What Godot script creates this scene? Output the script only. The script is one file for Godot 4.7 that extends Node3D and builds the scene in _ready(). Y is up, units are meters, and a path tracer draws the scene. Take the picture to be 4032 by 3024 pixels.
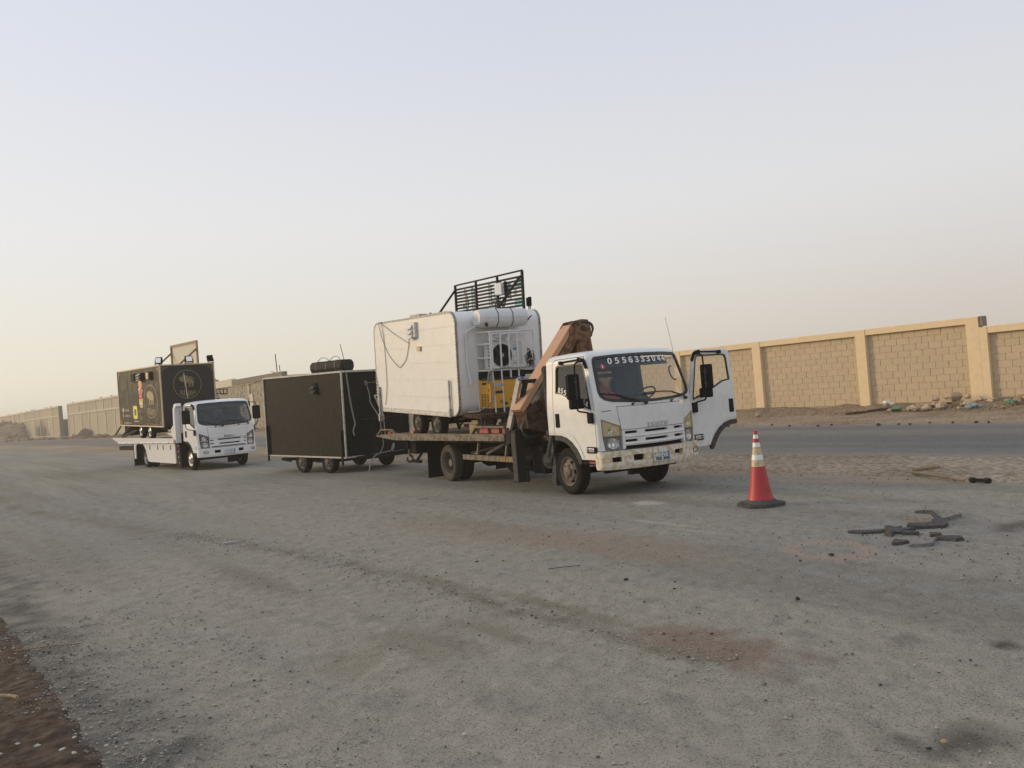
extends Node3D
# A sandy parking lot beside a road at hazy sunset: two recovery trucks, food trailers, block walls.

const SIDE := Basis(Vector3(0, 0, 1), Vector3(0, 1, 0), Vector3(-1, 0, 0))    # flat drawing seen from the right-hand flank
const FLOOR := Basis(Vector3(1, 0, 0), Vector3(0, 0, -1), Vector3(0, 1, 0))   # flat drawing seen from above
const FRONT := Basis(Vector3(1, 0, 0), Vector3(0, 1, 0), Vector3(0, 0, 1))
var M := {}
var T := {}
var taken := {}
var rng := RandomNumberGenerator.new()

# ---------------------------------------------------------------- geometry collector
class G:
	var v := PackedVector3Array()
	var n := PackedVector3Array()
	var c := PackedColorArray()
	var col := Color.WHITE
	var x := Transform3D.IDENTITY

	func tri(a: Vector3, b: Vector3, d: Vector3, na: Vector3, nb: Vector3, nd: Vector3):
		if (b - a).cross(d - a).dot(na + nb + nd) < 0.0:
			tri(a, d, b, na, nd, nb)
			return
		v.append(x * a); v.append(x * d); v.append(x * b)
		n.append((x.basis * na).normalized()); n.append((x.basis * nd).normalized()); n.append((x.basis * nb).normalized())
		c.append(col); c.append(col); c.append(col)

	func quad(a: Vector3, b: Vector3, d: Vector3, e: Vector3, nn := Vector3.ZERO):
		var m := nn
		if m == Vector3.ZERO:
			m = (d - a).cross(e - b).normalized()
		tri(a, b, d, m, m, m); tri(a, d, e, m, m, m)

	func quadn(p: Array, q: Array):
		tri(p[0], p[1], p[2], q[0], q[1], q[2]); tri(p[0], p[2], p[3], q[0], q[2], q[3])

	func box(ce: Vector3, s: Vector3, r := 0.0, b := Basis.IDENTITY):
		var h := s * 0.5
		var ax = [b.x, b.y, b.z]
		var rr: float = minf(r, minf(h.x, minf(h.y, h.z)) * 0.9)
		var P := func(sx, sy, sz, k):
			var e := Vector3(h.x - (0.0 if k == 0 else rr), h.y - (0.0 if k == 1 else rr), h.z - (0.0 if k == 2 else rr))
			return ce + b * (Vector3(sx, sy, sz) * e)
		for k in 3:
			var i := (k + 1) % 3
			var j := (k + 2) % 3
			for s1 in [-1.0, 1.0]:
				var q := []
				for uv in [[-1, -1], [1, -1], [1, 1], [-1, 1]]:
					var w := Vector3.ZERO
					w[k] = s1; w[i] = uv[0] * s1; w[j] = uv[1]
					q.append(P.call(w.x, w.y, w.z, k))
				quad(q[0], q[1], q[2], q[3], ax[k] * s1)
				if rr > 0.0:
					for s2 in [-1.0, 1.0]:      # the chamfer between face k and face i
						var e0 := Vector3.ZERO
						var e1 := Vector3.ZERO
						e0[k] = s1; e0[i] = s2; e0[j] = -1.0
						e1[k] = s1; e1[i] = s2; e1[j] = 1.0
						var pa = P.call(e0.x, e0.y, e0.z, k)
						var pb = P.call(e1.x, e1.y, e1.z, k)
						var pc = P.call(e1.x, e1.y, e1.z, i)
						var pd = P.call(e0.x, e0.y, e0.z, i)
						var nk: Vector3 = ax[k] * s1
						var ni: Vector3 = ax[i] * s2
						if s1 * s2 > 0:
							quadn([pd, pc, pb, pa], [ni, ni, nk, nk])
						else:
							quadn([pa, pb, pc, pd], [nk, nk, ni, ni])
		if rr > 0.0:
			for sx in [-1.0, 1.0]:
				for sy in [-1.0, 1.0]:
					for sz in [-1.0, 1.0]:
						var a = P.call(sx, sy, sz, 0)
						var bb = P.call(sx, sy, sz, 1)
						var d = P.call(sx, sy, sz, 2)
						if sx * sy * sz > 0:
							tri(a, bb, d, ax[0] * sx, ax[1] * sy, ax[2] * sz)
						else:
							tri(a, d, bb, ax[0] * sx, ax[2] * sz, ax[1] * sy)

	func bar(a: Vector3, b: Vector3, w: float, h: float, up := Vector3.UP, r := 0.004):
		var d := (b - a).normalized()
		var s := up.cross(d)
		if s.length() < 0.01:
			s = Vector3(0, 0, 1).cross(d)
			if s.length() < 0.01:
				s = Vector3(1, 0, 0).cross(d)
		s = s.normalized()
		box((a + b) * 0.5, Vector3(w, h, a.distance_to(b)), r, Basis(s, d.cross(s), d))

	func tube(p: Array, r: float, k := 6, cap := true):
		var ref := Vector3.UP
		var rings := []
		var nor := []
		for i in p.size():
			var d: Vector3 = (p[mini(i + 1, p.size() - 1)] - p[maxi(i - 1, 0)]).normalized()
			if absf(d.dot(ref)) > 0.97:
				ref = Vector3(d.y, d.z, d.x)
			var s := d.cross(ref).normalized()
			ref = s.cross(d).normalized()
			var ring := []
			var nr := []
			for j in k:
				var a := TAU * j / k
				var m := s * cos(a) + ref * sin(a)
				nr.append(m); ring.append(p[i] + m * r)
			rings.append(ring); nor.append(nr)
		for i in p.size() - 1:
			for j in k:
				var l := (j + 1) % k
				quadn([rings[i][j], rings[i][l], rings[i + 1][l], rings[i + 1][j]], [nor[i][j], nor[i][l], nor[i + 1][l], nor[i + 1][j]])
		if cap:
			for e in [0, p.size() - 1]:
				var m: Vector3 = (p[e] - p[1 if e == 0 else e - 1]).normalized()
				for j in range(1, k - 1):
					if e == 0:
						tri(rings[e][0], rings[e][j + 1], rings[e][j], m, m, m)
					else:
						tri(rings[e][0], rings[e][j], rings[e][j + 1], m, m, m)

	func lathe(prof: Array, o: Vector3, ax: Vector3, k := 32, a0 := 0.0, a1 := TAU):
		# prof: Vector2(radius, along the axis); normals smooth across gentle corners
		var d := ax.normalized()
		var s := d.cross(Vector3.UP if absf(d.y) < 0.9 else Vector3.RIGHT).normalized()
		var t := d.cross(s)
		var seg := []
		for i in prof.size() - 1:
			var e: Vector2 = prof[i + 1] - prof[i]
			seg.append(Vector2(e.y, -e.x).normalized())
		for i in prof.size() - 1:
			var n0: Vector2 = seg[i]
			var n1: Vector2 = seg[i]
			if i > 0 and seg[i].dot(seg[i - 1]) > 0.72:
				n0 = (seg[i] + seg[i - 1]).normalized()
			if i < seg.size() - 1 and seg[i].dot(seg[i + 1]) > 0.72:
				n1 = (seg[i] + seg[i + 1]).normalized()
			for j in k:
				var p := []
				var q := []
				for e in [[i, j, n0], [i, j + 1, n0], [i + 1, j + 1, n1], [i + 1, j, n1]]:
					var a: float = a0 + (a1 - a0) * e[1] / k
					var rad := s * cos(a) + t * sin(a)
					p.append(o + rad * prof[e[0]].x + d * prof[e[0]].y)
					q.append(rad * e[2].x + d * e[2].y)
				quadn(p, q)

	func cyl(a: Vector3, b: Vector3, r: float, k := 16, r2 := -1.0):
		var l := a.distance_to(b)
		var e: float = minf(r * 0.12, 0.006)
		var rb := r if r2 < 0.0 else r2
		lathe([Vector2(0.0001, 0), Vector2(r - e, 0), Vector2(r, e), Vector2(rb, l - e), Vector2(rb - e, l), Vector2(0.0001, l)], a, b - a, k)

	func face(poly: PackedVector2Array, z: float, tf: Transform3D, up: bool):
		var ix := Geometry2D.triangulate_polygon(poly)
		var m := tf.basis.z * (1.0 if up else -1.0)
		for i in range(0, ix.size(), 3):
			var a := poly[ix[i]]
			var b := poly[ix[i + 1]]
			var d := poly[ix[i + 2]]
			if ((b - a).cross(d - a) > 0.0) != up:
				var sw := b
				b = d; d = sw
			tri(tf * Vector3(a.x, a.y, z), tf * Vector3(b.x, b.y, z), tf * Vector3(d.x, d.y, z), m, m, m)

	func walls(poly: PackedVector2Array, z0: float, z1: float, tf: Transform3D, inset0 := 0.0):
		var p := poly
		if Geometry2D.is_polygon_clockwise(p):
			p = p.duplicate(); p.reverse()
		var k := p.size()
		var fn := []
		for i in k:
			var e := (p[(i + 1) % k] - p[i]).normalized()
			fn.append(Vector2(e.y, -e.x))
		for i in k:
			var na: Vector2 = fn[i]
			var nb: Vector2 = fn[i]
			var pr: Vector2 = fn[(i + k - 1) % k]
			var nx: Vector2 = fn[(i + 1) % k]
			if fn[i].dot(pr) > 0.8:
				na = (fn[i] + pr).normalized()
			if fn[i].dot(nx) > 0.8:
				nb = (fn[i] + nx).normalized()
			var a := p[i]
			var b := p[(i + 1) % k]
			var ta := tf.basis * Vector3(na.x, na.y, 0)
			var tb := tf.basis * Vector3(nb.x, nb.y, 0)
			quadn([tf * Vector3(a.x, a.y, z0), tf * Vector3(b.x, b.y, z0), tf * Vector3(b.x, b.y, z1), tf * Vector3(a.x, a.y, z1)], [ta, tb, tb, ta])

	# a drawing pulled to a solid; holes are cut through
	func prism(poly: PackedVector2Array, z0: float, z1: float, tf: Transform3D, holes := []):
		var outer := poly
		if Geometry2D.is_polygon_clockwise(outer):
			outer = outer.duplicate(); outer.reverse()
		walls(outer, z0, z1, tf)
		var pieces := [outer]
		for h in holes:
			walls(h, z1, z0, tf)
			var lo := 1e9
			var hi := -1e9
			for q in h:
				lo = minf(lo, q.x); hi = maxf(hi, q.x)
			var mid := (lo + hi) * 0.5
			var nx := []
			for pc in pieces:
				for half in [PackedVector2Array([Vector2(-999, -999), Vector2(mid, -999), Vector2(mid, 999), Vector2(-999, 999)]), PackedVector2Array([Vector2(mid, -999), Vector2(999, -999), Vector2(999, 999), Vector2(mid, 999)])]:
					for q in Geometry2D.intersect_polygons(pc, half):
						for w in Geometry2D.clip_polygons(q, h):
							nx.append(w)
			pieces = nx
		for pc in pieces:
			face(pc, z1, tf, true); face(pc, z0, tf, false)

	# a drawing laid on a curved sheet given by fn(Vector2) -> Vector3, with edges th deep
	func patch(outer: PackedVector2Array, holes: Array, cell: float, fn: Callable, th := 0.0, flip := false, off := 0.0):
		var lo := Vector2(1e9, 1e9)
		var hi := -lo
		for p in outer:
			lo = Vector2(minf(lo.x, p.x), minf(lo.y, p.y)); hi = Vector2(maxf(hi.x, p.x), maxf(hi.y, p.y))
		var gx := []
		var gy := []
		for i in int(ceil((hi.x - lo.x) / cell)) + 1:
			gx.append(minf(lo.x + i * cell, hi.x))
		for i in int(ceil((hi.y - lo.y) / cell)) + 1:
			gy.append(minf(lo.y + i * cell, hi.y))
		for h in holes:
			var a := Vector2(1e9, 1e9)
			var b := -a
			for p in h:
				a = Vector2(minf(a.x, p.x), minf(a.y, p.y)); b = Vector2(maxf(b.x, p.x), maxf(b.y, p.y))
			gx.append((a.x + b.x) * 0.5); gy.append((a.y + b.y) * 0.5)
		gx.sort(); gy.sort()
		var nf := func(p: Vector2):
			var e := 0.003
			var du: Vector3 = fn.call(p + Vector2(e, 0)) - fn.call(p - Vector2(e, 0))
			var dv: Vector3 = fn.call(p + Vector2(0, e)) - fn.call(p - Vector2(0, e))
			var m := du.cross(dv).normalized()
			return -m if flip else m
		for i in gx.size() - 1:
			if gx[i + 1] - gx[i] < 1e-5:
				continue
			for j in gy.size() - 1:
				if gy[j + 1] - gy[j] < 1e-5:
					continue
				var rect := PackedVector2Array([Vector2(gx[i], gy[j]), Vector2(gx[i + 1], gy[j]), Vector2(gx[i + 1], gy[j + 1]), Vector2(gx[i], gy[j + 1])])
				var pcs := Geometry2D.intersect_polygons(outer, rect)
				for h in holes:
					var nx := []
					for pc in pcs:
						nx.append_array(Geometry2D.clip_polygons(pc, h))
					pcs.assign(nx)
				for pc in pcs:
					var ix := Geometry2D.triangulate_polygon(pc)
					var vs := []
					var ns := []
					for p in pc:
						var m: Vector3 = nf.call(p)
						ns.append(m); vs.append(fn.call(p) + m * off)
					for k in range(0, ix.size(), 3):
						var a: int = ix[k]
						var b: int = ix[k + 1]
						var d: int = ix[k + 2]
						if (vs[b] - vs[a]).cross(vs[d] - vs[a]).dot(ns[a]) < 0.0:
							var sw := b
							b = d; d = sw
						tri(vs[a], vs[b], vs[d], ns[a], ns[b], ns[d])
		if th > 0.0:
			for poly in [outer] + holes:
				for i in poly.size():
					var a: Vector2 = poly[i]
					var b: Vector2 = poly[(i + 1) % poly.size()]
					var k := int(ceil(a.distance_to(b) / cell))
					for s in k:
						var p := a.lerp(b, float(s) / k)
						var q := a.lerp(b, float(s + 1) / k)
						var np: Vector3 = nf.call(p)
						var nq: Vector3 = nf.call(q)
						var P: Vector3 = fn.call(p) + np * off
						var Q: Vector3 = fn.call(q) + nq * off
						quad(P, Q, Q - nq * th, P - np * th)

	func mesh(mat: Material) -> ArrayMesh:
		var a := []
		a.resize(Mesh.ARRAY_MAX)
		a[Mesh.ARRAY_VERTEX] = v; a[Mesh.ARRAY_NORMAL] = n; a[Mesh.ARRAY_COLOR] = c
		var m := ArrayMesh.new()
		m.add_surface_from_arrays(Mesh.PRIMITIVE_TRIANGLES, a)
		m.surface_set_material(0, mat)
		return m

# ---------------------------------------------------------------- naming and placing
func numbered(called: String, parent: Node) -> String:
	var key := str(parent.get_instance_id()) + "/" + called
	var k: int = taken.get(key, 0)
	taken[key] = k + 1
	return called if k == 0 else "%s_%03d" % [called, k]

func thing(called: String, label: String, category: String, tf := Transform3D.IDENTITY, group := "") -> Node3D:
	var o := Node3D.new()
	o.name = numbered(called, self)
	add_child(o, true)
	o.transform = tf
	tag(o, label, category, group)
	return o

func tag(o: Node, label: String, category := "", group := "", kind := ""):
	o.set_meta("label", label)
	if category: o.set_meta("category", category)
	if group: o.set_meta("group", group)
	if kind: o.set_meta("kind", kind)

func put(g: G, called: String, mat: String, parent: Node = self, label := "") -> MeshInstance3D:
	return put_mesh(g.mesh(M[mat]), called, parent, label)

func put_mesh(m: Mesh, called: String, parent: Node, label := "") -> MeshInstance3D:
	var o := MeshInstance3D.new()
	o.mesh = m
	o.name = numbered(called, parent)
	parent.add_child(o, true)
	if label: o.set_meta("label", label)
	return o

func struct(g: G, called: String, mat: String, kind := "structure") -> MeshInstance3D:
	var o := put(g, called, mat)
	o.set_meta("kind", kind)
	return o

func solo(g: G, called: String, mat: String, label: String, category: String, at := Vector3.ZERO, group := "") -> MeshInstance3D:
	var o := put(g, called, mat)
	o.position = at
	tag(o, label, category, group)
	return o

func pv(a: Array) -> PackedVector2Array:
	var p := PackedVector2Array()
	for i in range(0, a.size(), 2):
		p.append(Vector2(a[i], a[i + 1]))
	return p

func rrect(x0: float, y0: float, x1: float, y1: float, r: float, k := 4) -> PackedVector2Array:
	var p := PackedVector2Array()
	for e in [[x1 - r, y1 - r, 0.0], [x0 + r, y1 - r, 1.0], [x0 + r, y0 + r, 2.0], [x1 - r, y0 + r, 3.0]]:
		for i in k + 1:
			var a: float = (e[2] + float(i) / k) * PI / 2
			p.append(Vector2(e[0] + cos(a) * r, e[1] + sin(a) * r))
	return p

func ell(cx: float, cy: float, rx: float, ry: float, k := 20) -> PackedVector2Array:
	var p := PackedVector2Array()
	for i in k:
		p.append(Vector2(cx + cos(TAU * i / k) * rx, cy + sin(TAU * i / k) * ry))
	return p

func curve(p: Array, k := 6) -> Array:      # a smooth line through the points
	var out := []
	for i in p.size() - 1:
		var a: Vector3 = p[maxi(i - 1, 0)]
		var d: Vector3 = p[mini(i + 2, p.size() - 1)]
		for s in k:
			out.append(p[i].cubic_interpolate(p[i + 1], a, d, float(s) / k))
	out.append(p[-1])
	return out

func yawed(at: Vector3, yaw: float, pitch := 0.0) -> Transform3D:
	return Transform3D(Basis(Vector3.UP, yaw) * Basis(Vector3.RIGHT, pitch), at)

func words(s: String, h: float, depth: float, font := "Droid Sans", bold := false) -> TextMesh:
	var f := SystemFont.new()
	f.font_names = PackedStringArray([font])
	if bold: f.font_weight = 700
	var m := TextMesh.new()
	m.text = s
	m.font = f
	m.font_size = 48
	m.pixel_size = h / 34.5
	m.depth = depth
	m.curve_step = 2.0
	return m

func write(s: String, h: float, at: Vector3, b: Basis, mat: String, called: String, parent: Node, font := "Droid Sans", bold := false, sx := 1.0) -> MeshInstance3D:
	var m := words(s, h, 0.004, font, bold)
	m.material = M[mat]
	var o := put_mesh(m, called, parent)
	o.transform = Transform3D(Basis(b.x * sx, b.y, b.z), at)
	return o

func rock(g: G, at: Vector3, s: Vector3, sd: int, turn := 0.0):
	var r := RandomNumberGenerator.new()
	r.seed = sd
	var vs := []
	for i in 6:
		var d := Vector3.ZERO
		d[i / 2] = 1.0 if i % 2 == 0 else -1.0
		vs.append(d * r.randf_range(0.75, 1.1))
	var mids := {}
	var b := Basis(Vector3.UP, turn)
	for sx in [0, 1]:
		for sy in [2, 3]:
			for sz in [4, 5]:
				var t := [sx, sy, sz]
				var m := []
				for e in 3:
					var key := Vector2i(mini(t[e], t[(e + 1) % 3]), maxi(t[e], t[(e + 1) % 3]))
					if not mids.has(key):
						mids[key] = (vs[t[e]] + vs[t[(e + 1) % 3]]) * r.randf_range(0.5, 0.78)
					m.append(mids[key])
				for f in [[vs[sx], m[0], m[2]], [m[0], vs[sy], m[1]], [m[2], m[1], vs[sz]], [m[0], m[1], m[2]]]:
					var q := []
					for w in f:
						q.append(at + b * (w * s))
					var nn: Vector3 = (q[1] - q[0]).cross(q[2] - q[0]).normalized()
					if nn.dot((q[0] + q[1] + q[2]) / 3.0 - at) < 0.0:
						g.tri(q[0], q[2], q[1], -nn, -nn, -nn)
					else:
						g.tri(q[0], q[1], q[2], nn, nn, nn)

# ---------------------------------------------------------------- materials
func tex(key: String) -> Texture2D:
	if T.has(key): return T[key]
	var nt := NoiseTexture2D.new()
	var f := FastNoiseLite.new()
	nt.width = 512; nt.height = 512; nt.seamless = true
	nt.noise = f
	f.noise_type = FastNoiseLite.TYPE_SIMPLEX_SMOOTH
	f.fractal_octaves = 5
	var gr := Gradient.new()
	match key:
		"grain":
			f.seed = 3; f.frequency = 0.06; f.fractal_octaves = 4
			gr.offsets = PackedFloat32Array([0.0, 0.45, 1.0]); gr.colors = PackedColorArray([Color(0.72, 0.72, 0.72), Color(0.9, 0.9, 0.9), Color(1, 1, 1)])
		"stone":
			f.seed = 5; f.frequency = 0.02
			gr.offsets = PackedFloat32Array([0.0, 0.5, 1.0]); gr.colors = PackedColorArray([Color(0.84, 0.83, 0.81), Color(0.94, 0.935, 0.925), Color(1, 1, 1)])
		"grit":
			f.noise_type = FastNoiseLite.TYPE_VALUE
			f.seed = 9; f.frequency = 0.22; f.fractal_octaves = 2; nt.width = 1024; nt.height = 1024
			gr.offsets = PackedFloat32Array([0.0, 0.16, 0.34, 0.5, 0.8, 0.92, 1.0]); gr.colors = PackedColorArray([Color(0.35, 0.34, 0.33), Color(0.62, 0.61, 0.6), Color(0.84, 0.83, 0.82), Color(0.89, 0.89, 0.88), Color(0.93, 0.93, 0.92), Color(1, 1, 1), Color(1, 1, 1)])
		"grit_n":
			f.noise_type = FastNoiseLite.TYPE_VALUE
			f.seed = 9; f.frequency = 0.16; f.fractal_octaves = 3; nt.width = 1024; nt.height = 1024
			nt.as_normal_map = true; nt.bump_strength = 3.0
		"rough_n":
			f.seed = 12; f.frequency = 0.03
			nt.as_normal_map = true; nt.bump_strength = 5.0
		"dent_n":
			f.seed = 14; f.frequency = 0.006; f.fractal_octaves = 3
			nt.as_normal_map = true; nt.bump_strength = 3.0
		"soil":
			f.seed = 21; f.frequency = 0.025
			gr.offsets = PackedFloat32Array([0.0, 0.35, 0.6, 1.0]); gr.colors = PackedColorArray([Color(0.6, 0.57, 0.53), Color(0.8, 0.77, 0.74), Color(0.92, 0.9, 0.88), Color(1, 1, 1)])
		"enamel":
			f.seed = 31; f.frequency = 0.012
			gr.offsets = PackedFloat32Array([0.0, 0.3, 0.55, 1.0]); gr.colors = PackedColorArray([Color(0.955, 0.95, 0.94), Color(0.98, 0.98, 0.975), Color(0.992, 0.992, 0.99), Color(1, 1, 1)])
		"grime":
			f.seed = 37; f.frequency = 0.014
			gr.offsets = PackedFloat32Array([0.0, 0.38, 0.5, 0.64, 1.0]); gr.colors = PackedColorArray([Color(0.76, 0.72, 0.67), Color(0.87, 0.85, 0.81), Color(0.95, 0.94, 0.92), Color(1, 1, 1), Color(0.94, 0.91, 0.87)])
		"peel":
			f.seed = 41; f.frequency = 0.011
			gr.interpolation_mode = Gradient.GRADIENT_INTERPOLATE_LINEAR
			gr.offsets = PackedFloat32Array([0.0, 0.36, 0.39, 0.47, 0.5, 1.0]); gr.colors = PackedColorArray([Color(0.80, 0.72, 0.58), Color(0.86, 0.79, 0.66), Color(0.93, 0.87, 0.76), Color(0.91, 0.85, 0.73), Color(0.98, 0.97, 0.95), Color(0.95, 0.94, 0.91)])
		"rust":
			f.seed = 47; f.frequency = 0.012
			gr.offsets = PackedFloat32Array([0.0, 0.4, 0.5, 0.6, 1.0]); gr.colors = PackedColorArray([Color(0.70, 0.60, 0.53), Color(0.80, 0.72, 0.66), Color(0.92, 0.88, 0.84), Color(1, 0.99, 0.98), Color(0.95, 0.91, 0.88)])
		"glare_film":  # pale outlined patches: sky glare on the vinyl painted in, together with dust
			f.seed = 53; f.frequency = 0.007; f.fractal_octaves = 4
			gr.offsets = PackedFloat32Array([0.0, 0.47, 0.53, 1.0]); gr.colors = PackedColorArray([Color(0.36, 0.36, 0.36), Color(0.42, 0.42, 0.41), Color(0.85, 0.84, 0.8), Color(1, 0.99, 0.95)])
		"streak":
			f.seed = 59; f.frequency = 0.03
			var im := Image.create(512, 512, false, Image.FORMAT_RGB8)
			for yy in 512:
				for xx in 512:
					var a := TAU * yy / 512.0
					var w := f.get_noise_3d(xx * 2.2, cos(a) * 26.0, sin(a) * 26.0)
					var k := clampf(0.86 + w * 0.3, 0.55, 1.0)
					im.set_pixel(xx, yy, Color(k, k * 0.995, k * 0.98))
			T[key] = ImageTexture.create_from_image(im)
			return T[key]
	if not key.ends_with("_n"):
		nt.color_ramp = gr
	T[key] = nt
	return nt

func mk(key: String, r: float, g: float, b: float, rough := 0.6, o := {}):
	var m := StandardMaterial3D.new()
	m.resource_name = key
	m.albedo_color = Color(r, g, b).linear_to_srgb()
	m.roughness = rough
	m.metallic = o.get("metal", 0.0)
	m.metallic_specular = o.get("spec", 0.5)
	m.cull_mode = BaseMaterial3D.CULL_DISABLED
	if o.has("tex"):
		m.albedo_texture = tex(o.tex)
		m.uv1_triplanar = true
		m.uv1_world_triplanar = o.get("world", false)
		m.uv1_scale = Vector3.ONE * o.get("s", 1.0)
	if o.has("nm"):
		m.normal_enabled = true
		m.normal_texture = tex(o.nm)
		m.normal_scale = o.get("ns", 1.0)
		m.uv1_triplanar = true
		m.uv1_world_triplanar = o.get("world", false)
		m.uv1_scale = Vector3.ONE * o.get("s", 1.0)
	if o.has("vc"):
		m.vertex_color_use_as_albedo = true
	if o.has("coat"):
		m.clearcoat_enabled = true; m.clearcoat = o.coat; m.clearcoat_roughness = 0.08
	if o.has("alpha"):
		m.transparency = BaseMaterial3D.TRANSPARENCY_ALPHA
		m.albedo_color.a = o.alpha
	if o.has("back"):
		m.backlight_enabled = true; m.backlight = Color(o.back, o.back, o.back * 0.95)
	M[key] = m

func materials():
	mk("lot", 1, 1, 1, 0.95, {"tex": "grit", "nm": "grit_n", "s": 0.6, "ns": 0.35, "vc": 1, "world": true, "spec": 0.3})
	mk("road", 1, 1, 1, 0.92, {"tex": "grit", "nm": "grit_n", "s": 0.3, "ns": 0.6, "vc": 1, "world": true, "spec": 0.3})
	mk("sand", 1, 1, 1, 0.98, {"tex": "soil", "nm": "rough_n", "s": 0.5, "ns": 1.0, "vc": 1, "world": true, "spec": 0.2})
	mk("rock", 1, 1, 1, 0.95, {"tex": "stone", "s": 1.3, "vc": 1, "spec": 0.2})
	mk("white_old", 0.72, 0.725, 0.71, 0.36, {"tex": "enamel", "s": 0.8, "coat": 0.25})
	mk("white_new", 0.82, 0.825, 0.82, 0.3, {"tex": "enamel", "s": 0.35, "coat": 0.5})
	mk("bumper_old", 0.74, 0.72, 0.66, 0.55, {"tex": "peel", "s": 1.5})
	mk("black_plastic", 0.016, 0.016, 0.017, 0.75, {"spec": 0.2, "tex": "grain", "s": 1.0})
	mk("grey_plastic", 0.07, 0.07, 0.068, 0.75, {"spec": 0.3, "tex": "grime", "s": 1.5})
	mk("seal", 0.013, 0.014, 0.015, 0.45)
	mk("cab_trim", 0.05, 0.058, 0.06, 0.8)
	mk("dash", 0.11, 0.13, 0.135, 0.75, {"tex": "grain", "s": 2.0})
	mk("seat", 0.035, 0.04, 0.05, 0.9)
	mk("orange_cloth", 0.62, 0.16, 0.06, 0.9, {"tex": "stone", "s": 3.0})
	mk("glass", 0.05, 0.085, 0.10, 0.02, {"alpha": 0.26})
	mk("glass_side", 0.62, 0.58, 0.34, 0.03, {"alpha": 0.13})
	mk("glass_darkened", 0.03, 0.03, 0.025, 0.03, {"alpha": 0.5})  # tint darkened to stand in for the dark cab interior behind it
	mk("glass_dark", 0.012, 0.014, 0.013, 0.03, {"alpha": 0.78})
	mk("lens", 0.85, 0.87, 0.88, 0.06, {"alpha": 0.14})
	mk("lens_aged", 0.62, 0.52, 0.24, 0.15, {"alpha": 0.42})
	mk("reflector", 0.82, 0.83, 0.84, 0.16, {"metal": 1.0})
	mk("chrome", 0.7, 0.7, 0.7, 0.18, {"metal": 1.0})
	mk("mirror", 0.75, 0.77, 0.78, 0.03, {"metal": 1.0})
	mk("tyre", 0.028, 0.027, 0.026, 0.92, {"spec": 0.2, "tex": "grime", "s": 2.0, "nm": "rough_n", "ns": 0.3})
	mk("tyre_dusty", 0.075, 0.064, 0.052, 0.92, {"tex": "grime", "s": 2.0, "nm": "rough_n", "ns": 0.5})
	mk("rim_old", 0.17, 0.155, 0.135, 0.7, {"tex": "rust", "s": 3.0})
	mk("rim_new", 0.62, 0.62, 0.61, 0.35, {"metal": 0.7, "tex": "grime", "s": 3.0})
	mk("chassis", 0.018, 0.017, 0.016, 0.85, {"spec": 0.2, "tex": "grime", "s": 2.0})
	mk("steel_worn", 0.18, 0.16, 0.13, 0.75, {"tex": "rust", "s": 0.8})
	mk("steel_pale", 0.44, 0.43, 0.40, 0.6, {"tex": "grime", "s": 0.8})
	mk("deck", 0.13, 0.115, 0.095, 0.85, {"tex": "rust", "s": 1.2})
	mk("rust_dark", 0.085, 0.056, 0.042, 0.85, {"tex": "rust", "s": 1.2, "spec": 0.2})
	mk("bracket_brown", 0.085, 0.058, 0.044, 0.75, {"tex": "rust", "s": 0.8, "spec": 0.25})
	mk("added_lamp_backing", 0.62, 0.55, 0.36, 0.4)
	mk("crane_tan", 0.50, 0.285, 0.165, 0.55, {"tex": "enamel", "s": 1.6})
	mk("crane_brown", 0.20, 0.118, 0.072, 0.7, {"tex": "rust", "s": 0.9, "spec": 0.3})
	mk("crane_yellow", 0.42, 0.24, 0.05, 0.6, {"tex": "rust", "s": 1.8})
	mk("hydraulic", 0.5, 0.51, 0.52, 0.25, {"metal": 0.8, "tex": "streak", "s": 2.0})
	mk("red_paint", 0.42, 0.06, 0.05, 0.6, {"tex": "rust", "s": 1.7})
	mk("orange_lens", 0.35, 0.05, 0.02, 0.3)
	mk("caravan_white", 0.73, 0.725, 0.70, 0.45, {"tex": "enamel", "s": 0.45, "nm": "dent_n", "ns": 0.25})
	mk("caravan_skin", 0.80, 0.795, 0.78, 0.42, {"tex": "enamel", "s": 0.5, "nm": "dent_n", "ns": 0.3})
	mk("alu_trim", 0.68, 0.68, 0.66, 0.4, {"metal": 0.3, "tex": "grime", "s": 1.0})
	mk("trim_grey", 0.34, 0.33, 0.30, 0.5, {"tex": "grime", "s": 1.5})
	mk("pvc", 0.72, 0.73, 0.73, 0.4, {"tex": "enamel", "s": 2.0})
	mk("cage_white", 0.74, 0.74, 0.73, 0.45, {"tex": "enamel", "s": 3.0})
	mk("ac_case", 0.66, 0.655, 0.61, 0.5, {"tex": "enamel", "s": 1.5})
	mk("gen_yellow", 0.70, 0.36, 0.035, 0.45, {"tex": "enamel", "s": 1.6})
	mk("gen_black", 0.025, 0.025, 0.025, 0.6)
	mk("sticker_white", 0.78, 0.78, 0.76, 0.5)
	mk("sticker_blue", 0.08, 0.2, 0.42, 0.5)
	mk("sticker_red", 0.45, 0.03, 0.08, 0.4)
	mk("sticker_grey", 0.42, 0.43, 0.42, 0.5)
	mk("digit_white", 0.8, 0.8, 0.78, 0.5)
	mk("steel_black", 0.032, 0.031, 0.029, 0.75, {"spec": 0.25, "tex": "grain", "s": 2.0})
	mk("sign_cyan", 0.07, 0.55, 0.66, 0.5)
	mk("sign_pale", 0.55, 0.6, 0.7, 0.5)
	mk("alu_dim", 0.46, 0.455, 0.43, 0.5, {"tex": "grime", "s": 1.5})
	mk("black_sheet", 0.0155, 0.017, 0.0165, 0.6, {"tex": "streak", "s": 0.5, "nm": "dent_n", "ns": 0.35, "spec": 0.2})
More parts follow.
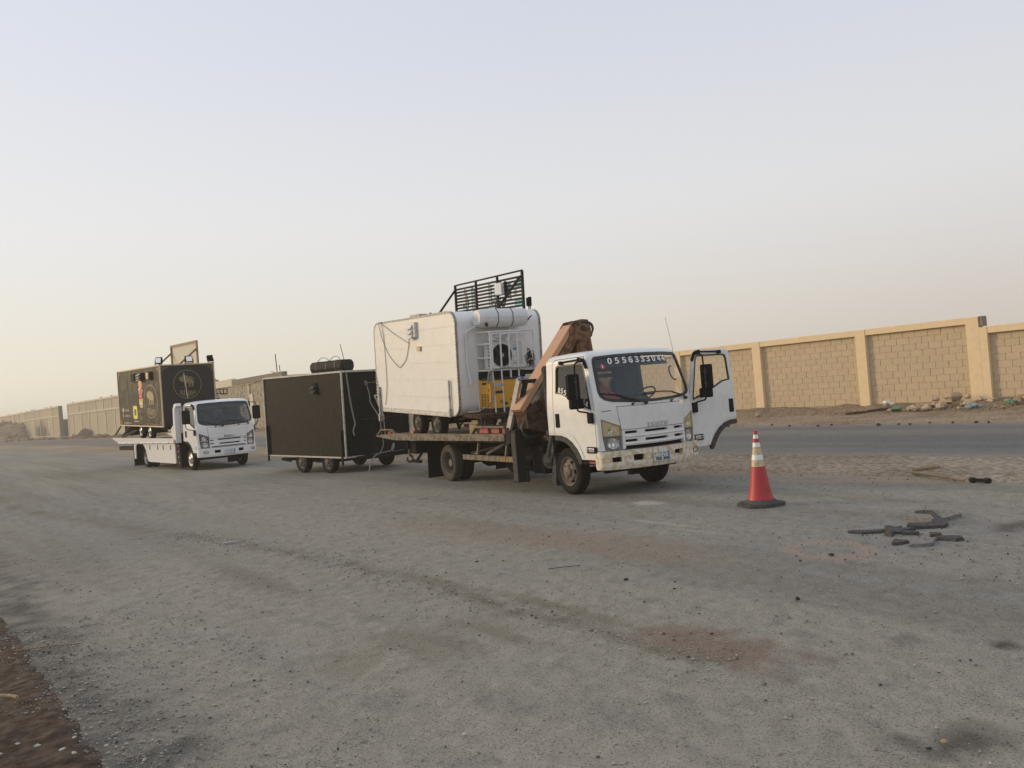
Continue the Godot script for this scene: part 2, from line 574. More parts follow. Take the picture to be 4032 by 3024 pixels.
	mk("black_tank", 0.034, 0.036, 0.034, 0.7, {"spec": 0.25, "tex": "grime", "s": 1.5})
	mk("vinyl", 0.052, 0.050, 0.045, 0.55, {"tex": "glare_film", "s": 0.33, "spec": 0.25})
	mk("vinyl_front", 0.013, 0.013, 0.014, 0.55, {"tex": "grain", "s": 1.0})
	mk("gold", 0.26, 0.19, 0.075, 0.5)
	mk("gold_dim", 0.20, 0.165, 0.09, 0.5)
	mk("icon_green", 0.35, 0.6, 0.5, 0.5)
	mk("icon_yellow", 0.72, 0.68, 0.04, 0.5)
	mk("food_orange", 0.8, 0.24, 0.1, 0.5)
	mk("food_red", 0.5, 0.06, 0.05, 0.5)
	mk("food_green", 0.42, 0.5, 0.08, 0.5)
	mk("food_light", 0.6, 0.7, 0.4, 0.5)
	mk("board_cream", 0.78, 0.72, 0.58, 0.7, {"back": 0.9})
	mk("board_wood", 0.46, 0.27, 0.14, 0.7, {"tex": "streak", "s": 1.0})
	mk("wood", 0.42, 0.31, 0.17, 0.85, {"tex": "streak", "s": 2.0})
	mk("wall_paint", 0.80, 0.63, 0.40, 0.9, {"tex": "enamel", "s": 0.5, "nm": "rough_n", "ns": 0.2})
	for i in 4:
		var k := [1.0, 0.965, 1.03, 0.985][i] as float
		mk("block_%d" % i, 0.625 * k, 0.51 * k * [1.0, 1.01, 0.99, 0.99][i], 0.345 * k, 0.95, {"tex": "stone", "s": 1.7, "nm": "rough_n", "ns": 0.4, "world": true})
	mk("mortar", 0.44, 0.35, 0.225, 0.95, {"tex": "stone", "s": 1.0})
	mk("concrete", 0.54, 0.49, 0.37, 0.95, {"tex": "stone", "s": 0.25, "nm": "rough_n", "ns": 0.4})
	mk("concrete_pale", 0.76, 0.70, 0.56, 0.92, {"tex": "stone", "s": 0.3})
	mk("concrete_dark", 0.25, 0.22, 0.17, 0.95, {"tex": "stone", "s": 0.3})
	mk("grey_block", 0.42, 0.375, 0.28, 0.95, {"tex": "stone", "s": 0.8, "world": true})
	mk("grey_block_pale", 0.50, 0.45, 0.345, 0.95, {"tex": "stone", "s": 0.8, "world": true})
	mk("cone_red", 0.42, 0.03, 0.036, 0.5, {"tex": "enamel", "s": 2.2})
	mk("cone_cream", 0.68, 0.55, 0.36, 0.6, {"tex": "grime", "s": 2.2})
	mk("cone_white", 0.8, 0.8, 0.79, 0.35, {"tex": "enamel", "s": 3.0})
	mk("rubber_worn", 0.095, 0.095, 0.098, 0.9, {"spec": 0.2, "tex": "grime", "s": 2.5, "nm": "rough_n", "ns": 0.6})
	mk("rubber_dusty", 0.21, 0.205, 0.19, 0.9, {"tex": "grime", "s": 2.0, "nm": "rough_n", "ns": 0.6})
	mk("bag_blue", 0.2, 0.3, 0.36, 0.4)
	mk("bag_green", 0.10, 0.24, 0.12, 0.4)
	mk("paper", 0.72, 0.72, 0.62, 0.7)
	mk("cable_grey", 0.28, 0.27, 0.25, 0.6)
	mk("cable_black", 0.03, 0.03, 0.03, 0.6)
	mk("strap_blue", 0.06, 0.14, 0.4, 0.6)
	mk("plate", 0.6, 0.62, 0.62, 0.5)

var STICK1 := [Vector3(6.22, 0.05, -13.39), Vector3(6.41, 0.06, -13.42), Vector3(6.68, 0.05, -13.5)]
var STICK2 := [Vector3(6.09, 0.04, -13.15), Vector3(6.15, 0.045, -12.54), Vector3(6.26, 0.03, -11.95)]
var BAR := [Vector3(6.36, 0.03, -11.92), Vector3(6.47, 0.03, -11.75)]
const KERB := [[7.27, -28.94], [8.39, -27.75], [8.63, -26.73], [9.1, -25.52], [9.54, -25.62], [10.29, -24.04], [10.67, -23.61], [10.83, -23.27], [11.35, -23.23], [11.7, -22.68], [12.01, -22.11], [12.15, -21.79]]

# ---------------------------------------------------------------- camera, sky, sun
func sky_colour(dir: Vector3) -> Color:
	var e := rad_to_deg(asin(clampf(dir.y, -1, 1)))
	var az := rad_to_deg(atan2(dir.x, -dir.z))
	var c := cos(deg_to_rad(az - SUN_AZ))
	var warm := Vector3(0.85, 0.795, 0.635)
	var plain := Vector3(0.665, 0.605, 0.545)
	var away := Vector3(0.74, 0.69, 0.66)
	var hz := plain.lerp(warm, clampf((c + 0.19) / 0.97, 0.0, 1.15)) if c > -0.19 else plain.lerp(away, clampf((-0.19 - c) / 0.81, 0, 1))
	var mid := Vector3(0.77, 0.775, 0.785) * (1.0 + 0.07 * (c - 0.34))
	var top := Vector3(0.635, 0.68, 0.79) * (1.0 + 0.10 * maxf(c - 0.34, -0.1))
	var zen := Vector3(0.56, 0.62, 0.73)
	var k: Vector3
	if e < 12.0:
		k = hz.lerp(mid, smoothstep(0.0, 13.0, maxf(e, 0.0)))
	elif e < 26.0:
		k = mid.lerp(top, smoothstep(8.0, 28.0, e) * 1.0 - 0.09 * (1.0 - (e - 12.0) / 14.0))
	else:
		k = top.lerp(zen, smoothstep(24.0, 90.0, e))
	var a := rad_to_deg(acos(clampf(dir.dot(sun_dir()), -1, 1)))
	k += Vector3(1.0, 0.86, 0.62) * 0.30 * exp(-a / 24.0)
	if e < 0.0:
		k = k.lerp(Vector3(0.30, 0.26, 0.205), smoothstep(0.0, 4.0, -e))
	return Color(k.x, k.y, k.z)

const SUN_AZ := -72.0
const SUN_EL := 14.0
func sun_dir() -> Vector3:
	var a := deg_to_rad(SUN_AZ)
	var e := deg_to_rad(SUN_EL)
	return Vector3(sin(a) * cos(e), sin(e), -cos(a) * cos(e))

func view_and_light():
	var cam := Camera3D.new()
	cam.name = "camera"
	cam.fov = 48.86
	cam.near = 0.05
	cam.far = 5000.0
	add_child(cam)
	cam.transform = Transform3D(Basis(Vector3.RIGHT, 0.0097) * Basis(Vector3(0, 0, 1), -0.0811), Vector3(0, 1.787, 0))
	cam.current = true
	var env := Environment.new()
	env.background_mode = Environment.BG_SKY
	env.tonemap_mode = Environment.TONE_MAPPER_LINEAR
	env.tonemap_exposure = 1.0
	env.sdfgi_enabled = true
	env.ssao_enabled = true
	env.ssil_enabled = true
	env.ambient_light_source = Environment.AMBIENT_SOURCE_SKY
	env.fog_enabled = true
	env.fog_density = 0.0016
	env.fog_light_color = Color(0.93, 0.89, 0.82)
	var im := Image.create(512, 256, false, Image.FORMAT_RGBF)
	for y in 256:
		var el := PI / 2 - PI * (y + 0.5) / 256.0
		for x in 512:
			var az := (x + 0.5) / 512.0 * TAU
			im.set_pixel(x, y, sky_colour(Vector3(sin(az) * cos(el), sin(el), -cos(az) * cos(el))))
	var pm := PanoramaSkyMaterial.new()
	pm.panorama = ImageTexture.create_from_image(im)
	var sk := Sky.new()
	sk.sky_material = pm
	env.sky = sk
	var we := WorldEnvironment.new()
	we.name = "world_environment"
	we.environment = env
	add_child(we)
	var sun := DirectionalLight3D.new()
	sun.name = "sun"
	sun.light_color = Color(1.0, 0.87, 0.67)
	sun.light_energy = 0.66
	sun.light_angular_distance = 16.0
	sun.shadow_enabled = true
	add_child(sun)
	sun.look_at_from_position(sun_dir() * 50.0, Vector3.ZERO)

# ---------------------------------------------------------------- ground, in road coordinates: d metres across, s metres along
func road(d: float, s: float, y := 0.0) -> Vector3:
	return Vector3(0.8 * d + 0.6 * s, y, -0.6 * d + 0.8 * s)

func steps(a: float, b: float, step: float, lo: float, hi: float, grow := 1.13) -> Array:
	var out := []
	var left := []
	var x := a
	var w := step
	while x > lo:
		w *= grow
		x -= w
		left.append(maxf(x, lo))
	left.reverse()
	out.append_array(left)
	var k := int(round((b - a) / step))
	for i in k + 1:
		out.append(a + (b - a) * i / k)
	x = b
	w = step
	while x < hi:
		w *= grow
		x += w
		out.append(minf(x, hi))
	return out

func sheet(dd: Array, ss: Array, fn: Callable, mat: String) -> ArrayMesh:
	# fn(d, s) gives [height, linear colour]
	var nd := dd.size()
	var ns := ss.size()
	var v := PackedVector3Array()
	var n := PackedVector3Array()
	var c := PackedColorArray()
	var ix := PackedInt32Array()
	for j in ns:
		for i in nd:
			var r: Array = fn.call(dd[i], ss[j])
			v.append(road(dd[i], ss[j], r[0]))
			c.append(r[1])
	for j in ns:
		for i in nd:
			var a := v[j * nd + mini(i + 1, nd - 1)] - v[j * nd + maxi(i - 1, 0)]
			var b := v[mini(j + 1, ns - 1) * nd + i] - v[maxi(j - 1, 0) * nd + i]
			n.append(b.cross(a).normalized())
	for j in ns - 1:
		for i in nd - 1:
			var p := j * nd + i
			ix.append_array(PackedInt32Array([p, p + 1, p + nd, p + 1, p + nd + 1, p + nd]))
	var a := []
	a.resize(Mesh.ARRAY_MAX)
	a[Mesh.ARRAY_VERTEX] = v; a[Mesh.ARRAY_NORMAL] = n; a[Mesh.ARRAY_COLOR] = c; a[Mesh.ARRAY_INDEX] = ix
	var m := ArrayMesh.new()
	m.add_surface_from_arrays(Mesh.PRIMITIVE_TRIANGLES, a)
	m.surface_set_material(0, M[mat])
	return m

func noise(sd: int, fr: float, oct := 3) -> FastNoiseLite:
	var f := FastNoiseLite.new()
	f.seed = sd; f.frequency = fr; f.fractal_octaves = oct
	f.noise_type = FastNoiseLite.TYPE_SIMPLEX_SMOOTH
	return f

func mixc(a: Color, b: Color, t: float) -> Color:
	return a.lerp(b, clampf(t, 0.0, 1.0))

func ground():
	var n1 := noise(1, 0.10)
	var n2 := noise(2, 0.5, 4)
	var n3 := noise(3, 2.2, 3)
	var n4 := noise(4, 0.22, 3)
	var n5 := noise(8, 6.0, 2)
	# stains that lie on the lot: x, z, reach along the road, reach across it, colour, strength
	var st := [
		[1.17, -5.69, 0.62, 0.26, Color(0.235, 0.165, 0.125), 0.75], [1.98, -3.95, 0.12, 0.22, Color(0.10, 0.088, 0.075), 0.85],
		[1.72, -4.02, 0.06, 0.09, Color(0.11, 0.096, 0.082), 0.7], [2.88, -5.22, 0.06, 0.09, Color(0.085, 0.07, 0.06), 0.9],
		[2.38, -5.46, 0.06, 0.13, Color(0.12, 0.10, 0.085), 0.7], [5.05, -8.72, 0.12, 0.32, Color(0.13, 0.11, 0.095), 0.9],
		[1.85, -12.55, 0.22, 0.16, Color(0.56, 0.52, 0.45), 0.8], [1.72, -10.7, 0.5, 0.05, Color(0.5, 0.47, 0.4), 0.75], [2.05, -9.9, 0.4, 0.05, Color(0.46, 0.43, 0.36), 0.6],
		[-0.75, -6.25, 0.5, 0.3, Color(0.225, 0.20, 0.15), 0.55], [-1.3, -5.9, 0.35, 0.25, Color(0.235, 0.21, 0.155), 0.45], [-0.3, -6.45, 0.5, 0.12, Color(0.22, 0.195, 0.14), 0.55],
		[0.2, -7.0, 0.9, 0.10, Color(0.21, 0.185, 0.13), 0.7], [-0.9, -8.3, 0.7, 0.10, Color(0.20, 0.17, 0.12), 0.6],
		[-2.7, -7.08, 0.22, 0.16, Color(0.40, 0.385, 0.35), 0.4], [-4.1, -8.6, 0.5, 0.2, Color(0.38, 0.365, 0.33), 0.4], [-1.9, -6.4, 0.3, 0.14, Color(0.37, 0.36, 0.33), 0.4],
		[0.9, -9.6, 1.6, 0.5, Color(0.31, 0.245, 0.185), 0.45], [-0.6, -11.2, 2.2, 0.6, Color(0.32, 0.25, 0.19), 0.4], [-3.0, -9.2, 1.2, 0.2, Color(0.22, 0.20, 0.17), 0.6],
		[-0.2, -4.9, 0.3, 0.12, Color(0.22, 0.21, 0.19), 0.4], [0.4, -4.6, 0.25, 0.1, Color(0.22, 0.21, 0.19), 0.4], [-0.9, -5.1, 0.25, 0.12, Color(0.22, 0.21, 0.19), 0.4]]
	var lot := func(d: float, s: float) -> Array:
		var p := road(d, s)
		var a := n1.get_noise_2d(d * 1.4, s * 0.55)
		var b := n2.get_noise_2d(d, s * 0.6)
		var g := n3.get_noise_2d(p.x, p.z)
		var g2 := n5.get_noise_2d(p.x, p.z)
		var tr := n4.get_noise_2d(d * 3.0, s * 0.16)
		var c := Color(0.345, 0.325, 0.276)
		c = mixc(c, Color(0.29, 0.282, 0.255), 0.5 + a * 1.6 + b * 0.5)          # bare asphalt through the dust
		c = mixc(c, Color(0.39, 0.355, 0.29), clampf(b * 0.6 + tr * 0.8 - 0.1, 0, 0.45))   # sand swept along the lanes
		c = mixc(c, Color(0.235, 0.215, 0.175), clampf(-tr * 1.5 + g * 0.35 - 0.12, 0, 0.55)) # tyre lanes
		c = mixc(c, Color(0.19, 0.18, 0.16), clampf((g - 0.22) * 1.6, 0, 0.45))
		c = c * (1.0 + 0.20 * g2 + 0.08 * g)
		var line := 2.5 + 1.6 * smoothstep(-24.0, -8.0, s) + 0.16 * n2.get_noise_2d(s * 1.3, 7.0)
		var off := absf(d - line)
		if off < 0.5 and s < -3.0:
			c = mixc(c, Color(0.20, 0.175, 0.125), (1.0 - off / (0.16 + 0.2 * smoothstep(-8.0, -20.0, s))) * (0.45 + b + g * 0.8))
		for q in st:
			var dx: float = p.x - q[0]
			var dz: float = p.z - q[1]
			if absf(dx) + absf(dz) > 4.0:
				continue
			var al := 0.6 * dx + 0.8 * dz
			var ac := 0.8 * dx - 0.6 * dz
			var r := sqrt(pow(al / q[2], 2) + pow(ac / q[3], 2)) + g * 0.55 + g2 * 0.3 + b * 0.2
			c = mixc(c, q[4], smoothstep(1.45, 0.55, r) * q[5])
		var rg := Vector2(p.x - 2.97, (p.z + 8.30) * 0.8).length()
		c = mixc(c, Color(0.42, 0.31, 0.25), smoothstep(0.12, 0.03, absf(rg - 0.33 + g * 0.1)) * 0.6)
		var ed := d - 0.85 - 0.16 * b - 0.10 * g
		if ed < 0.75:
			c = mixc(c, Color(0.115, 0.11, 0.10), smoothstep(0.75, 0.1, ed) * (0.55 + g * 0.9 + g2 * 0.6))
		if d > 11.2:
			c = mixc(c, Color(0.42, 0.33, 0.235), smoothstep(11.5, 12.5, d + b * 1.0 + g * 0.4))
		c.a = 1.0
		var h := 0.006 * n2.get_noise_2d(d * 0.8, s * 0.5) + 0.002 * g
		return [h - 0.006 - 0.05 * smoothstep(0.9, 0.55, d + 0.1 * b + 0.1 * g), c]
	var o := put_mesh(sheet(steps(0.5, 12.6, 0.075, 0.4, 12.7), steps(-15.5, -2.0, 0.075, -360.0, 60.0, 1.09), lot, "lot"), "parking_lot", self)
	o.set_meta("kind", "structure")

	# the bank of reddish soil where the photographer stands
	var soil := func(d: float, s: float) -> Array:
		var p := road(d, s)
		var a := n2.get_noise_2d(p.x * 1.2, p.z * 1.2)
		var g := n3.get_noise_2d(p.x * 1.5, p.z * 1.5)
		var g2 := n5.get_noise_2d(p.x, p.z)
		var c := mixc(Color(0.125, 0.096, 0.073), Color(0.088, 0.070, 0.055), 0.5 + a + g * 0.5)
		c = mixc(c, Color(0.19, 0.15, 0.12), clampf((g2 - 0.15) * 1.4, 0, 0.5))
		c.a = 1.0
		return [0.012 - 0.09 * smoothstep(0.72, 1.1, d + 0.12 * a + 0.1 * g) + 0.028 * a + 0.014 * g + 0.008 * g2 + 0.03 * smoothstep(0.5, -1.0, d), c]
	o = put_mesh(sheet(steps(-1.2, 1.2, 0.05, -60.0, 1.25, 1.15), steps(-9.0, -1.0, 0.05, -340.0, 60.0, 1.12), soil, "sand"), "soil_bank", self)
	o.set_meta("kind", "structure")

	# sandy verge between the lot and the road
	var verge := func(d: float, s: float) -> Array:
		var p := road(d, s)
		var a := n2.get_noise_2d(p.x * 0.9, p.z * 0.9)
		var b := n1.get_noise_2d(p.x * 3.0, p.z * 3.0)
		var g := n3.get_noise_2d(p.x, p.z)
		var ln := n4.get_noise_2d(d * 5.0, s * 0.4)
		var c := mixc(Color(0.44, 0.365, 0.275), Color(0.37, 0.295, 0.21), 0.45 + a * 0.9 + ln * 0.7)
		c = mixc(c, Color(0.52, 0.45, 0.355), clampf(b * 1.5 - g * 0.6, 0, 0.7))
		c = mixc(c, Color(0.30, 0.235, 0.175), clampf((g + a * 0.5 - 0.3) * 1.2, 0, 0.4))
		c = c * (1.0 + 0.15 * n5.get_noise_2d(p.x * 0.7, p.z * 0.7))
		c.a = 1.0
		var lo: float = 12.35 - 1.1 * smoothstep(-15.0, -60.0, s)
		var hh := smoothstep(lo - 0.35, lo + 0.7, d + b * 0.3) * smoothstep(15.75, 15.0, d + b * 0.3)
		return [-0.035 + hh * (0.06 + 0.022 * a + 0.012 * ln) + 0.006 * g, c]
	o = put_mesh(sheet(steps(10.6, 16.2, 0.1, 10.5, 16.3), steps(-45.0, 2.0, 0.12, -360.0, 60.0), verge, "sand"), "sandy_verge", self)
	o.set_meta("kind", "structure")

	var tarmac := func(d: float, s: float) -> Array:
		var a := n1.get_noise_2d(d * 1.2, s * 0.3)
		var b := n4.get_noise_2d(d * 2.2, s * 0.10)
		var g := n3.get_noise_2d(d * 0.8, s * 0.8)
		var c := mixc(Color(0.26, 0.245, 0.218), Color(0.20, 0.194, 0.18), 0.5 + a * 0.6 + b * 1.1)
		c = mixc(c, Color(0.40, 0.335, 0.255), smoothstep(22.3, 24.2, d + a * 1.2 + g * 0.3) * 0.95 + smoothstep(16.1, 15.2, d + a * 0.8 + g * 0.3) * 0.8)
		c = mixc(c, Color(0.33, 0.30, 0.255), clampf(n2.get_noise_2d(d * 0.9, s * 0.25) * 1.3 - 0.25, 0, 0.5))
		c = c * (1.0 + 0.09 * g)
		c.a = 1.0
		return [-0.004, c]
	o = put_mesh(sheet(steps(14.6, 26.0, 0.25, 14.5, 26.1), steps(-60.0, 2.0, 0.25, -380.0, 60.0), tarmac, "road"), "road", self)
	o.set_meta("kind", "structure")

	# sand beyond the road, rising to a low bank along the wall
	var bank := func(d: float, s: float) -> Array:
		var p := road(d, s)
		var a := n2.get_noise_2d(p.x * 0.8, p.z * 0.8)
		var b := n1.get_noise_2d(p.x * 2.0, p.z * 2.0)
		var g := n3.get_noise_2d(p.x, p.z)
		var c := mixc(Color(0.46, 0.375, 0.275), Color(0.37, 0.285, 0.20), 0.5 + a * 0.8)
		var m := smoothstep(27.2, 27.9, d + a * 0.5)
		c = mixc(c, Color(0.31, 0.25, 0.175), m * (0.7 + g * 0.5))
		c = mixc(c, Color(0.24, 0.185, 0.13), clampf((g + a - 0.25) * 1.3, 0, 0.6))
		c.a = 1.0
		var rise := smoothstep(27.3, 29.0, d + a * 0.4) * (0.24 + 0.10 * a + 0.05 * b) if s > -62.0 else smoothstep(27.0, 31.0, d) * 0.25
		return [-0.03 + smoothstep(23.0, 24.2, d + b * 0.9) * 0.045 + rise + 0.02 * a + 0.015 * g, c]
	o = put_mesh(sheet(steps(22.6, 29.6, 0.16, 22.5, 44.0, 1.25), steps(-45.0, 2.0, 0.16, -380.0, 60.0), bank, "sand"), "sand_bank", self)
	o.set_meta("kind", "structure")

	var far := func(d: float, s: float) -> Array:
		var c := mixc(Color(0.42, 0.335, 0.235), Color(0.35, 0.275, 0.195), 0.5 + n1.get_noise_2d(d * 0.1, s * 0.1))
		c.a = 1.0
		return [-0.09, c]
	o = put_mesh(sheet(steps(-10.0, 40.0, 5.0, -1800.0, 1800.0, 1.3), steps(-100.0, 10.0, 5.0, -1800.0, 1800.0, 1.3), far, "sand"), "ground", self)
	o.set_meta("kind", "structure")

	# loose gravel over the lot and its broken edges
	var gm := G.new()
	rock(gm, Vector3.ZERO, Vector3(1, 0.7, 1), 77)
	var mm := MultiMesh.new()
	mm.transform_format = MultiMesh.TRANSFORM_3D
	mm.use_colors = true
	mm.mesh = gm.mesh(M["rock"])
	mm.instance_count = 26000
	rng.seed = 5
	for i in mm.instance_count:
		var d := 0.0
		var s := 0.0
		var sz := 0.004 + 0.009 * pow(rng.randf(), 5.0)
		var u := rng.randf()
		if u < 0.36:
			d = rng.randf_range(-0.4, 2.2) if rng.randf() < 0.5 else rng.randfn(0.95, 0.22); s = rng.randf_range(-9.0, -2.0)
		elif u < 0.46:
			s = rng.randf_range(-14.0, -3.5); d = 2.5 + 1.6 * smoothstep(-24.0, -8.0, s) + rng.randfn(0.0, 0.18)
		elif u < 0.62:
			d = rng.randf_range(12.2, 15.4); s = rng.randf_range(-24.0, 1.0); sz *= rng.randf_range(1.2, 3.0)
		else:
			d = rng.randf_range(1.0, 12.0); s = rng.randf_range(-14.0, -1.0)
		var k := rng.randf_range(0.14, 0.46) if rng.randf() < 0.9 else rng.randf_range(0.05, 0.10)
		mm.set_instance_color(i, Color(k, k * 0.94, k * 0.83))
		mm.set_instance_transform(i, Transform3D(Basis(Vector3.UP, rng.randf() * TAU).scaled(Vector3(sz * rng.randf_range(0.7, 1.4), sz * rng.randf_range(0.5, 0.9), sz)), road(d, s, sz * 0.12)))
	var mi := MultiMeshInstance3D.new()
	mi.multimesh = mm
	mi.name = "gravel"
	add_child(mi)
	mi.set_meta("kind", "stuff")
	mi.set_meta("label", "loose gravel and grit scattered over the dusty lot and its edges")

# ---------------------------------------------------------------- walls
const RYAW := 0.6435011
func block_face(g: G, w: float, h: float, dep: float):
	# a masonry unit seen from its -x side, its centre at the origin
	var hx := dep * 0.5
	var hy := h * 0.5
	var hz := w * 0.5
	var e := 0.003
	var f := [Vector3(-hx, -hy + e, hz - e), Vector3(-hx, hy - e, hz - e), Vector3(-hx, hy - e, -hz + e), Vector3(-hx, -hy + e, -hz + e)]
	var b := [Vector3(-hx + e, -hy, hz), Vector3(-hx + e, hy, hz), Vector3(-hx + e, hy, -hz), Vector3(-hx + e, -hy, -hz)]
	g.quad(f[0], f[1], f[2], f[3], Vector3(-1, 0, 0))
	for i in 4:
		var j := (i + 1) % 4
		g.quad(f[i], b[i], b[j], f[j])
		g.quad(b[i], b[i] + Vector3(dep, 0, 0), b[j] + Vector3(dep, 0, 0), b[j])

func block_wall(called: String, label: String, pillars: Array, top: float, base: float, mitre: bool):
	# pillars: [z from, z to] in road coordinates, the face at d = 29.3
	var root := thing(called, label, "wall", yawed(road(29.3, -17.0), RYAW))
	var z0: float = pillars[0][0] + 17.0
	var z1: float = pillars[-1][1] + 17.0
	rng.seed = 91
	for p in pillars:
		var g := G.new()
		var h := top - 0.012
		g.box(Vector3(0.17, h * 0.5, (p[0] + p[1]) * 0.5 + 17.0), Vector3(0.345, h, p[1] - p[0]), 0.005)
		put(g, "pillar", "wall_paint", root)
	for i in pillars.size() - 1:
		var a: float = pillars[i][1] + 17.0
		var b: float = pillars[i + 1][0] + 17.0
		var g := G.new()
		g.box(Vector3(0.18, top - 0.115, (a + b) * 0.5), Vector3(0.33, 0.23, b - a + 0.01), 0.012)
		put(g, "beam", "wall_paint", root)
		g = G.new()
		g.box(Vector3(0.25, (top - 0.23) * 0.5, (a + b) * 0.5), Vector3(0.16, top - 0.23, b - a), 0.0)
		put(g, "mortar_bed", "mortar", root)
	# the masonry, panel by panel from the nearest: its own part each, up to 300
	var mesh := []
	for k in 4:
		var g := G.new()
		block_face(g, 0.441, 0.229, 0.06)
		mesh.append(g.mesh(M["block_%d" % k]))
	var count := 0
	for i in range(pillars.size() - 2, -1, -1):
		var a: float = pillars[i][1] + 17.0 + 0.006
		var b: float = pillars[i + 1][0] + 17.0 - 0.006
		var loose := G.new()
		var rows := int(round((top - 0.23 - base) / 0.2335))
		for r in rows:
			var y := top - 0.23 - (rows - r - 0.5) * 0.2335
			var z := a - (0.0 if r % 2 == 0 else 0.2275) - rng.randf() * 0.06
			while z < b - 0.02:
				var lo := maxf(z + 0.007, a)
				var hi := minf(z + 0.448, b)
				z += 0.455
				if hi - lo < 0.05:
					continue
				var x := 0.186 + rng.randf_range(-0.004, 0.004)
				if count < 296:
					var o := put_mesh(mesh[rng.randi() % 4], "block", root)
					o.transform = Transform3D(Basis(Vector3(1, 0, 0), Vector3(0, 1, rng.randf_range(-0.01, 0.01)), Vector3(0, 0, (hi - lo) / 0.441)), Vector3(x, y + rng.randf_range(-0.0015, 0.0015), (lo + hi) * 0.5))
					count += 1
				else:
					loose.x = Transform3D(Basis.IDENTITY, Vector3(x, y, (lo + hi) * 0.5))
					block_face(loose, hi - lo, 0.229, 0.06)
		if loose.v.size() > 0:
			var o := put(loose, "blockwork", "block_%d" % (i % 4), root)
			o.set_meta("kind", "stuff")
	return root

func walls():
	var pl := []
	for z in [-48.4, -44.0, -39.6, -35.2, -30.8, -26.4, -22.02, -17.34]:
		pl.append([z - 0.2, z + 0.2])
	pl.append([-13.51, -13.09])
	var w = block_wall("boundary_wall", "long tan blockwork boundary wall with ochre painted pillars and top beam", pl, 3.05, 0.15, true)
	var g := G.new()
	g.box(Vector3(0.18, 2.88, 3.98), Vector3(0.30, 0.33, 0.13), 0.01)
	put(g, "bare_concrete_end", "concrete_dark", w, "grey unpainted end of the higher top beam")
	block_wall("boundary_wall", "lower stretch of tan block wall past the step at the wide pillar", [[-13.089, -12.84], [-8.6, -8.2]], 2.69, 0.15, true)

	# far walls on the left
	var fw := func(called, label, A: Vector2, B: Vector2):
		var pa := road(A.x, A.y)
		var pb := road(B.x, B.y)
		var d := (pb - pa).normalized()
		return [thing(called, label, "wall", Transform3D(Basis(d, Vector3.UP, d.cross(Vector3.UP)), pa)), pa.distance_to(pb)]
	var r = fw.call("warehouse_wall", "long pale grey concrete wall of tall panels behind the white flatbed truck", Vector2(26.9, -168), Vector2(31, -98))
	tall_wall(r[0], r[1], [0.2, 3.9, 9.4, 14.4, 19.1, 24.2, 29.3, 34.3, 39.4, 44.4, 49.5, 54.6, 59.6, 64.7, 69.8], [0.2, 7.9, 12.6, 18.8, 23.2, 27.9, 34.3, 39.4, 49.5, 59.6, 69.8], false)
	r = fw.call("warehouse_wall", "far left concrete panel wall with a sooty black stain beside the rubble heap", Vector2(24.7, -251), Vector2(27, -178))
	tall_wall(r[0], r[1], [1.0, 8.0, 15.0, 22.0, 29.0, 36.5, 42.0, 47.5, 54.0, 61.0, 66.8, 72.8], [1.0, 15.0, 22.0, 29.0, 36.5, 47.5, 54.0, 66.8, 72.8], true)
	g = G.new()
	g.box(Vector3(0, 1.9, 0), Vector3(9, 3.8, 5), 0.05)
	solo(g, "distant_shed", "concrete_dark", "dark low shed seen through the gap between the two concrete walls", "shed", road(36.0, -205.0))

	# unfinished block building between the white truck and the black trailer
	r = fw.call("unfinished_building", "unfinished grey block building with a steel rod standing on its parapet", Vector2(31, -98), Vector2(31, -77.6))
	var root: Node3D = r[0]
	root.set_meta("category", "building")
	g = G.new()
	g.box(Vector3(10.2, 2.5, -0.35), Vector3(20.4, 5.0, 0.5))
	put(g, "wall", "grey_block", root)
	g = G.new()
	g.box(Vector3(10.2, 2.6, -6.0), Vector3(20.3, 5.2, 0.4)); g.box(Vector3(20.2, 2.6, -3.0), Vector3(0.35, 5.19, 6.2)); g.box(Vector3(0.2, 2.6, -3.0), Vector3(0.35, 5.19, 6.2)); g.box(Vector3(10.2, 5.05, -3.2), Vector3(20.2, 0.2, 5.6))
	put(g, "rear_wall", "concrete", root)
	for pale in 2:
		g = G.new()
		rng.seed = 200
		for rr in 25:
			for k in 51:
				var u := rng.randf()
				if (u > 0.6) != (pale == 1):
					continue
				var x0 := 0.02 + k * 0.4 + (0.2 if rr % 2 == 1 else 0.0)
				g.box(Vector3(minf(x0 + 0.19, 20.2), 0.1 + rr * 0.2, -0.085 + rng.randf_range(-0.012, 0.012)), Vector3(0.375, 0.18, 0.06))
		var o := put(g, "blockwork", "grey_block_pale" if pale == 1 else "grey_block", root)
		o.set_meta("kind", "stuff")
	g = G.new()
	g.box(Vector3(3.0, 5.32, -0.2), Vector3(6.0, 0.8, 0.5), 0.02)
	put(g, "plaster_band", "concrete_pale", root)
	g = G.new()
	g.box(Vector3(13.25, 5.27, -0.18), Vector3(14.4, 0.56, 0.55), 0.02)
	put(g, "parapet", "concrete_dark", root)
	g = G.new()
	g.box(Vector3(9.4, 4.93, -0.02), Vector3(6.6, 0.1, 0.12), 0.01); g.box(Vector3(10.9, 4.5, -0.02), Vector3(1.1, 0.1, 0.12), 0.01); g.box(Vector3(10.9, 4.2, -0.01), Vector3(0.5, 1.3, 0.12), 0.01)
	put(g, "lintel", "concrete", root)
	for q in [[1.2, 0.5], [11.6, 0.9]]:
		g = G.new()
		g.box(Vector3(q[0], 1.9, 0.0), Vector3(q[1], 3.8, 0.16), 0.01)
		put(g, "column", "concrete_pale", root)
	g = G.new()
	g.tube([Vector3(18.6, 5.4, -0.2), Vector3(18.45, 7.35, -0.2)], 0.05)
	put(g, "steel_rod", "rust_dark", root)
	g = G.new()
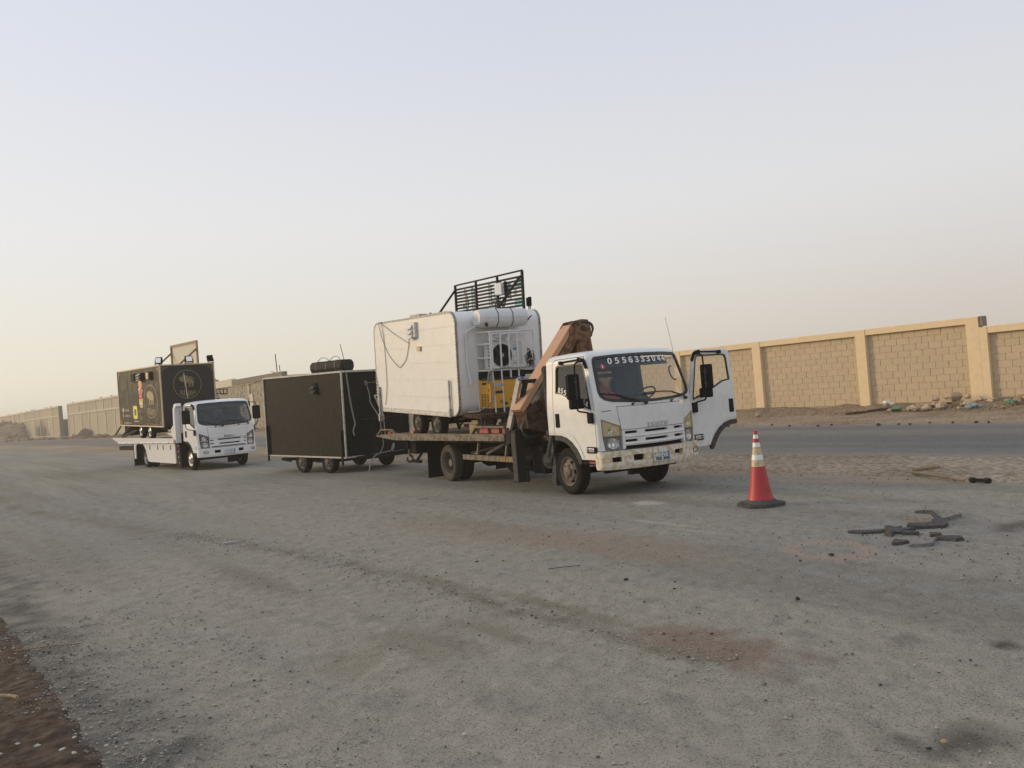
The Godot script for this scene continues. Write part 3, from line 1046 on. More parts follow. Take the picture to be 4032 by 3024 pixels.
	g.tube([Vector3(19.1, 5.4, -0.3), Vector3(19.0, 6.25, -0.3)], 0.04); g.tube([Vector3(17.0, 5.75, -0.2), Vector3(18.6, 5.5, -0.2)], 0.03)
	put(g, "steel_rod", "rust_dark", root)

func tall_wall(root: Node3D, L: float, lower: Array, upper: Array, soot: bool):
	var nz := noise(61, 0.25, 3)
	for lv in 2:
		var cols: Array = lower if lv == 0 else upper
		var y0 := 0.62 if lv == 0 else 4.36
		var y1 := 4.1 if lv == 0 else 5.86
		for i in cols.size() - 1:
			var g := G.new()
			var k := 10 if soot and lv == 0 else 1
			var a: float = cols[i] + 0.17
			var b: float = cols[i + 1] - 0.17
			var t := 1.0 + 0.06 * sin(i * 2.3 + lv)
			for ii in k:
				for jj in k:
					var x0 := lerpf(a, b, float(ii) / k)
					var x1 := lerpf(a, b, float(ii + 1) / k)
					var v0 := lerpf(y0, y1, float(jj) / k)
					var v1 := lerpf(y0, y1, float(jj + 1) / k)
					var c := Color(0.60, 0.54, 0.41) * t
					if soot and lv == 0:      # smoke-blackened patch
						var m := Vector2(((x0 + x1) * 0.5 - 55.0) / 9.0, ((v0 + v1) * 0.5 - 0.9) / 2.9)
						c = mixc(c, Color(0.10, 0.095, 0.085), smoothstep(1.25, 0.35, m.length() + 0.5 * nz.get_noise_2d(x0, v0 * 1.5)) * 0.85)
					g.col = c
					g.quad(Vector3(x0, v0, 0), Vector3(x1, v0, 0), Vector3(x1, v1, 0), Vector3(x0, v1, 0), Vector3(0, 0, 1))
			put(g, "panel", "rock", root)
		for x in cols:
			var g := G.new()
			g.box(Vector3(x, (y0 + y1) * 0.5, -0.05), Vector3(0.34, y1 - y0, 0.3), 0.02)
			put(g, "column", "concrete_pale", root)
	var g := G.new()
	g.box(Vector3(L * 0.5, 4.23, -0.05), Vector3(L, 0.26, 0.32), 0.02)
	put(g, "band", "concrete_pale", root)
	g = G.new()
	g.box(Vector3(L * 0.5, 6.0, -0.05), Vector3(L, 0.28, 0.34), 0.02)
	put(g, "coping", "concrete_pale", root)
	g = G.new()
	g.box(Vector3(L * 0.5, 0.31, -0.03), Vector3(L, 0.62, 0.36), 0.02)
	put(g, "plinth", "concrete", root)
	g = G.new()
	g.box(Vector3(L * 0.5, 3.0, -0.35), Vector3(L - 0.05, 5.9, 0.3))
	put(g, "backing", "concrete_dark", root)
	rng.seed = 300 + int(L)
	for i in 9:
		g = G.new()
		g.box(Vector3(rng.randf_range(2.0, L - 2.0), 6.22, -0.05), Vector3(0.4, 0.2, 0.2), 0.01)
		put(g, "stub", "concrete", root)
	if soot:      # the return at the open end
		g = G.new()
		g.box(Vector3(L + 0.18, 3.05, -0.3), Vector3(0.3, 6.1, 0.6), 0.02)
		put(g, "return_wall", "concrete_dark", root)

# ---------------------------------------------------------------- truck cab: x to its left, z forward, front axle at the origin
func nose(u: float, hw: float, zc: float, r: float) -> Vector2:
	var k := 0.247
	var t0 := 0.42
	var w := hw - r * (1.0 - sin(t0))
	var a := absf(u)
	var s := signf(u)
	if a <= w:
		return Vector2(u, zc - k * a * a)
	var th := t0 + (a - w) / r
	var zw := zc - k * w * w
	if th <= PI / 2:
		return Vector2(s * (w + r * (sin(th) - sin(t0))), zw - r * (cos(t0) - cos(th)))
	return Vector2(s * hw, zw - r * cos(t0) - (th - PI / 2) * r)

func nose_end(hw: float, r: float) -> float:
	return hw - r * (1.0 - sin(0.42)) + r * (PI / 2 - 0.42)

const VTOP := 2.42
func cab_in(v: float) -> float:
	return 0.14 * (1.0 - cos(clampf((v - 2.2) / 0.14, 0.0, PI / 2)))
func cab_y(v: float) -> float:
	return v if v < 2.2 else 2.2 + 0.14 * sin(minf((v - 2.2) / 0.14, PI / 2))
func cab_hw(v: float) -> float:
	return 1.0 - 0.055 * smoothstep(1.35, 2.3, v) - cab_in(v)
func cab_zf(v: float) -> float:
	return 1.26 - 0.37 * 0.06 * log(1.0 + exp((v - 1.5) / 0.06)) - cab_in(v) * 1.3
func cab_front(p: Vector2) -> Vector3:
	var q := nose(p.x, cab_hw(p.y), cab_zf(p.y), 0.08)
	return Vector3(q.x, cab_y(p.y), q.y)
func cab_seam(v: float) -> float:
	return nose(nose_end(cab_hw(v), 0.08), cab_hw(v), cab_zf(v), 0.08).y
func cab_right(p: Vector2) -> Vector3:
	return Vector3(-cab_hw(p.y), cab_y(p.y), p.x)
func cab_left(p: Vector2) -> Vector3:
	return Vector3(cab_hw(p.y), cab_y(p.y), p.x)
func cab_back(p: Vector2) -> Vector3:
	return Vector3(p.x, cab_y(p.y), -0.42 + cab_in(p.y))
func bumper_map(p: Vector2) -> Vector3:
	var q := nose(p.x, 1.01, 1.33 - 0.5 * maxf(0.0, 0.50 - p.y), 0.13)
	return Vector3(q.x, p.y, q.y)
func mirror2(p: PackedVector2Array) -> PackedVector2Array:
	var q := PackedVector2Array()
	for i in range(p.size() - 1, -1, -1):
		q.append(Vector2(-p[i].x, p[i].y))
	return q
func shrink(p: PackedVector2Array, d: float) -> PackedVector2Array:
	return Geometry2D.offset_polygon(p, -d, Geometry2D.JOIN_ROUND)[0]
func on_front(u: float, v: float, off: float) -> Vector3:
	var n := (cab_front(Vector2(u + 0.004, v)) - cab_front(Vector2(u - 0.004, v))).cross(cab_front(Vector2(u, v + 0.004)) - cab_front(Vector2(u, v - 0.004))).normalized()
	return cab_front(Vector2(u, v)) + n * off
func front_basis(u: float, v: float) -> Basis:
	var a := (cab_front(Vector2(u + 0.01, v)) - cab_front(Vector2(u - 0.01, v))).normalized()
	var b := (cab_front(Vector2(u, v + 0.01)) - cab_front(Vector2(u, v - 0.01))).normalized()
	var n := a.cross(b).normalized()
	return Basis(a, n.cross(a), n)

const WINDOW := [-0.15, 1.70, 0.05, 1.678, 0.20, 1.62, 0.52, 1.505, 0.885, 1.40, 0.865, 1.52, 0.70, 2.09, 0.665, 2.155, 0.61, 2.17, -0.07, 2.17, -0.12, 2.145, -0.14, 2.09]

func door(root: Node3D, s: int, style: int) -> MeshInstance3D:
	var fn: Callable = cab_right if s < 0 else cab_left
	var fl := s > 0
	var white := "white_old" if style == 0 else "white_new"
	var o := pv([0.945, 0.605, 0.52, 0.605, 0.475, 0.68, 0.40, 0.775, 0.27, 0.885, 0.12, 0.96, -0.05, 0.995, -0.225, 1.0, -0.225, 2.17, -0.205, 2.225, -0.15, 2.258, -0.10, 2.263])
	for v in [2.263, 2.22, 2.1, 1.9, 1.75, 1.6, 1.5, 1.4, 1.2, 1.0, 0.8]:
		o.append(Vector2(cab_seam(v) - (0.03 if v > 2.25 else 0.012), v))
	var win := pv(WINDOW)
	var g := G.new()
	g.patch(o, [win], 0.1, fn, 0.04, fl)
	var d := put(g, "door", white, root)
	g = G.new()
	g.patch(o, [win], 0.14, fn, 0.0, not fl, 0.042)
	put(g, "inner_panel", "cab_trim", d)
	g = G.new()
	g.patch(win, [], 0.2, fn, 0.0, fl, -0.02)
	put(g, "window", "glass_side" if s > 0 and style == 0 else "glass_darkened", d)
	g = G.new()
	g.patch(win, [shrink(win, 0.026)], 0.1, fn, 0.024, fl, 0.004)
	put(g, "window_seal", "seal", d)
	# swage line over the wheel and the rubber flare below it
	g = G.new()
	var arc := [[0.52, 0.605], [0.475, 0.68], [0.40, 0.775], [0.27, 0.885], [0.12, 0.96], [-0.05, 0.995], [-0.225, 1.0]]
	var fo := PackedVector2Array()
	for q in arc: fo.append(Vector2(q[0], q[1]))
	for q in [[-0.225, 0.915], [-0.06, 0.91], [0.09, 0.875], [0.21, 0.81], [0.33, 0.70], [0.41, 0.59], [0.45, 0.53], [0.50, 0.53]]: fo.append(Vector2(q[0], q[1]))
	g.patch(fo, [], 0.1, fn, 0.05, fl, 0.012)
	put(g, "wheel_arch_flare", "grey_plastic" if style == 0 else "black_plastic", d)
	g = G.new()
	var ridge := PackedVector2Array()
	for q in [[0.60, 0.63], [0.545, 0.74], [0.46, 0.86], [0.32, 0.985], [0.15, 1.065], [-0.03, 1.10], [-0.222, 1.105]]: ridge.append(Vector2(q[0], q[1]))
	for q in [[-0.222, 1.035], [-0.04, 1.03], [0.13, 0.998], [0.28, 0.925], [0.41, 0.81], [0.49, 0.71], [0.54, 0.63]]: ridge.append(Vector2(q[0], q[1]))
	g.patch(ridge, [], 0.1, fn, 0.02, fl, 0.012)
	put(g, "swage", white, d)
	# handle, side lamp
	var X := func(z, v, off): return fn.call(Vector2(z, v)) + Vector3(s * off, 0, 0)
	g = G.new()
	g.box(X.call(-0.115, 1.245, 0.004), Vector3(0.03, 0.235, 0.115), 0.012)
	var hd := put(g, "handle", "black_plastic", d)
	g = G.new()
	g.bar(X.call(-0.125, 1.345, 0.024), X.call(-0.118, 1.20, 0.028), 0.016, 0.028, Vector3(0, 0, 1))
	put(g, "grip", "seal", hd)
	if style == 0:
		g = G.new()
		g.box(X.call(0.83, 0.765, 0.012), Vector3(0.04, 0.10, 0.27), 0.014)
		var lp := put(g, "marker_lamp", "black_plastic", d)
		g = G.new()
		g.box(X.call(0.85, 0.765, 0.024), Vector3(0.035, 0.068, 0.15), 0.01); g.box(X.call(0.728, 0.765, 0.022), Vector3(0.03, 0.07, 0.05), 0.008)
		put(g, "lens", "reflector", lp)
	else:
		g = G.new()
		g.box(X.call(0.86, 0.77, 0.004), Vector3(0.012, 0.11, 0.07), 0.004)
		put(g, "badge", "chrome", d)
	# mirrors
	g = G.new()
	if style == 0:
		g.bar(X.call(0.10, 2.215, 0.025), X.call(0.62, 2.225, 0.03), 0.03, 0.026, Vector3.UP, 0.008)
		g.box(X.call(0.06, 2.205, 0.02), Vector3(0.05, 0.06, 0.09), 0.012)
		g.bar(X.call(0.58, 2.232, 0.03), X.call(0.735, 2.20, 0.03), 0.06, 0.06, Vector3.UP, 0.015)
		g.bar(X.call(0.72, 2.21, 0.02), X.call(0.80, 2.07, 0.02), 0.05, 0.055, Vector3.UP, 0.015)
		g.tube(curve([X.call(0.70, 2.185, 0.04), X.call(0.69, 2.18, 0.12), X.call(0.69, 2.14, 0.165), X.call(0.69, 2.05, 0.17), X.call(0.69, 1.9, 0.17)]), 0.014, 8)
		g.tube(curve([X.call(0.70, 1.46, 0.14), X.call(0.715, 1.40, 0.13), X.call(0.80, 1.375, 0.07), X.call(0.86, 1.36, 0.04)]), 0.014, 8)
		g.prism(rrect(0.83, 1.19, 0.935, 1.36, 0.03), 0.97, 1.055, Transform3D(Basis(Vector3(0, 0, 1), Vector3.UP, Vector3(s, 0, 0)), Vector3.ZERO))
		put(g, "mirror_bracket", "black_plastic", d)
		for k in 2:
			g = G.new()
			var cy: float = [1.79, 1.515][k]
			var hh: float = [0.41, 0.165][k]
			var cx: float = s * [1.175, 1.135][k]
			var ww: float = [0.235, 0.265][k]
			g.x = Transform3D(Basis(Vector3.UP, s * -0.12), Vector3(cx, cy, 0.70))
			g.prism(rrect(-ww / 2, -hh / 2, ww / 2, hh / 2, 0.035), -0.045, 0.015, Transform3D.IDENTITY)
			g.prism(rrect(-ww / 2 + 0.02, -hh / 2 + 0.02, ww / 2 - 0.02, hh / 2 - 0.02, 0.03), 0.015, 0.03, Transform3D.IDENTITY)
			var mr := put(g, "mirror", "black_plastic", d)
			g = G.new()
			g.x = Transform3D(Basis(Vector3.UP, s * -0.12), Vector3(cx, cy, 0.70))
			g.box(Vector3(0, 0, -0.047), Vector3(ww - 0.02, hh - 0.02, 0.006), 0.002)
			put(g, "mirror_glass", "mirror", mr)
			if k == 0:
				g = G.new()
				g.x = Transform3D(Basis(Vector3.UP, s * -0.12), Vector3(cx, cy, 0.70))
				g.box(Vector3(0.02, 0.08, 0.033), Vector3(0.07, 0.022, 0.012), 0.004); g.box(Vector3(0.02, -0.12, 0.033), Vector3(0.07, 0.022, 0.012), 0.004)
				g.tube([Vector3(0.02, 0.16, 0.034), Vector3(0.02, -0.2, 0.034)], 0.014, 8)
				put(g, "clamp", "grey_plastic", mr)
	else:
		g.bar(X.call(0.58, 2.232, 0.03), X.call(0.735, 2.20, 0.03), 0.06, 0.06, Vector3.UP, 0.015)
		g.bar(X.call(0.72, 2.21, 0.02), X.call(0.80, 2.06, 0.02), 0.05, 0.055, Vector3.UP, 0.015)
		g.tube(curve([X.call(0.72, 2.185, 0.03), X.call(0.72, 2.19, 0.2), X.call(0.72, 2.14, 0.27), X.call(0.72, 1.9, 0.28), X.call(0.72, 1.55, 0.26), X.call(0.74, 1.42, 0.2), X.call(0.82, 1.385, 0.08), X.call(0.87, 1.37, 0.04)]), 0.014, 8)
		g.prism(rrect(0.83, 1.19, 0.935, 1.38, 0.03), 0.97, 1.055, Transform3D(Basis(Vector3(0, 0, 1), Vector3.UP, Vector3(s, 0, 0)), Vector3.ZERO))
		put(g, "mirror_bracket", "black_plastic", d)
		g = G.new()
		g.prism(rrect(-0.13, -0.235, 0.13, 0.235, 0.045), -0.05, 0.03, Transform3D(Basis.IDENTITY, Vector3(s * 1.22, 1.83, 0.72)))
		var mr := put(g, "mirror", "black_plastic", d)
		g = G.new()
		g.box(Vector3(s * 1.22, 1.83, 0.668), Vector3(0.23, 0.44, 0.006), 0.002)
		put(g, "mirror_glass", "mirror", mr)
	return d

func cab(root: Node3D, style: int):
	var white := "white_old" if style == 0 else "white_new"
	var g := G.new()
	# shell: nose, flanks round the doors, back, roof
	var o := PackedVector2Array()
	var vs := [0.745, 0.9, 1.1, 1.3, 1.45, 1.6, 1.8, 2.0, 2.2, 2.25, 2.3, 2.35, 2.39, VTOP]
	for v in vs: o.append(Vector2(nose_end(cab_hw(v), 0.08), v))
	for i in range(vs.size() - 1, -1, -1): o.append(Vector2(-nose_end(cab_hw(vs[i]), 0.08), vs[i]))
	var ws := pv([0, 1.462, 0.4, 1.474, 0.74, 1.505, 0.86, 1.545, 0.91, 1.60, 0.925, 1.68, 0.90, 1.95, 0.878, 2.15, 0.862, 2.21, 0.82, 2.245, 0.5, 2.262, 0, 2.268])
	var half := mirror2(ws)
	for i in range(1, half.size() - 1): ws.append(half[i])
	var hole := pv([-0.695, 1.428, -0.648, 1.048, -0.648, 0.746, 0.648, 0.746, 0.648, 1.048, 0.695, 1.428])
	var lampo := pv([-0.945, 1.25, -0.652, 1.118, -0.652, 0.747, -0.912, 0.747, -0.938, 0.95])
	g.patch(o, [ws, hole, lampo, mirror2(lampo)], 0.07, cab_front)
	for s in [-1, 1]:
		var fn: Callable = cab_right if s < 0 else cab_left
		var p := pv([-0.42, 1.0, -0.236, 1.0, -0.236, 2.17, -0.214, 2.232, -0.155, 2.268, -0.10, 2.274])
		for v in [2.274, 2.3, 2.35, 2.39, VTOP]: p.append(Vector2(cab_seam(v), v))
		for v in [VTOP, 2.39, 2.35, 2.3, 2.25, 2.2]: p.append(Vector2(-0.42 + cab_in(v), v))
		g.patch(p, [], 0.1, fn, 0.0, s > 0)
		g.patch(pv([-0.40, 1.035, -0.238, 1.035, -0.238, 1.105, -0.40, 1.105]), [], 0.2, fn, 0.02, s > 0, 0.012)
	var bk := pv([-1.0, 1.0, 1.0, 1.0])
	for v in [1.35, 1.7, 2.0, 2.2, 2.25, 2.3, 2.35, 2.39, VTOP]: bk.append(Vector2(cab_hw(v), v))
	for v in [VTOP, 2.39, 2.35, 2.3, 2.25, 2.2, 2.0, 1.7, 1.35]: bk.append(Vector2(-cab_hw(v), v))
	var rw := rrect(-0.45, 1.62, 0.45, 2.02, 0.06)
	g.patch(bk, [rw], 0.12, cab_back, 0.0, true)
	var hw := cab_hw(VTOP)
	var R := func(i, j):
		var u: float = -1.0 + 2.0 * i / 12.0
		var t: float = j / 12.0
		var zf: float = nose(u * nose_end(hw, 0.08), hw, cab_zf(VTOP), 0.08).y
		var xx: float = nose(u * nose_end(hw, 0.08), hw, cab_zf(VTOP), 0.08).x
		return Vector3(xx, 2.34 + 0.035 * (1 - pow(u, 4)) * (1 - pow(2 * t - 1, 4)), lerpf(-0.42 + 0.14, zf, t))
	for i in 12:
		for j in 12:
			var nn := []
			var pp := []
			for q in [[i, j], [i, j + 1], [i + 1, j + 1], [i + 1, j]]:
				pp.append(R.call(q[0], q[1]))
				var a: Vector3 = R.call(minf(q[0] + 0.5, 12.0), q[1]) - R.call(maxf(q[0] - 0.5, 0.0), q[1])
				var b: Vector3 = R.call(q[0], minf(q[1] + 0.5, 12.0)) - R.call(q[0], maxf(q[1] - 0.5, 0.0))
				nn.append(b.cross(a).normalized())
			g.quadn(pp, nn)
	put(g, "cab_shell", white, root)
	# bonnet lid and grille
	g = G.new()
	g.patch(pv([-0.687, 1.42, -0.64, 1.056, 0.64, 1.056, 0.687, 1.42]), [], 0.1, cab_front, 0.03, false, 0.003)
	put(g, "bonnet_lid", white, root)
	g = G.new()
	g.patch(pv([-0.7, 1.43, -0.66, 0.72, 0.66, 0.72, 0.7, 1.43]), [], 0.12, cab_front, 0.0, false, -0.075)
	put(g, "dark_grille_backing", "black_plastic", root)  # dark sheet put behind the slots in place of the shaded cavity
	g = G.new()
	if style == 0:
		var slots := []
		for y in [[0.988, 1.029], [0.856, 0.897]]:
			for xr in [[-0.594, -0.385], [-0.25, 0.21], [0.365, 0.585]]:
				slots.append(rrect(xr[0], y[0], xr[1], y[1], 0.008, 2))
		g.patch(pv([-0.64, 1.047, -0.64, 0.752, -0.603, 0.752, -0.588, 0.80, 0.588, 0.80, 0.603, 0.752, 0.64, 0.752, 0.64, 1.047]), slots, 0.1, cab_front, 0.06, false, 0.004)
		put(g, "grille", white, root)
		g = G.new()
		for y in [0.944, 0.826]:
			g = G.new()
			var pp := []
			for i in 13: pp.append(on_front(-0.6 + i * 0.1, y, 0.006))
			g.tube(pp, 0.016, 8)
			put(g, "grille_bar", white, root)
	else:
		var slots := []
		slots.append(pv([-0.41, 1.018, -0.35, 0.983, 0.38, 0.983, 0.44, 1.018, 0.40, 1.027, -0.37, 1.027]))
		slots.append(pv([-0.37, 0.878, -0.31, 0.846, 0.34, 0.846, 0.40, 0.878, 0.36, 0.888, -0.33, 0.888]))
		for s in [-1.0, 1.0]:
			for y in [0.995, 0.885]:
				slots.append(pv([s * 0.62, y + 0.012, s * 0.62, y - 0.022, s * 0.50, y - 0.022, s * 0.53, y + 0.012]))
		slots.append(pv([-0.57, 0.79, -0.59, 0.757, 0.59, 0.757, 0.57, 0.79]))
		g.patch(pv([-0.64, 1.047, -0.64, 0.748, 0.64, 0.748, 0.64, 1.047]), slots, 0.1, cab_front, 0.06, false, 0.004)
		put(g, "grille", white, root)
	# maker's lettering
	var i := 0
	for ch in "ISUZU":
		var u: float = [-0.175, -0.10, -0.005, 0.085, 0.175][i] * (1.0 if style == 0 else 0.9)
		i += 1
		write(ch, 0.07, on_front(u, 1.10, 0.012), front_basis(u, 1.10), "sticker_grey" if style == 0 else "chrome", "badge_letter", root, "Droid Sans", true, 1.35)
	# windscreen
	g = G.new()
	var inner := shrink(ws, 0.045)
	g.patch(ws, [inner], 0.06, cab_front, 0.03, false, 0.008)
	var gk := put(g, "windscreen_seal", "seal", root)
	g = G.new()
	g.patch(shrink(ws, 0.03), [], 0.12, cab_front, 0.0, false, -0.006)
	var scr := put(g, "windscreen", "glass", root)
	for q in [[-0.19, 1.45, -0.56, 1.565, -0.90, 1.65, -0.42, 1.54], [0.74, 1.465, 0.40, 1.575, -0.19, 1.60, 0.42, 1.585]]:
		g = G.new()
		g.cyl(on_front(q[0], q[1], 0.0), on_front(q[0], q[1], 0.05), 0.026, 10)
		g.tube([on_front(q[0], q[1], 0.045), on_front(lerpf(q[0], q[2], 0.5), lerpf(q[1], q[3], 0.5), 0.05), on_front(q[2], q[3], 0.03)], 0.013, 6)
		var bl := []
		for k in 7: bl.append(on_front(lerpf(q[4], q[6], k / 6.0), lerpf(q[5], q[7], k / 6.0) + 0.012 * sin(PI * k / 6.0), 0.022))
		g.tube(bl, 0.011, 6)
		put(g, "wiper", "seal", root)
	for u in [-0.425, 0.36]:
		g = G.new()
		g.cyl(on_front(u, 1.446, 0.0), on_front(u, 1.446, 0.022), 0.02, 10)
		g.bar(on_front(u, 1.45, 0.018), on_front(u + 0.04, 1.462, 0.022), 0.014, 0.014)
		put(g, "washer_jet", "seal", root)
	# headlamps
	for s in [-1, 1]:
		var up := pv([-0.943, 1.247, -0.655, 1.116, -0.655, 0.957, -0.936, 0.957])
		var lo := pv([-0.936, 0.947, -0.655, 0.947, -0.655, 0.75, -0.912, 0.75])
		var whole := pv([-0.945, 1.25, -0.652, 1.118, -0.652, 0.747, -0.912, 0.747, -0.938, 0.95])
		if s > 0:
			up = mirror2(up); lo = mirror2(lo); whole = mirror2(whole)
		g = G.new()
		g.patch(whole, [], 0.1, cab_front, 0.0, false, -0.085)
		g.patch(whole, [shrink(whole, 0.012)], 0.1, cab_front, 0.08, false, 0.0)
		var hl := put(g, "headlamp", "grey_plastic" if style == 0 else "black_plastic", root)
		g = G.new()
		for q in [[0.80, 1.055, 0.075], [0.785, 0.85, 0.088]]:
			var c := on_front(s * q[0], q[1], -0.075)
			var pr := []
			for k in 9: pr.append(Vector2(q[2] * sqrt(k / 8.0) + 0.0005, 0.062 * k / 8.0))
			g.lathe(pr, c, on_front(s * q[0], q[1], 0.0) - c, 20)
		g.box(on_front(s * 0.79, 0.985, -0.03), Vector3(0.24, 0.03, 0.03), 0.006, Basis(Vector3.UP, s * 0.42))
		put(g, "reflector", "reflector", hl)
		if style == 0:
			g = G.new()
			g.patch(shrink(up, 0.02), [ell(s * 0.80, 1.055, 0.06, 0.06, 14)], 0.1, cab_front, 0.0, false, -0.02)
			put(g, "added_lamp_backing", "added_lamp_backing", hl)  # pale backing added behind the upper lens to brighten it
		g = G.new()
		for k in 4: g.box(on_front(s * (0.70 + 0.055 * k), 0.83, -0.025), Vector3(0.02, 0.14 - 0.02 * k, 0.02), 0.004, Basis(Vector3.UP, s * 0.4))
		put(g, "rib", "chrome", hl)
		g = G.new()
		g.patch(up, [], 0.1, cab_front, 0.0, false, 0.004)
		put(g, "lens", "lens_aged" if style == 0 else "lens", hl)
		g = G.new()
		g.patch(lo, [], 0.1, cab_front, 0.0, false, 0.004)
		put(g, "lens", "lens", hl)
	# bumper and number plate
	g = G.new()
	var e := nose_end(1.01, 0.13) + 0.09
	var bo := pv([-e, 0.735, -e, 0.50, -e + 0.05, 0.45, -0.8, 0.44, 0.8, 0.44, e - 0.05, 0.45, e, 0.50, e, 0.735])
	var hs := [rrect(-0.525, 0.558, -0.335, 0.657, 0.015, 2), rrect(0.275, 0.558, 0.475, 0.657, 0.015, 2)]
	if style == 0: hs.append(rrect(-0.86, 0.56, -0.712, 0.64, 0.008, 2))
	g.patch(bo, hs, 0.09, bumper_map, 0.07)
	var bp := put(g, "bumper", "bumper_old" if style == 0 else white, root)
	for u in ([-0.79, 0.83] if style == 1 else [0.86]):
		g = G.new()
		var fr := rrect(u - 0.075, 0.555, u + 0.075, 0.64, 0.015, 3)
		g.patch(fr, [shrink(fr, 0.012)], 0.08, bumper_map, 0.01, false, 0.007)
		var fl := put(g, "fog_lamp", "grey_plastic", bp)
		g = G.new()
		g.patch(shrink(fr, 0.014), [], 0.08, bumper_map, 0.0, false, 0.003)
		put(g, "lens", "reflector" if style == 1 else "bumper_old", fl)
	g = G.new()
	g.box(Vector3(-0.03, 0.588, 1.345), Vector3(0.325, 0.158, 0.012), 0.004)
	var pl := put(g, "number_plate", "plate", bp)
	g = G.new()
	g.box(Vector3(0.112, 0.588, 1.351), Vector3(0.036, 0.152, 0.008), 0.002)
	put(g, "blue_band", "sticker_blue", pl)
	g = G.new()
	g.box(Vector3(-0.048, 0.59, 1.352), Vector3(0.285, 0.004, 0.003)); g.box(Vector3(0.0, 0.588, 1.352), Vector3(0.004, 0.15, 0.003))
	if style == 0:      # the upper line of eastern numerals and letters
		var P := func(a):
			var pts := []
			for k in range(0, a.size(), 2): pts.append(Vector3(a[k], 0.6 + a[k + 1], 1.353))
			g.tube(pts, 0.0035, 4)
		P.call([-0.175, 0.05, -0.163, 0.012, -0.15, 0.05]); P.call([-0.132, 0.032, -0.126, 0.028])
		P.call([-0.105, 0.012, -0.105, 0.052, -0.098, 0.043, -0.092, 0.052, -0.085, 0.046, -0.08, 0.052])
		P.call([-0.052, 0.05, -0.063, 0.03, -0.052, 0.014, -0.038, 0.03, -0.052, 0.05])
		P.call([0.022, 0.05, 0.026, 0.022, 0.012, 0.012]); P.call([0.046, 0.04, 0.04, 0.025, 0.052, 0.02, 0.046, 0.04]); P.call([0.075, 0.055, 0.075, 0.015])
	put(g, "plate_line", "black_plastic", pl)
	if style == 0:
		write("7035", 0.05, Vector3(-0.10, 0.548, 1.354), FRONT, "black_plastic", "plate_text", pl, "Droid Sans", true, 0.85)
		write("KHA", 0.042, Vector3(0.048, 0.548, 1.354), FRONT, "black_plastic", "plate_text", pl, "Droid Sans", true, 0.8)
	# inside of the cab
	g = G.new()
	g.box(Vector3(0, 1.02, 0.28), Vector3(1.86, 0.06, 1.3)); g.box(Vector3(0, 1.3, -0.36), Vector3(1.86, 0.6, 0.06)); g.box(Vector3(-0.7, 1.85, -0.36), Vector3(0.46, 0.6, 0.06)); g.box(Vector3(0.7, 1.85, -0.36), Vector3(0.46, 0.6, 0.06))
	g.box(Vector3(0, 2.285, 0.2), Vector3(1.66, 0.03, 0.95)); g.box(Vector3(0, 2.09, -0.355), Vector3(1.7, 0.14, 0.05))
	put(g, "cab_lining", "cab_trim", root)
	g = G.new()
	g.patch(rw, [], 0.3, cab_back, 0.0, true, -0.01)
	put(g, "rear_window", "glass_dark", root)
	g = G.new()
	g.x = Transform3D(Basis(Vector3.RIGHT, 0.1), Vector3(0, 0, 0))
	g.box(Vector3(0, 1.38, 0.72), Vector3(1.74, 0.2, 0.42), 0.06); g.box(Vector3(0.38, 1.48, 0.64), Vector3(0.5, 0.14, 0.26), 0.06); g.box(Vector3(0, 1.15, 0.8), Vector3(1.7, 0.4, 0.25), 0.04)
	put(g, "dashboard", "dash", root)
	for x in [-0.58, -0.12, 0.48]:
		g = G.new()
		g.box(Vector3(x, 1.25, 0.02), Vector3(0.46, 0.18, 0.5), 0.06)
		g.box(Vector3(x, 1.58, -0.22), Vector3(0.45, 0.6, 0.16), 0.07, Basis(Vector3.RIGHT, -0.15)); g.box(Vector3(x, 1.95, -0.27), Vector3(0.26, 0.18, 0.1), 0.04)
		put(g, "seat", "seat", root)
	g = G.new()
	var tilt := Basis(Vector3.RIGHT, -0.65)
	var wc := Vector3(0.47, 1.57, 0.42)
	var ring := []
	for k in 25: ring.append(wc + tilt * Vector3(cos(TAU * k / 24) * 0.2, 0, sin(TAU * k / 24) * 0.2))
	g.tube(ring, 0.014, 8, false)
	g.tube([wc + tilt * Vector3(-0.19, 0, 0), wc + tilt * Vector3(0, -0.02, 0.02), wc + tilt * Vector3(0.19, 0, 0)], 0.015, 6); g.tube([wc, wc + tilt * Vector3(0, -0.4, 0.0)], 0.03, 8)
	put(g, "steering_wheel", "black_plastic", root)
	for x in [-0.45, 0.45]:
		g = G.new()
		g.box(Vector3(x, 2.13, 0.70), Vector3(0.62, 0.15, 0.02), 0.008, Basis(Vector3.RIGHT, -0.5))
		put(g, "sun_visor", "dash", root)
	g = G.new()
	g.tube(curve([Vector3(0.78, 2.02, 0.80), Vector3(0.74, 1.99, 0.79), Vector3(0.72, 1.9, 0.82), Vector3(0.74, 1.80, 0.87), Vector3(0.79, 1.78, 0.90)]), 0.014, 6)
	put(g, "grab_handle", "black_plastic", root)

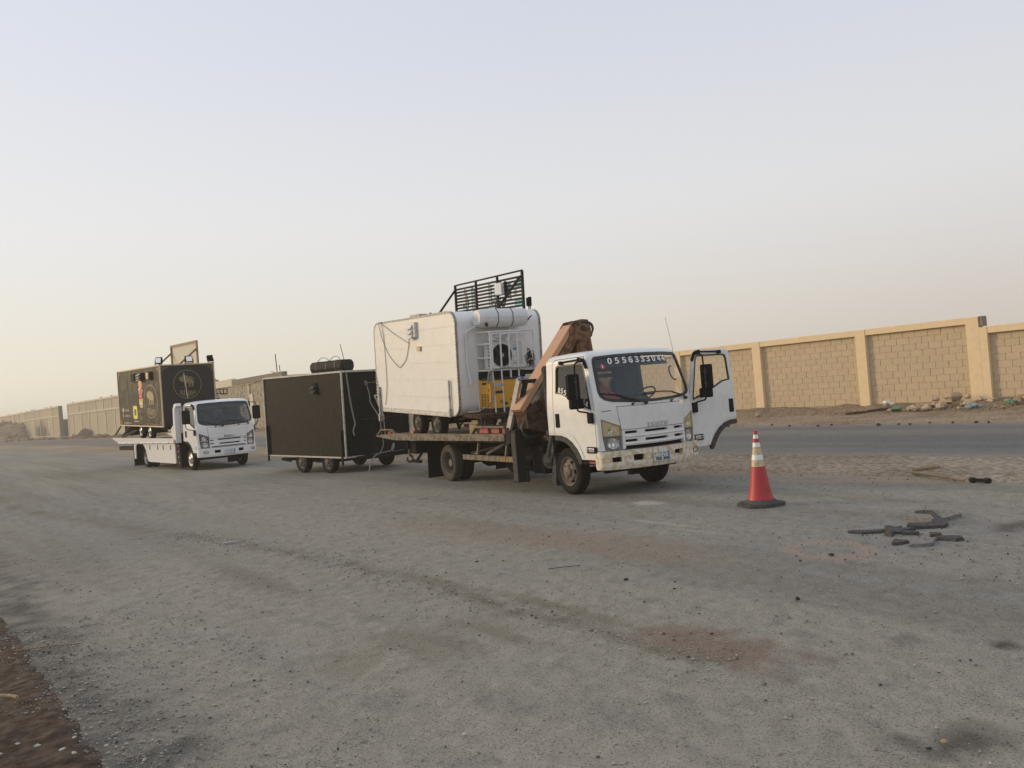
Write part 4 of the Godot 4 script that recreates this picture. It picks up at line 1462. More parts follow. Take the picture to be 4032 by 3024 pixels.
func wheel(root: Node3D, at: Vector3, s: int, R: float, W: float, kind: String, rim_mat: String, tyre_mat := "tyre") -> Node3D:
	# at: middle of the outer face
	var o := Node3D.new()
	o.name = numbered("wheel", root)
	root.add_child(o, true)
	o.position = at
	var ax := Vector3(s, 0, 0)
	var org := -ax * W
	var k := R / 0.39
	var g := G.new()
	var pr := [Vector2(0.236 * k, 0.03), Vector2(0.28 * k, 0.006), Vector2(0.33 * k, 0.0), Vector2(0.365 * k, 0.014), Vector2(0.383 * k, 0.034)]
	var n := 5
	for i in n:
		var t0 := 0.04 + (W - 0.08) * i / n + 0.004
		var t1 := 0.04 + (W - 0.08) * (i + 1) / n - 0.004
		pr.append_array([Vector2(R - 0.009, t0 - 0.003), Vector2(R - 0.001, t0), Vector2(R, (t0 + t1) * 0.5), Vector2(R - 0.001, t1), Vector2(R - 0.009, t1 + 0.003)])
	pr.append_array([Vector2(0.383 * k, W - 0.034), Vector2(0.365 * k, W - 0.014), Vector2(0.345 * k, W - 0.002), Vector2(0.335 * k, W - 0.004), Vector2(0.33 * k, W), Vector2(0.28 * k, W - 0.006), Vector2(0.236 * k, W - 0.03)])
	g.lathe(pr, org, ax, 44)
	put(g, "tyre", tyre_mat, o)
	g = G.new()
	if kind == "dish":       # deep rear rim
		g.lathe([Vector2(0.225 * k, 0.02), Vector2(0.225 * k, W - 0.06), Vector2(0.236 * k, W - 0.022), Vector2(0.246 * k, W - 0.012), Vector2(0.248 * k, W - 0.022)], org, ax, 36)
		g.lathe([Vector2(0.001, W - 0.07), Vector2(0.075 * k, W - 0.07), Vector2(0.085 * k, W - 0.085), Vector2(0.09 * k, W - 0.135), Vector2(0.16 * k, W - 0.14), Vector2(0.2 * k, W - 0.12), Vector2(0.225 * k, W - 0.12)].map(func(q): return q), org, -ax * -1.0, 36)
	else:
		g.lathe([Vector2(0.248 * k, W - 0.022), Vector2(0.246 * k, W - 0.01), Vector2(0.236 * k, W - 0.012), Vector2(0.225 * k, W - 0.04), Vector2(0.205 * k, W - 0.05), Vector2(0.2 * k, W - 0.046)], org, ax, 36)
		for i in 6:
			g.lathe([Vector2(0.2 * k, W - 0.046), Vector2(0.18 * k, W - 0.03), Vector2(0.16 * k, W - 0.016)], org, ax, 5, TAU * i / 6.0 + 0.18, TAU * (i + 1) / 6.0 - 0.18)
		g.lathe([Vector2(0.16 * k, W - 0.016), Vector2(0.15 * k, W - 0.012), Vector2(0.105 * k, W - 0.012), Vector2(0.092 * k, W - 0.004), Vector2(0.085 * k, W + 0.02), Vector2(0.07 * k, W + 0.028), Vector2(0.001, W + 0.03)], org, ax, 36)
		g.lathe([Vector2(0.225 * k, 0.02), Vector2(0.225 * k, W - 0.04)], org, ax, 30)
	var rm := put(g, "rim", rim_mat, o)
	g = G.new()
	for i in 6:
		var a := TAU * i / 6.0 + 0.3
		var rd := Vector3(0, cos(a), sin(a))
		var c := rd * (0.118 * k) + ax * (-0.012 if kind != "dish" else -0.136)
		g.cyl(c, c + ax * 0.022, 0.014 * k, 6)
	put(g, "wheel_nuts", "rim_old" if rim_mat != "rim_new" else "chrome", o).set_meta("kind", "stuff")
	g = G.new()
	g.cyl(org + ax * 0.03, org + ax * (W - 0.09), 0.17 * k, 20)
	put(g, "brake_drum", "chassis", o)
	return o

# ---------------------------------------------------------------- the recovery truck with the crane
const T1 := Vector3(1.641, 0, -14.663)
const T1Y := 0.5237
const T2 := Vector3(-10.513, 0, -29.758)
const T2Y := 0.6679

func chassis(root: Node3D, wb: float, tail: float):
	var g := G.new()
	for x in [-0.38, 0.38]:
		g.box(Vector3(x, 0.66, (tail + 0.95) * 0.5), Vector3(0.07, 0.2, 0.95 - tail), 0.01)
	for z in [0.6, -0.9, -2.2, -3.3, -wb - 0.9]:
		g.cyl(Vector3(-0.38, 0.66, z), Vector3(0.38, 0.66, z), 0.05, 10)
	put(g, "chassis_rail", "chassis", root)
	g = G.new()
	g.cyl(Vector3(-0.8, 0.40, -wb), Vector3(0.8, 0.40, -wb), 0.075, 12)
	g.lathe([Vector2(0.001, -0.24), Vector2(0.13, -0.2), Vector2(0.2, -0.08), Vector2(0.2, 0.08), Vector2(0.13, 0.2), Vector2(0.001, 0.24)], Vector3(0.05, 0.41, -wb), Vector3(1, 0, 0), 18)
	put(g, "rear_axle", "chassis", root)
	g = G.new()
	g.box(Vector3(0, 0.36, 0), Vector3(1.5, 0.1, 0.12), 0.02); g.tube([Vector3(-0.75, 0.36, 0.16), Vector3(0.75, 0.36, 0.16)], 0.022)
	put(g, "front_axle", "chassis", root)
	g = G.new()
	g.cyl(Vector3(0, 0.62, -1.2), Vector3(0, 0.44, -wb + 0.2), 0.05, 10); g.box(Vector3(0.0, 0.72, 0.2), Vector3(0.62, 0.5, 1.2), 0.06); g.box(Vector3(0, 0.52, 0.85), Vector3(1.2, 0.16, 0.1), 0.02); g.box(Vector3(0, 0.38, 0.75), Vector3(1.5, 0.05, 0.05), 0.01)
	put(g, "drive_line", "chassis", root)
	g = G.new()
	for x in [-0.55, 0.55]:
		for k in 4:
			g.box(Vector3(x, 0.5 + 0.016 * k, -wb), Vector3(0.07, 0.014, 1.25 - 0.22 * k), 0.0)
		g.cyl(Vector3(x, 0.45, -wb + 0.6), Vector3(x, 0.68, -wb + 0.6), 0.04, 8)
	put(g, "leaf_springs", "chassis", root).set_meta("kind", "stuff")

func crane_truck():
	var t := thing("crane_truck", "dirty white recovery truck with folded tan crane and open driver's door", "truck", yawed(T1, T1Y))
	cab(t, 0)
	door(t, -1, 0)
	var d := door(t, 1, 0)
	d.set_meta("label", "wide open driver's door")
	var hinge := Vector3(1.0, 0, 0.955)
	d.transform = Transform3D(Basis(Vector3.UP, deg_to_rad(-83.0)), hinge) * Transform3D(Basis.IDENTITY, -hinge)
	chassis(t, 4.54, -7.2)
	wheel(t, Vector3(-0.95, 0.385, 0), -1, 0.39, 0.215, "front", "rim_old", "tyre")
	wheel(t, Vector3(0.95, 0.385, 0), 1, 0.39, 0.215, "front", "rim_old", "tyre")
	for s in [-1, 1]:
		wheel(t, Vector3(s * 1.02, 0.385, -4.54), s, 0.39, 0.215, "dish", "rim_old", "tyre_dusty")
		wheel(t, Vector3(s * 0.765, 0.385, -4.54), s, 0.39, 0.215, "dish", "rim_old", "tyre")
	var g := G.new()
	# phone numbers
	var i := 0
	for ch in "0556333044":
		var u: float = [-0.60, -0.475, -0.35, -0.235, -0.115, 0.0, 0.115, 0.235, 0.365, 0.47][i]
		i += 1
		write(ch, 0.105, on_front(u, 2.155, 0.004), front_basis(u, 2.155), "digit_white", "windscreen_digit", t, "Droid Sans", true, 1.0)
	g = G.new()
	g.patch(ell(-0.735, 2.075, 0.038, 0.042), [], 0.05, cab_front, 0.0, false, 0.003)
	put(g, "round_sticker", "sticker_red", t)
	g = G.new()
	g.patch(ell(-0.733, 2.068, 0.011, 0.012, 10), [], 0.05, cab_front, 0.0, false, 0.006); g.patch(rrect(-0.742, 2.088, -0.728, 2.103, 0.003, 2), [], 0.05, cab_front, 0.0, false, 0.006)
	put(g, "sticker_print", "sticker_white", t)
	i = 0
	for ch in "0556333044":
		var z := -0.02 + 0.088 * i
		var y := 0.0
		var bl := [[-0.15, 1.70], [0.05, 1.678], [0.20, 1.62], [0.52, 1.505], [0.885, 1.40]]
		for k in 4:
			if z >= bl[k][0]: y = lerpf(bl[k][1], bl[k + 1][1], (z - bl[k][0]) / (bl[k + 1][0] - bl[k][0]))
		y += 0.066
		i += 1
		write(ch, 0.088, Vector3(-cab_hw(y) - 0.006, y, z), Basis(Vector3(0, -0.28, 0.96), Vector3(0, 0.96, 0.28), Vector3(-1, 0, 0)), "digit_white", "window_digit", t, "Droid Sans", true, 1.0)
	g = G.new()
	g.box(on_front(0.61, 1.39, 0.004), Vector3(0.12, 0.055, 0.006), 0.002, front_basis(0.61, 1.39))
	put(g, "model_badge", "chrome", t)
	g = G.new()
	g.bar(on_front(-0.93, 1.365, 0.002), on_front(-0.78, 1.375, 0.002), 0.006, 0.010)
	put(g, "paint_scratch", "rust_dark", t)
	# below the doors: step with red reflector; mud guard
	for s in [-1, 1]:
		g = G.new()
		g.box(Vector3(s * 0.93, 0.555, 0.74), Vector3(0.13, 0.07, 0.46), 0.015)
		var st := put(g, "cab_step", "black_plastic", t)
		g = G.new()
		g.box(Vector3(s * 0.992, 0.562, 0.80), Vector3(0.012, 0.035, 0.17), 0.003)
		put(g, "reflector", "orange_lens", st)
		g = G.new()
		var gp := []
		for k in 13:
			var a := lerpf(0.25, 3.0, k / 12.0)
			gp.append(Vector2(cos(a) * 0.47, 0.40 + sin(a) * 0.50))
		for k in 12:
			var p: Vector2 = gp[k]
			var q: Vector2 = gp[k + 1]
			g.quad(Vector3(s * 0.62, p.y, p.x), Vector3(s * 0.97, p.y, p.x), Vector3(s * 0.97, q.y, q.x), Vector3(s * 0.62, q.y, q.x))
		put(g, "wheel_arch_liner", "black_plastic", t)
		g = G.new()
		g.prism(pv([-0.52, 0.12, -0.40, 0.12, -0.36, 0.45, -0.42, 0.98, -0.50, 0.98, -0.47, 0.5]), 0.68, 0.95, Transform3D(Basis(Vector3(0, 0, 1), Vector3.UP, Vector3(-1, 0, 0)) if s < 0 else Basis(Vector3(0, 0, 1), Vector3.UP, Vector3(1, 0, 0)), Vector3.ZERO))
		put(g, "mudguard", "grey_plastic", t)
	# snorkel and air cleaner
	g = G.new()
	g.tube(curve([Vector3(-0.86, 2.10, -0.62), Vector3(-0.88, 2.14, -0.58), Vector3(-0.90, 2.05, -0.53), Vector3(-0.90, 1.85, -0.52), Vector3(-0.90, 1.58, -0.52)]), 0.062, 12)
	g.tube([Vector3(-0.90, 1.88, -0.52), Vector3(-0.90, 1.84, -0.52)], 0.07, 12)
	put(g, "snorkel", "grey_plastic", t)
	g = G.new()
	g.tube([Vector3(-0.90, 1.60, -0.52), Vector3(-0.90, 1.54, -0.52)], 0.05, 12); g.tube(curve([Vector3(-0.90, 1.54, -0.52), Vector3(-0.88, 1.3, -0.53), Vector3(-0.89, 1.05, -0.50), Vector3(-0.92, 0.9, -0.47), Vector3(-0.93, 0.78, -0.52), Vector3(-0.92, 0.66, -0.58)]), 0.055, 12)
	put(g, "intake_hose", "grey_plastic", t)
	g = G.new()
	g.lathe([Vector2(0.001, 0.0), Vector2(0.13, 0.0), Vector2(0.15, 0.02), Vector2(0.15, 0.2), Vector2(0.14, 0.22), Vector2(0.05, 0.225), Vector2(0.04, 0.235), Vector2(0.001, 0.235)], Vector3(-0.72, 0.55, -0.66), Vector3(-1, 0, 0.25), 28)
	for k in 12:
		var a := TAU * k / 12.0
		var dr := Vector3(-1, 0, 0.25).normalized()
		var e1 := dr.cross(Vector3.UP).normalized()
		var c := Vector3(-0.72, 0.55, -0.66) + dr * 0.228
		g.bar(c + (e1 * cos(a) + Vector3.UP * sin(a)) * 0.05, c + (e1 * cos(a) + Vector3.UP * sin(a)) * 0.135, 0.008, 0.01, dr)
	put(g, "air_cleaner", "grey_plastic", t)
	# side boxes
	g = G.new()
	g.box(Vector3(-0.72, 0.55, -1.02), Vector3(0.36, 0.5, 0.42), 0.03); g.box(Vector3(-0.73, 0.73, -1.02), Vector3(0.4, 0.07, 0.46), 0.02); g.box(Vector3(-0.9, 0.58, -1.02), Vector3(0.02, 0.07, 0.44), 0.008)
	put(g, "battery_box", "black_plastic", t)
	g = G.new()
	g.cyl(Vector3(-0.66, 0.46, -1.75), Vector3(-0.66, 0.46, -1.4), 0.17, 20)
	put(g, "air_tank", "chassis", t)
	g = G.new()
	g.cyl(Vector3(0.75, 0.55, -1.9), Vector3(0.75, 0.55, -0.9), 0.24, 24)
	put(g, "fuel_tank", "chassis", t)
	g = G.new()
	g.box(Vector3(-0.55, 1.02, -0.72), Vector3(0.5, 0.1, 0.28), 0.02); g.box(Vector3(-0.66, 0.93, -0.78), Vector3(0.36, 0.05, 0.2), 0.01, Basis(Vector3.RIGHT, 0.3)); g.box(Vector3(-0.5, 1.0, -0.95), Vector3(0.3, 0.14, 0.2), 0.02)
	put(g, "valve_block", "steel_worn", t)

	# flat bed
	g = G.new()
	g.box(Vector3(0, 0.965, -4.9), Vector3(2.24, 0.05, 6.4), 0.008)
	for z in 14: g.box(Vector3(0, 0.915, -1.9 - z * 0.45), Vector3(2.1, 0.06, 0.06))
	g.box(Vector3(0.42, 0.84, -4.6), Vector3(0.09, 0.14, 5.6)); g.box(Vector3(-0.42, 0.84, -4.6), Vector3(0.09, 0.14, 5.6))
	put(g, "deck", "deck", t)
	for s in [-1.0, 1.0]:
		g = G.new()
		var tf := Transform3D(SIDE, Vector3(s * 1.15 + 0.03, 0, 0))
		g.prism(pv([-8.28, 0.958, -7.0, 0.872, -1.70, 0.90, -1.70, 1.018, -7.0, 1.018, -7.2, 1.03, -8.22, 0.978]), 0.0, 0.06, tf)
		g.bar(Vector3(s * 1.13, 1.022, -7.1), Vector3(s * 1.13, 1.022, -1.72), 0.10, 0.014)
		var rl := put(g, "side_rail", "steel_worn", t)
		for q in [[-8.25, 0.975, -7.95, 1.12], [-7.95, 1.12, -7.28, 1.12], [-7.28, 1.12, -7.0, 1.01], [-3.06, 1.015, -2.86, 1.165], [-2.86, 1.165, -1.72, 1.158]]:
			g = G.new()
			g.bar(Vector3(s * 1.13, q[1], q[0]), Vector3(s * 1.13, q[3], q[2]), 0.07, 0.035)
			put(g, "guard_bar", "steel_worn", rl)
		for k in 4:
			g = G.new()
			g.box(Vector3(s * 1.155, 0.965, [-6.95, -5.6, -4.2, -2.3][k]), Vector3(0.02, 0.045, 0.10), 0.004)
			put(g, "clip", "steel_pale", rl)
		for q in [[-2.62, 0.34], [-2.16, 0.30], [-1.8, 0.16]]:
			g = G.new()
			g.box(Vector3(s * 1.09, 1.088, q[0]), Vector3(0.02, 0.10, q[1]), 0.003)
			put(g, "red_panel", "red_paint", t)
		g = G.new()
		g.box(Vector3(s * 1.05, 1.04, -7.6), Vector3(0.06, 0.08, 0.22), 0.01)
		put(g, "lamp_block", "orange_lens", t)
		# side guard bar under the bed with arrow marks
		g = G.new()
		g.box(Vector3(s * 1.05, 0.55, -2.62), Vector3(0.05, 0.105, 2.1), 0.006)
		var sg := put(g, "side_guard", "steel_worn", t)
		g = G.new()
		for z in [-3.1, -1.95]:
			g.bar(Vector3(s * 1.02, 0.6, z), Vector3(s * 0.95, 0.93, z - (0.0 if z < -3 else 0.0)), 0.05, 0.05)
		g.bar(Vector3(s * 1.0, 0.62, -2.75), Vector3(s * 0.7, 0.92, -2.1), 0.06, 0.05); g.bar(Vector3(s * 1.0, 0.63, -3.4), Vector3(s * 0.5, 0.75, -2.9), 0.04, 0.04)
		put(g, "guard_bracket", "steel_worn", sg)
		g = G.new()
		for k in 5:
			var z := -2.08 + k * 0.105
			g.prism(pv([z, 0.51, z + 0.045, 0.51, z + 0.085, 0.55, z + 0.045, 0.59, z, 0.59, z + 0.04, 0.55]), 0.0, 0.004, Transform3D(SIDE, Vector3(-1.0755, 0, 0)) if s < 0 else Transform3D(Basis(Vector3(0, 0, 1), Vector3.UP, Vector3(1, 0, 0)), Vector3(1.0755, 0, 0)))
		put(g, "arrow_mark", "crane_yellow", sg)
		g = G.new()
		g.box(Vector3(s * 0.86, 0.45, -5.44), Vector3(0.42, 0.84, 0.014), 0.003, Basis(Vector3.RIGHT, 0.06))
		put(g, "mud_flap", "black_plastic", t)
	g = G.new()
	g.box(Vector3(0, 0.98, -1.66), Vector3(2.3, 0.34, 0.1), 0.01); g.box(Vector3(-1.05, 1.0, -1.58), Vector3(0.2, 0.3, 0.12), 0.01)
	put(g, "bed_headboard", "steel_black", t)
	g = G.new()
	g.bar(Vector3(-1.12, 0.98, -1.66), Vector3(-1.12, 2.0, -1.08), 0.05, 0.13, Vector3(0, 0, 1)); g.bar(Vector3(1.0, 0.98, -1.66), Vector3(1.0, 2.0, -1.08), 0.05, 0.13, Vector3(0, 0, 1))
	put(g, "headboard_post", "steel_pale", t)
	g = G.new()
	g.bar(Vector3(-1.02, 1.0, -1.60), Vector3(-1.02, 1.96, -1.02), 0.05, 0.1, Vector3(0, 0, 1)); g.bar(Vector3(-1.08, 1.96, -1.06), Vector3(1.0, 1.96, -1.06), 0.07, 0.07)
	put(g, "headboard_frame", "steel_black", t)
	g = G.new()
	g.box(Vector3(-1.1, 2.03, -1.05), Vector3(0.07, 0.04, 0.13), 0.008)
	put(g, "strap_end", "strap_blue", t)
	g = G.new()
	g.box(Vector3(-0.85, 1.42, -1.62), Vector3(0.14, 0.1, 0.2), 0.04); g.tube([Vector3(-0.85, 1.44, -1.55), Vector3(-0.85, 1.44, -1.35)], 0.018)
	put(g, "work_lamp", "sticker_white", t)
	# tail: rear lamps, tow hook, bumper
	g = G.new()
	g.box(Vector3(0, 0.72, -7.1), Vector3(1.7, 0.16, 0.12), 0.01); g.box(Vector3(-0.75, 0.68, -6.55), Vector3(0.34, 0.3, 0.3), 0.02); g.box(Vector3(-0.8, 0.34, -6.7), Vector3(0.08, 0.07, 0.5), 0.01); g.bar(Vector3(-0.8, 0.34, -6.7), Vector3(-0.5, 0.7, -6.7), 0.05, 0.05)
	put(g, "rear_crossmember", "chassis", t)
	g = G.new()
	g.tube([Vector3(-0.75, 0.62, -7.2), Vector3(-0.75, 0.45, -7.2)], 0.03, 8)
	var rg := []
	for k in 13: rg.append(Vector3(-0.75 + 0.075 * sin(TAU * k / 14), 0.38 + 0.075 * cos(TAU * k / 14), -7.2))
	g.tube(rg, 0.026, 8)
	put(g, "tow_hook", "steel_worn", t)

	# crane behind the cab, drawn in the plane across the truck
	var cz := Transform3D(FRONT, Vector3(0, 0, 0))
	g = G.new()
	g.box(Vector3(-0.05, 0.98, -1.1), Vector3(1.3, 0.3, 0.42), 0.02); g.box(Vector3(-0.2, 1.25, -1.1), Vector3(0.5, 0.5, 0.38), 0.03)
	put(g, "crane_base", "rust_dark", t)
	g = G.new()
	g.prism(pv([-1.10, 1.12, -0.78, 1.02, -0.56, 1.14, -0.52, 1.42, -0.62, 1.56, -0.84, 1.60, -1.02, 1.47, -1.13, 1.44]), -1.30, -0.92, cz)
	g.prism(pv([-1.06, 1.47, -0.86, 1.57, -0.80, 1.67, -0.66, 1.66, -0.60, 1.56, -0.84, 1.60, -1.02, 1.50]), -1.02, -0.985, cz)
	g.cyl(Vector3(-0.74, 1.44, -0.93), Vector3(-0.74, 1.44, -0.88), 0.045, 12); g.bar(Vector3(-1.07, 1.40, -0.905), Vector3(-0.62, 1.54, -0.905), 0.02, 0.05)
	put(g, "slewing_bracket", "bracket_brown", t)
	g = G.new()
	var bd := Vector2(0.66, 0.75)      # direction of the boom
	var bn := Vector2(0.75, -0.66)
	var b0 := Vector2(-1.22, 1.47)
	var b1 := Vector2(0.02, 2.94)
	var w := 0.30
	var off := func(p: Vector2, k: float): return p + bn * k
	g.prism(PackedVector2Array([b0, b1, off.call(b1, 0.05), off.call(b0, 0.05)]), -1.32, -0.98, cz)
	g.prism(PackedVector2Array([off.call(b0, 0.05) + bd * 0.02, off.call(b1, 0.05), off.call(b1, 0.085), off.call(b0, 0.10)]), -1.34, -0.97, cz)
	put(g, "boom_flange", "crane_tan", t)
	g = G.new()
	g.prism(PackedVector2Array([off.call(b0, 0.05), off.call(b0, 0.05) - bd * 0.02 + bn * 0.14, off.call(b0, w * 0.75) + bd * 0.12, off.call(b0, w) + bd * 0.55, off.call(b1, w) - bd * 0.1, off.call(b1, 0.05)]), -1.30, -1.0, cz)
	put(g, "boom", "crane_brown", t)
	g = G.new()
	g.prism(PackedVector2Array([off.call(b0, 0.11) + bd * 0.25, off.call(b0, 0.12) + bd * 0.78, off.call(b0, 0.23) + bd * 0.74, off.call(b0, 0.20) + bd * 0.22]), -1.0, -0.985, cz)
	g.prism(PackedVector2Array([off.call(b1, 0.12) - bd * 0.62, off.call(b1, 0.12) - bd * 0.22, off.call(b1, 0.2) - bd * 0.28, off.call(b1, 0.25) - bd * 0.60]), -1.0, -0.985, cz)
	put(g, "reflection_plate", "hydraulic", t)  # grey plates stand in for reflections on the boom front face
	g = G.new()
	g.prism(PackedVector2Array([off.call(b1, 0.12) - bd * 0.50, off.call(b1, 0.10) - bd * 0.30, off.call(b1, 0.2) - bd * 0.24, off.call(b1, 0.26) - bd * 0.36, off.call(b1, 0.24) - bd * 0.5]), -0.985, -0.965, cz)
	g.prism(PackedVector2Array([off.call(b0, 0.10) + bd * 0.85, off.call(b0, 0.10) + bd * 1.05, off.call(b0, 0.24) + bd * 1.05, off.call(b0, 0.26) + bd * 0.85]), -0.985, -0.965, cz)
	put(g, "yellow_plate", "crane_yellow", t)
	for k in 2:
		g = G.new()
		var zz: float = [-1.30, -0.985][k]
		g.prism(pv([-0.02, 2.90, 0.06, 3.0, 0.24, 3.03, 0.37, 3.02, 0.42, 2.95, 0.44, 2.74, 0.30, 2.62, 0.12, 2.66, -0.02, 2.5, -0.28, 2.22, -0.36, 2.32, -0.05, 2.70]), zz, zz + 0.045, cz)
		put(g, "knuckle_plate", "crane_brown", t)
	g = G.new()
	g.prism(pv([0.15, 2.95, 0.40, 2.98, 0.46, 2.42, 0.52, 1.6, 0.22, 1.6, 0.10, 2.42, 0.13, 2.6]), -1.24, -1.03, cz)
	g.prism(pv([0.13, 2.72, 0.43, 2.72, 0.475, 2.36, 0.10, 2.36, 0.11, 2.55]), -1.03, -0.975, cz)
	put(g, "second_arm", "crane_brown", t)
	g = G.new()
	for q in [[0.26, 2.86, 0.05], [0.14, 2.62, 0.028], [0.05, 2.93, 0.02], [0.15, 2.94, 0.02]]:
		g.cyl(Vector3(q[0], q[1], -0.96), Vector3(q[0], q[1], -0.915), q[2], 14)
	put(g, "pivot_pin", "rust_dark", t)
	g = G.new()
	g.tube([Vector3(-0.45, 1.5, -1.15), Vector3(0.02, 2.5, -1.15)], 0.065, 12); g.tube([Vector3(0.02, 2.5, -1.15), Vector3(0.12, 2.68, -1.15)], 0.035, 10)
	put(g, "hydraulic_ram", "steel_black", t)
	for k in 3:
		g = G.new()
		var e := 0.03 * k
		g.tube(curve([Vector3(0.22, 2.98, -0.93 - e), Vector3(0.40 + e, 2.96, -0.93 - e), Vector3(0.47 + e, 2.84, -0.95 - e), Vector3(0.44, 2.70, -0.97 - e)]), 0.016, 6)
		put(g, "hydraulic_hose", "cable_black", t)
	for k in 4:
		g = G.new()
		g.tube(curve([Vector3(-1.08 + 0.03 * k, 1.30, -1.0 - 0.06 * k), Vector3(-1.17 + 0.02 * k, 1.15, -1.02 - 0.05 * k), Vector3(-1.1 + 0.03 * k, 1.0 - 0.02 * k, -1.0 - 0.04 * k), Vector3(-0.85 + 0.06 * k, 0.98 + 0.03 * k, -0.98 - 0.04 * k)]), 0.014, 6)
		put(g, "hydraulic_hose", "cable_black", t)
	g = G.new()
	g.box(Vector3(-1.14, 0.64, -1.28), Vector3(0.16, 0.94, 0.17), 0.012); g.box(Vector3(-1.14, 0.18, -1.28), Vector3(0.19, 0.02, 0.2), 0.004); g.box(Vector3(-1.08, 0.27, -1.13), Vector3(0.05, 0.2, 0.08), 0.005)
	g.box(Vector3(1.14, 0.64, -1.28), Vector3(0.16, 0.94, 0.17), 0.012); g.box(Vector3(0, 0.86, -1.28), Vector3(2.2, 0.15, 0.14), 0.01)
	var og := put(g, "outrigger", "steel_black", t)
	g = G.new()
	g.box(Vector3(-1.222, 0.62, -1.285), Vector3(0.012, 0.88, 0.15), 0.003)
	put(g, "outrigger_face", "grey_plastic", og)
	g = G.new()
	g.lathe([Vector2(0.001, 0.0), Vector2(0.10, 0.002), Vector2(0.26, 0.05), Vector2(0.3, 0.10), Vector2(0.27, 0.2), Vector2(0.001, 0.23)], Vector3(-0.55, 1.62, -1.5), Vector3(0.25, 0.4, 0.75), 24)
	put(g, "hose_reel", "steel_worn", t)
	g = G.new()
	g.tube([Vector3(0.83, 2.10, 0.82), Vector3(0.84, 2.35, 0.80), Vector3(0.79, 2.85, 0.74)], 0.004, 5)
	put(g, "whip_aerial", "cable_grey", t)
	# an orange jacket on the seat
	g = G.new()
	var jk := []
	for a in 17:
		for b in 9:
			var u := a / 16.0
			var v := b / 8.0
			jk.append(Vector3(-0.32 + 0.52 * u + 0.05 * sin(v * 9.0 + u * 4.0), 1.36 + 0.62 * v - 0.22 * u * v + 0.02 * sin(u * 20.0 + v * 6.0), 0.16 - 0.24 * v + 0.04 * sin(u * 17.0 + v * 3.0) + 0.06 * sin(u * 6.0)))
	for a in 16:
		for b in 8:
			if (b > 5 and (a < 4 or a > 11)) or (b > 6 and a > 8):
				continue
			g.quad(jk[a * 9 + b], jk[(a + 1) * 9 + b], jk[(a + 1) * 9 + b + 1], jk[a * 9 + b + 1])
	var o := solo(g, "work_jacket", "orange_cloth", "orange cloth jacket hung over the seat inside the crane truck cab", "jacket")
	o.transform = yawed(T1, T1Y)

# ---------------------------------------------------------------- the white food trailer on its bed
func caravan_frame() -> Transform3D:
	return yawed(T1, T1Y) * Transform3D(Basis(Vector3.RIGHT, deg_to_rad(3.0)), Vector3(0, 1.38, -3.6))

